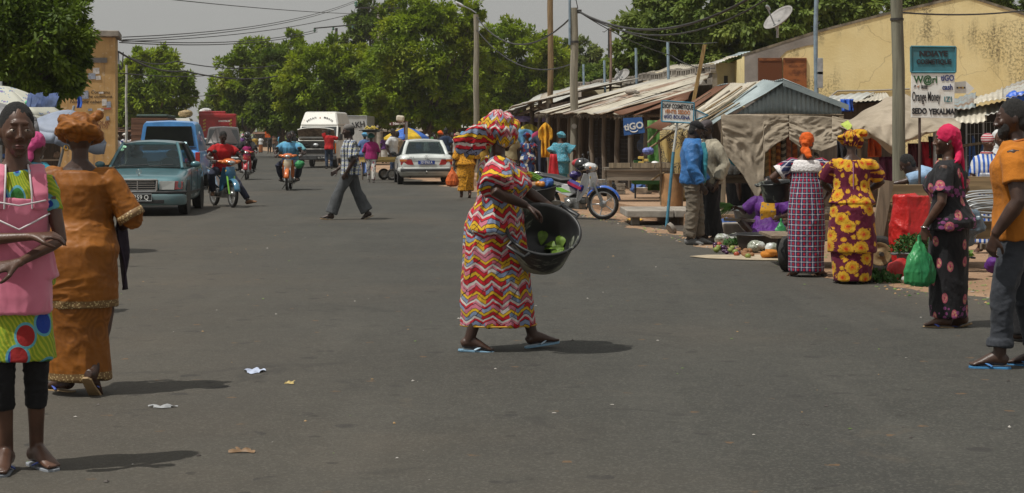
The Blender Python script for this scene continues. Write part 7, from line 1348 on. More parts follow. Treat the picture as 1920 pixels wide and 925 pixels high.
# battered white van with raised bonnet
o = root('white_van', 'battered white high-roof van with its bonnet raised', 'van', Vector((-9.35, 84.6, 0)), -3, 'cars in the street')
VW = tinmat('van_white', (.5, .5, .47), (.66, .65, .6), (.2, .08, .04), .1)
MB().hexa([(-1, -2.2, .45), (1, -2.2, .45), (1, 2.6, .45), (-1, 2.6, .45), (-.98, -2.1, 1.3), (.98, -2.1, 1.3), (1, 2.6, 1.3), (-1, 2.6, 1.3)]).build('lower_body', VW, o, bevel=.04)
MB().hexa([(-.97, -1.65, 1.3), (.97, -1.65, 1.3), (1, 2.6, 1.3), (-1, 2.6, 1.3), (-.93, -1.2, 2.06), (.93, -1.2, 2.06), (.96, 2.6, 2.06), (-.96, 2.6, 2.06)]).build('cab', VW, o, bevel=.03)
MB().hexa([(-.95, -1.25, 2.06), (.95, -1.25, 2.06), (.97, 2.6, 2.06), (-.97, 2.6, 2.06), (-.78, -.75, 2.74), (.78, -.75, 2.74), (.8, 2.5, 2.74), (-.8, 2.5, 2.74)]).build('high_roof', VW, o, bevel=.09)
MB().slab([(-.88, -1.63, 1.36), (.88, -1.63, 1.36), (.86, -1.22, 2.0), (-.86, -1.22, 2.0)], .03).build('windscreen', GLD, o)
MB().box((0, -2.12, 1.12), (1.8, .2, .36)).build('engine_bay', DK, o)
mb = MB()
for i in range(9): mb.box((random.uniform(-.7, .7), -2.24, random.uniform(1.0, 1.25)), (random.uniform(.1, .25), .08, random.uniform(.06, .14)), (0, random.uniform(-20, 20), 0))
tag(mb.build('engine_parts', IRON, o), kind='stuff'); MB().ell((0, -2.25, 1.1), (.16, .06, .09), 10).build('air_filter', STEEL, o)
INN = paint('bonnet_inner', (.2, .15, .1), .8, 0, .6, 6)
P8 = [(-.9+1.8*i/8, 1.78+.16*math.sqrt(max(0, 1-((i-4)/4.3)**2))) for i in range(9)]
mb = MB()
for (a, za), (b, zb_) in zip(P8, P8[1:]): mb.slab([(a, -1.75, 1.36), (b, -1.75, 1.36), (b*.98, -2.3, zb_), (a*.98, -2.3, za)], .03)
bo = mb.build('bonnet', [INN], o); 
mb = MB(); mb.tube([(x*.98, -2.31, z) for x, z in P8], .03, 8); mb.build('bonnet_edge', VW, bo); MB().box((0, -2.0, 1.47), (1.7, .03, .08), (0, 0, 0)).build('bonnet_rib', VW, bo)
MB().box((0, -2.22, .92), (1.7, .06, .05)).build('front_rail', VW, o)
for i in range(4): MB().box((0, -2.225, .72+.045*i), (1.1, .04, .03)).build('grille_bar', PLAST, o)
for s in (-1, 1):
    MB().box((s*.72, -2.24, .8), (.4, .06, .24)).build('headlight_frame', PLAST, o); MB().box((s*.72, -2.275, .8), (.33, .03, .18)).build('headlight', REFL, o, bevel=.01)
    MB().box((s*.95, -2.15, .95), (.06, .14, .5)).build('corner_lamp', ORL, o)
    MB().slab([(s*1.0, -1.5, 1.36), (s*1.0, -.7, 1.36), (s*.96, -.7, 1.98), (s*.955, -1.15, 1.98)], .02).build('side_window', GLD, o)
    MB().box((s*1.14, -1.6, 1.5), (.14, .08, .3)).build('mirror', PLAST, o, bevel=.02)
    for y_ in (-1.5, 1.7): wheel(o, (s*.85, y_, .36), .36, .22, ax=(s, 0, 0))
MB().box((0, -2.3, .5), (2.02, .12, .22)).build('bumper', paint('bumper_grey', (.06, .062, .065), .7), o, bevel=.03)
p_ = MB().box((.3, -2.37, .5), (.5, .01, .12)).build('number_plate', PLAST, o); text('SL 7140', p_, (.3, -2.38, .5), .11, WH)
nm = 'BORAH - MBAYE'
for i, ch in enumerate(nm):
    if ch == ' ': continue
    a = R(56-112*i/(len(nm)-1)); x_ = -sin(a)*.74; z_ = 2.0+.45*cos(a)+.02; text(ch, o, (x_, -1.27+(z_-2.06)*.735-.012, z_), .13, INK, (90-36, -math.degrees(a)*.75, 0), 1, .004)
MB().box((0, -1.02, 2.31), (.07, .02, .16), (-36, 0, 0)).ell((0, -.98, 2.42), (.04, .03, .05), 8).box((0, -1.07, 2.23), (.2, .02, .03), (-36, 0, 0)).build('painted_figure', ORL, o)
o = root('box_lorry', 'white box lorry behind the open van with big black letters', 'lorry', Vector((-8.25, 90, 0)), 0, 'cars in the street')
MB().box((-.35, 2.5, 1.7), (1.9, 5, 1.85)).build('box', carpaint('paint_box', (.55, .56, .54)), o, bevel=.03); text('AKH', o, (.12, -.02, 2.12), .42, INK, (90, -8, 0), .9, .012)
mb = MB(); mb.tube([(-1.28, -.01, 2.6), (.58, -.01, 2.6), (.58, -.01, .8)], .03, 6); mb.build('box_trim', STEEL, o); MB().box((-.35, 2.5, .6), (1.6, 4.6, .3)).build('chassis', PLAST, o)
for s in (-1, 1):
    for y_ in (.8, 4): wheel(o, (-.35+s*.8, y_, .42), .42, .26, ax=(s, 0, 0))
# ---------------------------------------------------------------- motorbikes
def bike(label, pos, yaw, shield, side, fender, cowl, lean=0, steer=0, rim=None, fork=None, spokes=0, tail=None):
    o = root('motorbike', label, 'motorbike', pos, yaw, 'motorbikes in the street'); o.rotation_euler = (0, R(lean), R(yaw))
    fr = Vector((0, -.61, .285)); rr = Vector((0, .61, .285)); fk = fork or STEEL
    wheel(o, rr, .285, .085, 'rear_wheel', rim, spokes, mbike=True)
    wheel(o, fr, .285, .075, 'front_wheel', rim, spokes, mbike=True)
    for s in (-1, 1): MB().tube([fr+Vector((s*.075, 0, 0)), (s*.075, -.5, .56), (s*.07, -.4, .82)], [.018, .022, .026], 10).build('fork_leg', fk, o)
    MB().tube([fr+Vector((-.09, 0, 0)), fr+Vector((.09, 0, 0))], .014, 8).build('axle', STEEL, o)
    def arc(c, r, a0, a1, w, m, nm, dz=.0): 
        MB().sheet(lambda u, v: (c.x+(u-.5)*w, c.y-(r+.03*(1-(2*u-1)**2))*cos(R(a0+(a1-a0)*v)), c.z+(r+.03*(1-(2*u-1)**2))*sin(R(a0+(a1-a0)*v))), 6, 12).build(nm, m, o, solid=.006)
    arc(fr, .305, 12, 150, .13, fender, 'front_fender'); arc(rr, .31, 35, 165, .15, PLAST, 'rear_fender')
    # leg shield, cowl, body
    mb = MB()
    for s in (-1, 1): mb.slab([(s*.03, -.42, .82), (s*.14, -.35, .86), (s*.17, -.22, .55), (s*.15, -.15, .33)][::s], .012).slab([(s*.03, -.42, .82), (s*.15, -.15, .33), (s*.1, -.22, .36), (s*.04, -.36, .58)][::s], .012)
    mb.build('leg_shield', shield, o, bevel=.01)
    mb = MB(); mb.tube([(0, -.43, .6), (0, -.47, .72), (0, -.44, .86)], [(.06, .05), (.12, .05), (.1, .05)], 14, side=(1, 0, 0)); mb.build('front_panel', shield if not tail else tail, o)
    mb = MB(); mb.tube([(0, -.5, .93), (0, -.46, .95), (0, -.36, .99), (0, -.28, .98)], [(.07, .05), (.13, .075), (.15, .06), (.08, .03)], 16, side=(1, 0, 0))
    for s in (-1, 1): mb.tube([(s*.1, -.4, .96), (s*.2, -.37, .975), (s*.25, -.35, .98)], [(.05, .045), (.035, .035), (.02, .02)], 10)
    mb.build('headlight_cowl', cowl, o)
    mb = MB(); mb.ell((0, -.5, .95), (.085, .04, .05), 14); mb.build('headlight', REFL, o)
    for s in (-1, 1):
        mb = MB(); mb.ell((s*.15, -.425, .955), (.045, .03, .03), 10); mb.build('indicator', ORL, o); mb = MB(); mb.ell((s*.085, -.465, .76), (.03, .02, .05), 8, rot=(0, s*25, 0)); mb.build('front_lens', YM, o)
        MB().tube([(s*.2, -.36, .98), (s*.3, -.31, .99), (s*.385, -.27, .98)], .013, 8).build('handlebar', PLAST, o); MB().tube([(s*.28, -.325, .99), (s*.39, -.27, .98)], .021, 8).build('grip', RUB, o)
        MB().tube([(s*.3, -.36, 1.0), (s*.38, -.4, .99)], .006, 6).build('brake_lever', STEEL, o)
        m_ = MB().tube([(s*.22, -.34, .99), (s*.3, -.33, 1.15)], .006, 6); q = m_.build('mirror', PLAST, o); MB().ell((s*.31, -.33, 1.19), (.055, .02, .04), 10).build('mirror_glass', PLAST, q)
        # side panels
        mb = MB(); mb.prism([(-.12, .5), (.05, .64), (.35, .7), (.8, .79), (.83, .74), (.5, .56), (.2, .46), (.05, .42)] if s > 0 else [(-.12, .5), (.05, .42), (.2, .46), (.5, .56), (.83, .74), (.8, .79), (.35, .7), (.05, .64)][::1], (s*.1, 0, 0), (0, 1, 0), (0, 0, 1), .035 if s > 0 else .035); mb.build('side_panel', side, o, bevel=.012)
        MB().tube([(s*.08, -.02, .24), (s*.24, -.03, .25)], .014, 8).build('footpeg', RUB, o)
        MB().tube([(s*.13, .61, .285), (s*.13, .5, .6)], [.024, .03], 10).build('shock', CHR, o)
    MB().tube([(0, -.02, .73), (0, .2, .715), (0, .4, .76), (0, .72, .8)], [(.09, .04), (.13, .05), (.14, .055), (.1, .04)], 16, side=(1, 0, 0)).build('seat', PLAST, o)
    MB().tube([(0, -.36, .8), (0, -.12, .42), (0, .05, .42), (0, .4, .62), (0, .78, .72)], .04, 8).build('frame', PLAST, o)
    MB().box((0, -.02, .3), (.22, .34, .2)).lathe([(.085, 0), (.095, .06), (.08, .08)], (.11, .02, .3), (1, 0, 0), 16).lathe([(.08, 0), (.085, .06), (.06, .08)], (-.11, .02, .3), (-1, 0, 0), 16).tube([(0, -.15, .34), (0, -.3, .36)], .07, 10).build('engine', ALU, o, bevel=.012)
    MB().tube([(.06, -.28, .3), (.1, -.2, .19), (.14, .1, .19), (.16, .35, .24), (.17, .8, .32)], [.018, .02, .022, .045, .045], 10).build('exhaust', CHR, o)
    MB().box((0, .86, .72), (.14, .06, .07)).build('tail_light', REDL, o, bevel=.015); MB().tube([(-.08, .1, .2), (-.2, .08, .02)], .012, 6).build('side_stand', IRON, o)
    MB().tube([(-.1, .62, .8), (-.1, .9, .84), (.1, .9, .84), (.1, .62, .8)], .011, 6).build('grab_rail', CHR, o)
    Ms = Matrix.Translation((0, -.42, 0))@Matrix.Rotation(R(steer), 4, 'Z')@Matrix.Translation((0, .42, 0))
    for c in o.children:
        if c.name.split('.')[0] in ('front_wheel', 'fork_leg', 'axle', 'front_fender', 'headlight_cowl', 'headlight', 'indicator', 'handlebar', 'grip', 'brake_lever', 'mirror'): c.matrix_local = Ms
    return o
MP = lambda n, c: paint('moto_'+n, c, .25, 0, .12, 6, coat=.8)
def stripes(parent, s, mats):
    for (pts, m) in mats: MB().prism(pts, (s*.1376 if s > 0 else -.1026-.002, 0, 0), (0, 1, 0), (0, 0, 1), .003).build('decal', m, parent)
mw = bike('parked blue and white motorbike loaded with helmets and bags', Vector((1.15, 31.12, 0)), 50, MP('white', (.62, .63, .64)), MP('white', (.62, .63, .64)), MP('blue', (.03, .12, .5)), MP('white', (.62, .63, .64)), lean=-4, steer=28, tail=MP('white', (.62, .63, .64)), rim=paint('mag_white', (.5, .5, .5), .3, .5))
for s in (-1, 1): stripes(mw, s, [([(.25, .6), (.5, .62), (.8, .75), (.5, .67)], MP('blue', (.03, .12, .5))), ([(-.02, .5), (.2, .5), (.45, .59), (.2, .58)], MP('lime', (.2, .5, .06)))])
kx = Matrix.Translation((1.15, 31.12, 0))@Matrix.Rotation(R(50), 4, 'Z'); mpos = lambda *a: kx@Vector(a)
mb = MB(); mb.ell(mpos(0, -.16, 1.0), (.15, .14, .12), 16); h_ = tag(mb.build('helmet', MP('black', (.02, .02, .022))), 'black and red helmet resting on the parked motorbike', 'helmet'); MB().ell(mpos(0, -.1, 1.02), (.145, .12, .09), 14).build('red_flash', MP('red', (.4, .02, .03)), h_)
clump('purple_bag', 'dark purple round bag hung on the parked motorbike', 'bag', mpos(-.02, -.03, .8), .11, paint('bag_purple', (.04, .025, .14), .35), None, 51)
mb = MB(); mb.box(mpos(-.16, -.14, .62), (.09, .34, .14), (20, 0, 50)); o = tag(mb.build('striped_bag', paint('bag_navy', (.03, .03, .2), .6), bevel=.04), 'navy and crimson striped bag strapped to the parked motorbike', 'bag')
mb = MB(); mb.box(mpos(-.208, -.14, .62), (.012, .32, .05), (20, 0, 50)); mb.build('stripe', paint('bag_crimson', (.35, .01, .05)), o)
clump('red_sack', 'small red bag under the striped bag on the motorbike', 'bag', mpos(-.1, -.2, .5), .08, paint('bag_red', (.45, .02, .02), .5), None, 52)
bike('moped with orange cowl, blue shield and lime fork ridden by the red shirt man', Vector((-6.2, 36.7, 0)), 28, MP('steel_blue', (.05, .17, .28)), MP('sky', (.08, .28, .5)), MP('steel_blue', (.05, .17, .28)), MP('orange', (.6, .14, .02)), fork=MP('lime', (.25, .5, .04)), spokes=18)
bike('red motorbike ridden by a helmeted rider with a child', Vector((-9.32, 60, 0)), 6, MP('red', (.4, .02, .03)), MP('red', (.4, .02, .03)), MP('red', (.4, .02, .03)), MP('red', (.4, .02, .03)))
bike('orange motorbike with a cream front panel carrying two riders', Vector((-6.3, 48.2, 0)), 3, MP('orange', (.6, .2, .02)), MP('orange', (.6, .2, .02)), MP('orange', (.6, .2, .02)), MP('orange', (.6, .2, .02)), tail=MP('cream', (.55, .48, .35)))
def rider(label, pos, yaw, off, top, bot, H=1.7, feet=None, hands=1, **kw):
    k = 1.7/H; pz = .84*k; f = feet or ((-.22*k, -.06*k, .36*k, -10, 0, (-.5, -1, .3)), (.22*k, -.06*k, .36*k, 10, 0, (.5, -1, .3)))
    b = Vector(pos)+Matrix.Rotation(R(yaw), 3, 'Z')@Vector((0, off, 0)); y0 = -off*k
    h = tuple(H_((s*.33*k, (-.27)*k+y0*1, 1.0*k), .8, (0, -1, -.15), (0, -.1, -1), (s*1, .5, -.6)) for s in (-1, 1)) if hands == 1 else hands
    return person(label, b, yaw, H, male=kw.pop('male', True), vox=kw.pop('vox', .012), pelvis=(0, .02, pz), feet=f, hands=h, skin=SK3, wear=[('trousers', bot, {'r': (.1, .078, .066), 'hem': .93}), ('shirt', top, {'e': .028, 'sleeve': kw.pop('sl', .6), 'sr': (.075, .08), 'z0': .84})]+kw.pop('more', [('shoe', SOLE_D)]), **kw)
rider('man in red tee shirt riding a moped with one foot out', (-6.2, 36.7, 0), 28, .12, REDT, NAVYC, 1.72, lean=8, head=(-6, 22, 0), hair='short', feet=((-.24, -.1, .33, -20, 0, (-.7, -1, .3)), (.42, -.5, .13, 40, -12, (.6, -1, .2))), more=[('shoe', plain('shoe_tan', (.2, .1, .05)))])
rider('rider in black jacket and dark helmet on the red motorbike', (-9.32, 60, 0), 6, .3, BLK_, BLK_, 1.72, lean=2, sl=1.9, more=[('cap', MP('black', (.02, .02, .022)), {'name': 'helmet', 'blobs': [('e', (0, .02, .045), (.12, .135, .125)), ('t', [(-.1, -.02, -.05), (0, -.12, -.1), (.1, -.02, -.05)], .03)], 'fold': 0}), ('shoe', SOLE_D)])
rider('small child in magenta top seated before the helmeted rider', (-9.32, 60, 0), 6, -.02, MAGT, NAVYC, 1.12, hair='short', hands=(None, None), male=False, feet=((-.15, -.12, .8, 0, 0), (.15, -.12, .8, 0, 0)))
rider('man in bright blue polo shirt steering the orange motorbike', (-6.3, 48.2, 0), 3, .1, LBLUE, NAVYC, 1.74, lean=12, head=(10, 12, 0), hair='short', more=[('flip_flop', SOLE_D)])
rider('passenger in pale aqua shirt sitting behind the blue polo rider', (-6.3, 48.2, 0), 3, .48, AQUA, NAVYC, 1.8, g=1.15, side=4, head=(12, 4, 0), hair='short', hands=(H_((-.36, -.3, .95), .5), H_((.36, -.3, .95), .5)), sl=.8)
clump('green_bag', 'green plastic bag hanging from the orange motorbike handlebar', 'bag', (-5.95, 47.75, .74), .15, GBAG, None, 71)
# ---------------------------------------------------------------- cart, vegetables, parasols, market clutter
CW = wood('cart_boards', (.33, .23, .12), .5, 'x'); CW2 = wood('cart_post', (.24, .18, .12), .5)
ct = root('wooden_cart', 'old wooden cart with rubber wheels behind the two buying women', 'cart', (0, 0, 0))
for i, (x0, x1, z, h, m) in enumerate(((3.35, 5.45, .45, .2, CW), (4.16, 4.62, .66, .17, CW), (4.15, 4.9, .86, .2, CW), (5.05, 5.6, .74, .2, CW), (5.1, 5.7, .95, .2, CW))):
    MB().box(((x0+x1)/2, 19.3+.02*i, z), (x1-x0, .045, h), (0, random.uniform(-1.5, 1.5), 0)).build('plank', m, ct, bevel=.006)
for i in range(5): MB().box((4.25, 19.5+.2*i, .36), (2.6, .19, .03)).build('floor_plank', CW2, ct)
MB().slab([(3.98, 19.1, .1), (4.1, 19.1, .1), (4.28, 19.15, 1.0), (4.14, 19.15, 1.02)], .06).build('post', CW2, ct); MB().box((4.2, 19.25, .6), (.07, .06, .5)).build('post', CW2, ct)
MB().slab([(4.95, 19.2, .42), (5.03, 19.2, .42), (5.1, 19.2, .78), (5.04, 19.2, .8)], .05).build('post', CW2, ct)
WRIM = paint('wheel_rust', (.28, .2, .1), .6, .3, .4, 12)
for x_, s in ((3.08, .0), (4.1, 0)):
    wheel(ct, (x_, 19.0, .2), .2, .13, ax=(.9 if x_ < 3.5 else -.3, -.5 if x_ < 3.5 else -.95, 0), rimc=WRIM); wheel(ct, (x_+.25, 20.2, .2), .2, .13, ax=(0, 1, 0), rimc=WRIM)
MB().tube([(4.1, 18.9, .2), (4.1, 20.3, .2)], .025, 8).build('axle', IRON, ct)
clump('blue_tarp', 'blue grey plastic sheet draped over the cart by the embroidered skirt', 'tarp', (5.05, 18.9, .52), .2, paint('tarp_grey', (.1, .14, .18), .3), None, 83, .06, 1.3)
for i in range(8):
    mb = MB(); r_ = .22+.015*i; mb.tube([(5.42+r_*1.3*cos(a), 19.15+.04*i-.1, .66+.05*(i % 4)+.25*r_*sin(a)) for a in [2*pi*k/24 for k in range(24)]], .011, 5, closed=True); tag(mb.build('wire_coil', STEEL), 'loop of grey wire coiled on the cart beside the orange shirt man', 'wire', 'wire coils on the cart')
def sack(name, label, c, w, d, h, mat, seed, yaw=0, top=.5, cat='sack'):
    mb = MB(); mb.loft([(0, 0, 0, w*.9, d*.9), (0, 0, h*.08, w, d), (0, 0, h*.5, w*1.02, d*1.02), (0, 0, h*.85, w*.85, d*.8), (0, 0, h, w*top, d*top)], 24); o = skinned(mb, name, mat, None, .012, 1, (.05, 6, 3, seed, .7)); o.location = c; o.rotation_euler = (0, 0, R(yaw)); return tag(o, label, cat)
sack('red_sack', 'tall bright red plastic sack standing against the wooden cart', (4.36, 18.62, .1), .24, .16, .76, (lambda t: t.done(t.mix(t.noise(4, 4).st(.3, .7), (.42, .01, .012), (.62, .025, .02)), .3, 0, (t.noise(9, 6, rough=.7), .6, .03), trans=.15))(T('red_plastic')), 12, 10, .8)
sack('red_bag', 'small red bag lying before the cart wheel', (4.08, 18.0, 0), .13, .1, .2, paint('bag_red', (.45, .02, .02), .35), 13, 30, .4, 'bag')
LV = paint('parsley_green', (.035, .11, .015), .7, var=.5, scale=25, trans=.2); LV2 = paint('lettuce_green', (.13, .27, .02), .6, var=.4, scale=25, trans=.3)
def herbs(name, label, c, r, h, mat, n=500, sz=.04, seed=1):
    rg = np.random.default_rng(seed); v = []; 
    for i in range(n):
        d = rg.normal(size=3); d /= np.linalg.norm(d); d[2] = abs(d[2]); p = np.array(c)+d*np.array((r, r, h))*rg.random()**.3
        a = rg.normal(size=3); a[2] += .4; a /= np.linalg.norm(a); b = np.cross(a, rg.normal(size=3)); b /= np.linalg.norm(b); L = sz*rg.uniform(.6, 1.4)
        v += [p, p+a*L*.5+b*L*.35, p+a*L, p+a*L*.5-b*L*.35]
    me = bpy.data.meshes.new(name); me.from_pydata([tuple(p) for p in v], [], [(4*i, 4*i+1, 4*i+2, 4*i+3) for i in range(n)]); me.materials.append(mat); o = bpy.data.objects.new(name, me); COL.objects.link(o); return tag(o, label, 'greens')
GREYP = paint('tub_grey', (.1, .11, .11), .5)
tub('herb_tub', 'black tub of pale lettuce beside the dark sign post', (4.62, 17.95, .24), (0, 0, 1), .19, .15, .24, PLAST); herbs('lettuce', 'pale lettuce heaped in the tub beside the sign post', (4.62, 17.95, .24), .19, .13, LV2, 500, .05, 2)
tub('herb_tub', 'grey tub of dark parsley in front of the red sack', (4.3, 18.2, .26), (0, 0, 1), .2, .17, .25, GREYP); herbs('parsley', 'bushy dark parsley heaped before the red sack', (4.3, 18.2, .27), .26, .2, LV, 1100, .035, 3)
t = T('packed_greens'); n = t.vor(26); c = t.mix(n < .35, (.4, .44, .4), (.05, .13, .03)); c = t.mix(t.noise(5, 4).st(.5, .65)*.7, c, (.5, .54, .54)); PACK = t.done(c, .3, 0, (t.noise(20, 4), .5, .01), coat=.3)
t = T('packed_okra'); n = t.vor(30); c = t.mix(n < .3, (.26, .28, .22), (.08, .1, .05)); c = t.mix(t.noise(6, 4).st(.52, .62), c, (.55, .57, .55)); OKRA = t.done(c, .28, 0, (t.noise(18, 4), .6, .012), coat=.4)
for i, (x, y, z, r, l) in enumerate(((4.13, 17.4, .05, .11, 'flat plastic pack of green peas lying at the kerb edge'), (4.2, 17.5, .15, .1, 'upper pack of green peas at the kerb edge'), (4.36, 17.45, .06, .1, 'pack of green peas next to the lettuce tub'))):
    mb = MB(); mb.ell((x, y, z), (r*1.5, r, r*.5), 14, rot=(0, random.uniform(-8, 8), random.uniform(-20, 20))).ell((x+.05, y, z), (r, r*.9, r*.55), 12); tag(skinned(mb, 'pea_pack', PACK, None, .009, 1, (.03, 9, 9, i, 1)), l, 'pack', 'packs of peas')
herbs('cut_greens', 'low spread of cut greens under the flowered dress', (3.72, 17.7, .01), .3, .1, LV, 400, .06, 4); 
scatter('trimmed_leaves', 160, lambda: (random.uniform(3.6, 6.0), random.uniform(15.9, 18.2)), .018, [LIT[3], LV, LIT[0]])
st = root('log_stool', 'low seat made of a plank on a split log near the orange shirt man', 'stool', (5.28, 17.75, 0)); MB().rings([[(r*cos(a)*(1+.08*sin(5*a)), r*sin(a), z) for a in [2*pi*i/16 for i in range(16)]] for r, z in ((.16, 0), (.135, .1), (.1, .25), (.105, .33))]).build('log', wood('pale_log', (.34, .3, .24), .5), st); MB().box((0, 0, .365), (.56, .3, .06), (0, 2, 4)).build('seat_plank', GREYW, st, bevel=.01)
clump('purple_cloth', 'purple cloth lying behind the log stool', 'cloth', (5.2, 18.3, .14), .13, PURP, None, 84)
mb = MB(); mb.ell((5.6, 17.6, .08), (.13, .1, .09), 10); tag(mb.build('stone', CONC), 'brown stone next to the log stool', 'stone')
for i in range(3): mb = MB(); mb.box((5.7, 18.4+.35*i, .06+.1*i), (.9, .16, .06), (0, 2, 3*i)); tag(mb.build('board', GREYW), ['lowest board', 'middle board', 'top board'][i]+' of the pile behind the log stool', 'board', 'boards behind the stool')
# vendor's ground display
MB_ = at(1440, 478)
for i, (px, py, r, l) in enumerate(((1358, 462, .14, 'round clear bag of okra nearest the flared black trousers'), (1378, 460, .14, 'round clear bag of okra behind the aubergines'), (1398, 468, .12, 'shiny clear bag next to the black basin'), (1417, 474, .12, 'clear bag of beans before the black basin'), (1437, 468, .16, 'tall clear bag of beans at the orange cloth'), (1458, 470, .14, 'clear bag beside the vendor knee'), (1424, 462, .1, 'small clear bag behind the orange cloth'), (1450, 480, .12, 'clear bag next to the cart tyre'))):
    p = at(px, py); clump('okra_bag', l, 'bag', (p.x, p.y, r*.75), r, OKRA, 'clear bags of vegetables', 200+i, .03, .75)
VEG = [paint('veg_lime', (.18, .22, .04), .5), paint('aubergine', (.05, .015, .05), .25), paint('ginger', (.25, .12, .05), .8), paint('tomato', (.3, .05, .02), .4)]
rn = random.Random(4)
for i in range(46):
    px = rn.uniform(1338, 1410); py = 468+(px-1338)*.2+rn.uniform(-6, 6); p = at(px, py); r = rn.uniform(.022, .038); mi = 2 if px > 1382 and rn.random() < .75 else rn.choice((0, 0, 1, 1, 3))
    if i < 4: VM = {}
    mb = MB(); mb.ell((0, 0, 0), (r*1.15, r, r), 10); o = mb.build(['lime_fruit', 'aubergine', 'ginger_root', 'tomato'][mi], VEG[mi]); o.location = (p.x, p.y, r*.9+.01)
    tag(o, ['small yellow-green fruit in the vendor display on the ground', 'dark aubergine in the vendor display on the ground', 'brown ginger root in the heap before the black basin', 'red tomato among the vendor fruits on the ground'][mi], 'vegetable', 'vegetables laid on the ground')
p = at(1418, 489); mb = MB(); mb.prism([(1.0*a, b) for a, b in ((-.75, .55), (-.55, .2), (0, -.1), (.35, -.15), (.5, .3), (.3, .8), (-.5, .8))], (p.x, p.y, .012), (1, 0, 0), (0, 1, 0), .006); tag(mb.build('ground_cloth', paint('sack_cloth', (.4, .33, .23))), 'pale sackcloth spread under the vendor vegetables', 'cloth')
p = at(1446, 486); clump('orange_cloth', 'bright orange cloth bundle at the front of the vendor display', 'cloth', (p.x, p.y, .06), .14, paint('cloth_orange', (.42, .15, .01), .8), None, 221, .05, .45)
p = at(1415, 470); tub('vendor_basin', 'wide black basin on the ground before the seated vendor', (p.x+.12, p.y+.15, .2), (0, 0, 1), .35, .3, .2, PLAST); clump('yellow_bag', 'yellow packet lying in the black basin', 'bag', (p.x+.18, p.y-.02, .22), .1, paint('bag_yellow', (.65, .42, .01), .5), None, 222, .02, .6)
herbs('dill_heap', 'flat heap of dark greens between the okra bags', (at(1392, 466).x, at(1392, 466).y, .05), .28, .08, LV, 400, .05, 6)
mb = MB(); mb.box((3.5, 24.6, .29), (.9, .08, .04), (0, 3, 6)); tag(mb.build('stick', GREYW), 'flat stick lying on the kerb blocks behind the vendor', 'stick')
p = Vector((3.55, 25.5, .0)); tub('grey_basin', 'old grey basin behind the seated vendor', p+Vector((.05, 0, .42)), (0, -.1, 1), .3, .24, .22, GREYP); MB().box((0, 0, 0), (.1, .1, .1))
# bench with tub, bucket behind the crossing woman
bn = table('market_bench', 'low wooden bench carrying tub and bucket behind the scuffed tub', Vector((.3, 30.2, 0)), 1.1, .5, .36, GREYW)
tub('vegetable_tub', 'black tub heaped with spring onions and cloth by the parked motorbike', (.45, 30.0, .6), (-.12, -.1, 1), .34, .26, .24, PLAST)
for i in range(40):
    mb = MB() if i == 0 else mb; a = Vector((-1, -.1, .32+.25*random.random())); s0 = Vector((.7+random.uniform(-.1, .05), 30.1+random.uniform(-.2, .2), .66)); mb.tube([s0, s0+a*.35, s0+a*.6+Vector((0, 0, -.08)), s0+a*.95+Vector((0, 0, -.3))], [.009, .014, .012, .004], 5)
tag(tag(mb.build('spring_onions', paint('onion_green', (.14, .28, .03), .5)), 'bundle of long green spring onions trailing out of the black tub', 'onions'), kind='stuff')
clump('orange_packet', 'orange and green packet on the spring onions', 'packet', (.5, 29.8, .66), .09, paint('packet_orange', (.55, .2, .02), .4, var=.4), None, 231)
clump('blue_cloth', 'blue and green cloth heaped in the tub of onions', 'cloth', (.6, 29.9, .7), .15, paint('cloth_blue', (.03, .1, .32), .7, var=.7, scale=9), None, 232)
bk = root('yellow_bucket', 'pale yellow lidded bucket beside the tub of spring onions', 'bucket', (.05, 30.2, .365)); YBK = paint('bucket_yellow', (.55, .5, .16), .4, 0, .12)
MB().lathe([(.1, 0), (.125, .24)], n=24).build('pail', YBK, bk); MB().lathe([(.133, .22), (.136, .25), (.13, .27)], n=24).build('lid', YBK, bk); MB().tube([(.13*cos(a), -.02, .25+.17*sin(a)) for a in [pi*i/12 for i in range(13)]], .005, 6).build('bail', STEEL, bk)
# parasols on the left
def parasol(label, c, r, h, drop, mats, n=8, rim=.1, tilt=0, top=None, gp='market parasols'):
    o = root('parasol', label, 'parasol', c, 0, gp); o.rotation_euler = (0, R(tilt), 0)
    for i in range(n):
        a, b = 2*pi*i/n, 2*pi*(i+1)/n; mb = MB()
        def f(u, v, a=a, b=b):
            q = a+(b-a)*u; rr = r*v*(1-.04*sin(pi*u)); return (rr*cos(q), rr*sin(q), h-drop*(v**1.6)-.03*sin(pi*u)*v)
        mb.sheet(f, 6, 8); mb.sheet(lambda u, v, a=a, b=b: (r*(1-.04*sin(pi*u))*cos(a+(b-a)*u)*(1+.01*v), r*(1-.04*sin(pi*u))*sin(a+(b-a)*u)*(1+.01*v), h-drop-.03*sin(pi*u)-rim*v), 6, 2); mb.build('canopy_panel', mats[i % len(mats)], o, solid=.004)
        MB().tube([(0, 0, h-.35), (r*.5*cos(a), r*.5*sin(a), h-drop*.36), (r*.98*cos(a), r*.98*sin(a), h-drop-.01)], .006, 5).build('rib', STEEL, o)
    MB().tube([(0, 0, 0), (0, 0, h+.06)], .018, 8).build('pole', STEEL, o); return o
t = T('floral_canopy'); d = t.vor(7); e = t.vor(26); c = t.mix((d < .33)*(e < .45), (.6, .6, .52), (.08, .22, .45)); c = t.mix((d < .16), c, (.3, .2, .42)); FLOR = t.done(c, .7, trans=.25)
GRYC = paint('canopy_grey', (.28, .28, .29), .7, 0, .25, 4, trans=.2); LBC = paint('canopy_blue_grey', (.3, .35, .45), .6, 0, .2, 4, trans=.2)
p = pt(2, HY, 24); p.z = 0; parasol('white parasol printed with blue flowers over the apron girl', p, .92, 2.22, .42, [FLOR])
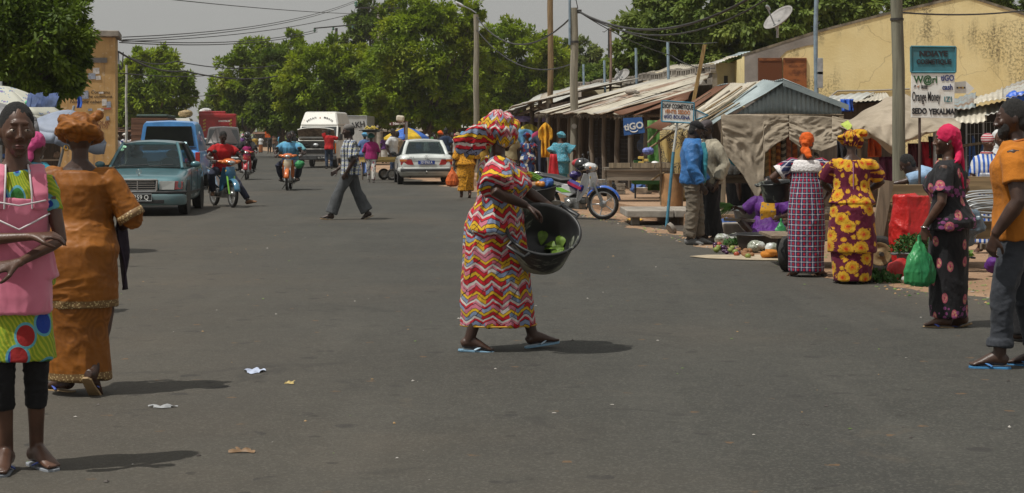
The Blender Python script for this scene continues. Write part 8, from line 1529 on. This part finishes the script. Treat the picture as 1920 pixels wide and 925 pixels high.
p = pt(-22, HY, 20.5); p.z = 0; parasol('plain grey parasol below the floral one', p, .58, 1.93, .2, [GRYC], rim=.06)
p = pt(70, HY, 22); p.z = 0; parasol('pale blue grey parasol tilted beside the orange turban', p, .52, 1.9, .3, [LBC], rim=.14, tilt=14)
p = pt(62, HY, 19.5); p.z = 0; parasol('small grey parasol tilted under the floral one', p, .34, 1.72, .08, [GRYC], rim=.16, tilt=-10)
mb = MB(); rn = random.Random(8); q = pt(74, 201, 19.3)
for i in range(26): b = q+Vector((rn.uniform(-.16, .14), rn.uniform(-.1, .1), 0)); mb.slab([b, b+Vector((.05, 0, 0)), b+Vector((.06+rn.uniform(0, .06), 0, rn.uniform(.08, .17))), b+Vector((.01+rn.uniform(0, .05), 0, rn.uniform(.08, .17)))], .004)
tag(tag(mb.build('plastic_bunch', paint('plastic_blue', (.25, .35, .62), .4, var=.5, trans=.3)), 'bunch of pale blue plastic bags on top of the tilted parasol', 'bags'), kind='stuff')
mb = MB(); mb.tube([pt(50, 193, 23.2), pt(62, 188, 23), pt(70, 196, 23)], .03, 6); tag(mb.build('green_rag', paint('cord_green', (.1, .45, .25), .6)), 'green cord knotted at the floral parasol edge', 'cord')
p = pt(762, HY, 72); p.z = 0; BLY = paint('canopy_blue', (.03, .13, .5), .6, trans=.15); YLC = paint('canopy_yellow', (.65, .43, .02), .6, trans=.15)
parasol('blue and yellow parasol beyond the white saloon car', p, .95, 1.9, .42, [BLY, YLC, BLY, BLY, YLC, BLY, YLC, BLY], rim=.1)
# simple roadside stalls, sheds and goods far away
random.seed(9); GOODS = [paint('goods_%s' % n, c, .7, var=.5) for n, c in (('red', (.4, .04, .03)), ('yellow', (.5, .35, .05)), ('blue', (.05, .12, .35)), ('green', (.06, .2, .06)), ('white', (.5, .5, .48)), ('brown', (.16, .1, .06)), ('black', (.02, .02, .022)))]
def stall(label, pos, yaw, w, h, roof, ng=6, gp='roadside stalls'):
    o = root('roadside_stall', label, 'stall', pos, yaw, gp)
    for sx in (-1, 1):
        for sy in (-1, 1): MB().tube([(sx*w/2, sy*.9, 0), (sx*w/2, sy*.9, h)], .045, 6).build('post', BARKP, o)
    mb = MB(); corr(mb, (-w/2-.25, -1.2, h-.05), (w/2+.25, -1.2, h+.02), (w/2+.25, 1.1, h+.3), (-w/2-.25, 1.1, h+.24)); mb.build('roof', roof, o, solid=.02)
    MB().box((0, .9, h/2), (w, .05, h)).build('back_wall', DWOOD, o); MB().box((0, -.3, .62), (w*.95, .9, .06)).build('counter', GREYW, o)
    for i in range(ng):
        g = MB(); g.ell((-w*.4+w*.8*i/max(1, ng-1), -.35, .76), (.16, .16, random.uniform(.1, .2)), 8); tag(g.build('goods_heap', GOODS[i % 7], o))
    return o
for l, px, py, yaw, w, h, roof in (('brown sloping roadside stall behind the red motorbike rider', 505, 276, 10, 4.6, 2.0, TINR), ('low dark stall with tin roof right behind the white tee shirt man', 755, 296, 0, 4, 1.9, TIN), ('tin roofed stall in the tree shade beyond the sedan roof', 815, 294, -8, 4.5, 2.0, TIN), ('dusty stall under the trees near the street lamp', 868, 300, -15, 4, 2.1, TINW), ('low stall with red goods beyond the ochre tower', 262, 286, 6, 4.5, 2.0, TIN), ('tin stall behind the tower and lamp post', 222, 300, 0, 3, 1.85, TINR), ('stall with bright goods under the dark leafy tree', 110, 318, 5, 4.4, 1.95, GRYC), ('second stall with cloth goods in the tree shade', 30, 330, 0, 4.2, 1.9, TIN), ('stall deep in the shade beside the box lorry', 690, 286, 0, 4.5, 2.1, TINR), ('shaded stall behind the orange motorbike', 545, 277, 0, 4.5, 2.1, TIN)): stall(l, at(px, py), yaw, w, h, roof)
hc = root('handcart', 'wooden handcart with yellow edge boards beside the white sedan', 'handcart', at(722, 338), 20); MB().box((0, 0, .66), (1.6, .9, .06)).build('bed', wood('yellow_board', (.5, .36, .12), .6, 'x'), hc)
for s in (-1, 1): MB().box((0, s*.45, .74), (1.6, .04, .12)).build('side_board', wood('yellow_board', (.5, .36, .12), .6, 'x'), hc); wheel(hc, (.1, s*.52, .2), .2, .08, ax=(0, s, 0)); MB().tube([(.7, s*.4, .66), (1.4, s*.35, .9)], .025, 6).build('shaft', BARKP, hc); MB().tube([(-.7, s*.4, .64), (-.7, s*.4, 0)], .03, 6).build('leg', BARKP, hc)
p = at(696, 343); tub('head_tray', 'wide dark tray balanced on the magenta shawl woman', (p.x, p.y-.02, 1.72), (0, 0, 1), .32, .27, .07, PLAST)
mb = MB()
for i in range(9): a = 2*pi*i/9; mb.tube([(p.x+.14*cos(a)-.08, p.y+.1*sin(a), 1.75), (p.x+.14*cos(a), p.y+.1*sin(a), 1.79+.03*(i % 3)), (p.x+.14*cos(a)+.09, p.y+.1*sin(a), 1.76)], [.015, .026, .012], 6)
tag(tag(mb.build('bananas', paint('banana_yellow', (.6, .45, .05), .5)), 'bananas heaped on the tray of the magenta shawl woman', 'bananas'), kind='stuff')
ps = root('painted_board', 'pinkish board with red lettering beside the white sedan', 'sign', pt(876, HY, 56)*1); ps.location.z = 0; k = 56/F0
MB().slab([((862-876)*k, 0, EYE-(312-HY)*k), ((892-876)*k, 0, EYE-(312-HY)*k), ((892-876)*k, 0, EYE-(276-HY)*k), ((862-876)*k, 0, EYE-(276-HY)*k)], .03).build('panel', paint('board_pink', (.5, .36, .36), .7), ps); MB().tube([(0, .03, 0), (0, .03, 1.0)], .03, 6).build('post', BARKP, ps)
RL = paint('letter_red', (.35, .02, .04)); text('TES', ps, (-.1, -.02, EYE-(284-HY)*k), .22, RL, bold=.008); text('MENU', ps, (0, -.02, EYE-(301-HY)*k), .16, RL, bold=.004) if 0 else None
os_ = root('orange_board', 'small orange board on a stake before the brown stall', 'sign', pt(502, HY, 150)*1); os_.location.z = 0; MB().box((0, 0, 1.9), (.5, .04, .9)).build('panel', ORHEAD, os_); MB().tube([(0, .03, 0), (0, .03, 2.2)], .03, 6).build('stake', BARKP, os_)
mb = MB(); mb.sheet(lambda u, v: pt(144+8*u+2*sin(v*4), 203-28*v, 57+.2*sin(u*5)), 5, 8); tag(mb.build('blue_tarp', paint('tarp_blue', (.03, .12, .55)), solid=.02), 'strip of blue tarp hanging left of the ochre tower', 'tarp')

# ---------------------------------------------------------------- market clutter and more of the crowd
rn = random.Random(17)
CLR = [('red', 0), ('yellow', 1), ('blue', 2), ('green', 3), ('white', 4), ('brown', 5), ('black', 6)]
def clutter(place, n, x0, x1, y0, y1, z, smax, gp):
    for i in range(n):
        c, k = CLR[rn.randrange(7)]; kind = rn.choice(('bowl', 'sack', 'crate', 'bundle', 'bucket')); s = rn.uniform(.09, smax); p = Vector((rn.uniform(x0, x1), rn.uniform(y0, y1), z)); lab = '%s %s %s among the goods %s' % (('small', 'medium', 'large')[min(2, int((s-.09)/(smax-.09+1e-6)*3))], c, kind, place)
        if kind == 'bowl':
            o = MB().lathe([(s*.7, 0), (s, s*.6), (s*1.05, s*.62), (s*.95, s*.58), (s*.6, s*.5), (.01, s*.66)], n=16).build('bowl', GOODS[k])
        elif kind == 'bucket':
            o = MB().lathe([(s*.6, 0), (s*.8, s*1.5), (s*.86, s*1.55), (s*.76, s*1.5), (s*.6, s*.9), (.01, s*.9)], n=16).build('bucket', GOODS[k])
        elif kind == 'crate':
            mb = MB(); h = s*1.1
            for q in range(3):
                for sg in (-1, 1): mb.box((0, sg*s*.75, h*(.18+.32*q)), (s*2.1, .02, h*.24)).box((sg*s*1.05, 0, h*(.18+.32*q)), (.02, s*1.5, h*.24))
            mb.box((0, 0, h*.3), (s*2, s*1.4, h*.5)); o = mb.build('crate', [GREYW, GOODS[k]][0])
            lab = 'grey slatted crate among the goods %s' % place
        else:
            mb = MB()
            for q in range(4): mb.ell((rn.uniform(-.4, .4)*s, rn.uniform(-.4, .4)*s, s*rn.uniform(.5, .9)), (s*rn.uniform(.6, .9), s*rn.uniform(.5, .8), s*rn.uniform(.5, .75)), 10)
            o = skinned(mb, kind, GOODS[k], None, s*.09, 1, (s*.3, 9, 9, i, .7))
        o.location = p; o.rotation_euler = (0, 0, rn.uniform(0, 6)); tag(o, lab, kind, gp)
clutter('under the big tarpaulin', 16, 4.9, 7.4, 24.6, 26, 0, .2, 'goods under the tarpaulin')
clutter('in front of the mesh doors', 12, 6.2, 8.0, 23.2, 26, 0, .22, 'goods before the mesh door shed')
clutter('on the ground inside the gable stall', 12, 3.5, 5.5, 29, 31.2, .2, .2, 'goods in the gable stall')
clutter('on the dark table of the gable stall', 5, 3.6, 4.1, 28.9, 29.15, .865, .12, 'goods in the gable stall')
clutter('on the terrace before the tin shack', 14, 1.3, 3.1, 37.2, 40, .2, .24, 'goods before the tin shack')
clutter('on the weathered market table', 6, 2.1, 3.1, 34.3, 34.9, .885, .12, 'goods on the market table')
clutter('under the market parasols', 20, -8.6, -7.3, 22, 28, 0, .26, 'goods under the parasols')
clutter('behind the vendor kerb', 8, 3.2, 4.6, 25.4, 27, 0, .2, 'goods behind the kerb')
PL = [('by the far parasol', 715, 775, 300, 312), ('beyond the white saloon roof', 775, 860, 300, 312), ('at the far end of the avenue', 446, 530, 278, 290), ('in the market by the ochre tower', 92, 128, 312, 330), ('behind the box lorry', 650, 700, 298, 308), ('between the white saloon and the clothes shack', 838, 915, 312, 330), ('beside the clothes shack', 905, 950, 326, 342), ('past the saloon mirror', 730, 770, 308, 320)]
CC = [('wine red', (.22, .02, .04)), ('mustard', (.4, .25, .04)), ('navy', (.02, .04, .12)), ('leaf green', (.04, .16, .05)), ('off white', (.5, .49, .45)), ('rose', (.45, .1, .16)), ('sky blue', (.12, .3, .5)), ('charcoal', (.03, .03, .035)), ('violet', (.14, .05, .22))]
for i in range(56):
    l, x0, x1, y0, y1 = PL[i % 8]; a, b, h = rn.sample(range(9), 3); f = (i+i//8) % 2
    walker(('man in %s top and %s trousers %s' % (CC[a][0], CC[b][0], l)) if f else ('woman in %s top and %s headtie %s' % (CC[a][0], CC[h][0], l)), rn.uniform(x0, x1), rn.uniform(y0, y1), rn.uniform(0, 360), rn.uniform(1.55, 1.8), plain('crowd_%d' % a, CC[a][1]) if 'crowd_%d' % a not in bpy.data.materials else bpy.data.materials['crowd_%d' % a], (('skirt', 't')[f], plain('crowd_%d' % b, CC[b][1]) if 'crowd_%d' % b not in bpy.data.materials else bpy.data.materials['crowd_%d' % b]), hw=None if f else (plain('crowd_%d' % h, CC[h][1]) if 'crowd_%d' % h not in bpy.data.materials else bpy.data.materials['crowd_%d' % h]), male=bool(f), vox=.024, group='people in the street crowd')
# ---------------------------------------------------------------- dusty air
mb = MB(); mb.box((-10, 160, 15.5), (330, 370, 33)); hz = mb.build('haze', bpy.data.materials.new('haze_air')); hm = hz.data.materials[0]; hm.use_nodes = True
hm.node_tree.nodes.clear(); hv_ = hm.node_tree.nodes.new('ShaderNodeVolumePrincipled'); ho = hm.node_tree.nodes.new('ShaderNodeOutputMaterial')
hv_.inputs['Color'].default_value = (.86, .85, .82, 1); hv_.inputs['Density'].default_value = .00032; hv_.inputs['Anisotropy'].default_value = .3
hm.node_tree.links.new(hv_.outputs[0], ho.inputs['Volume']); tag(hz, kind='stuff')
finish_skins()
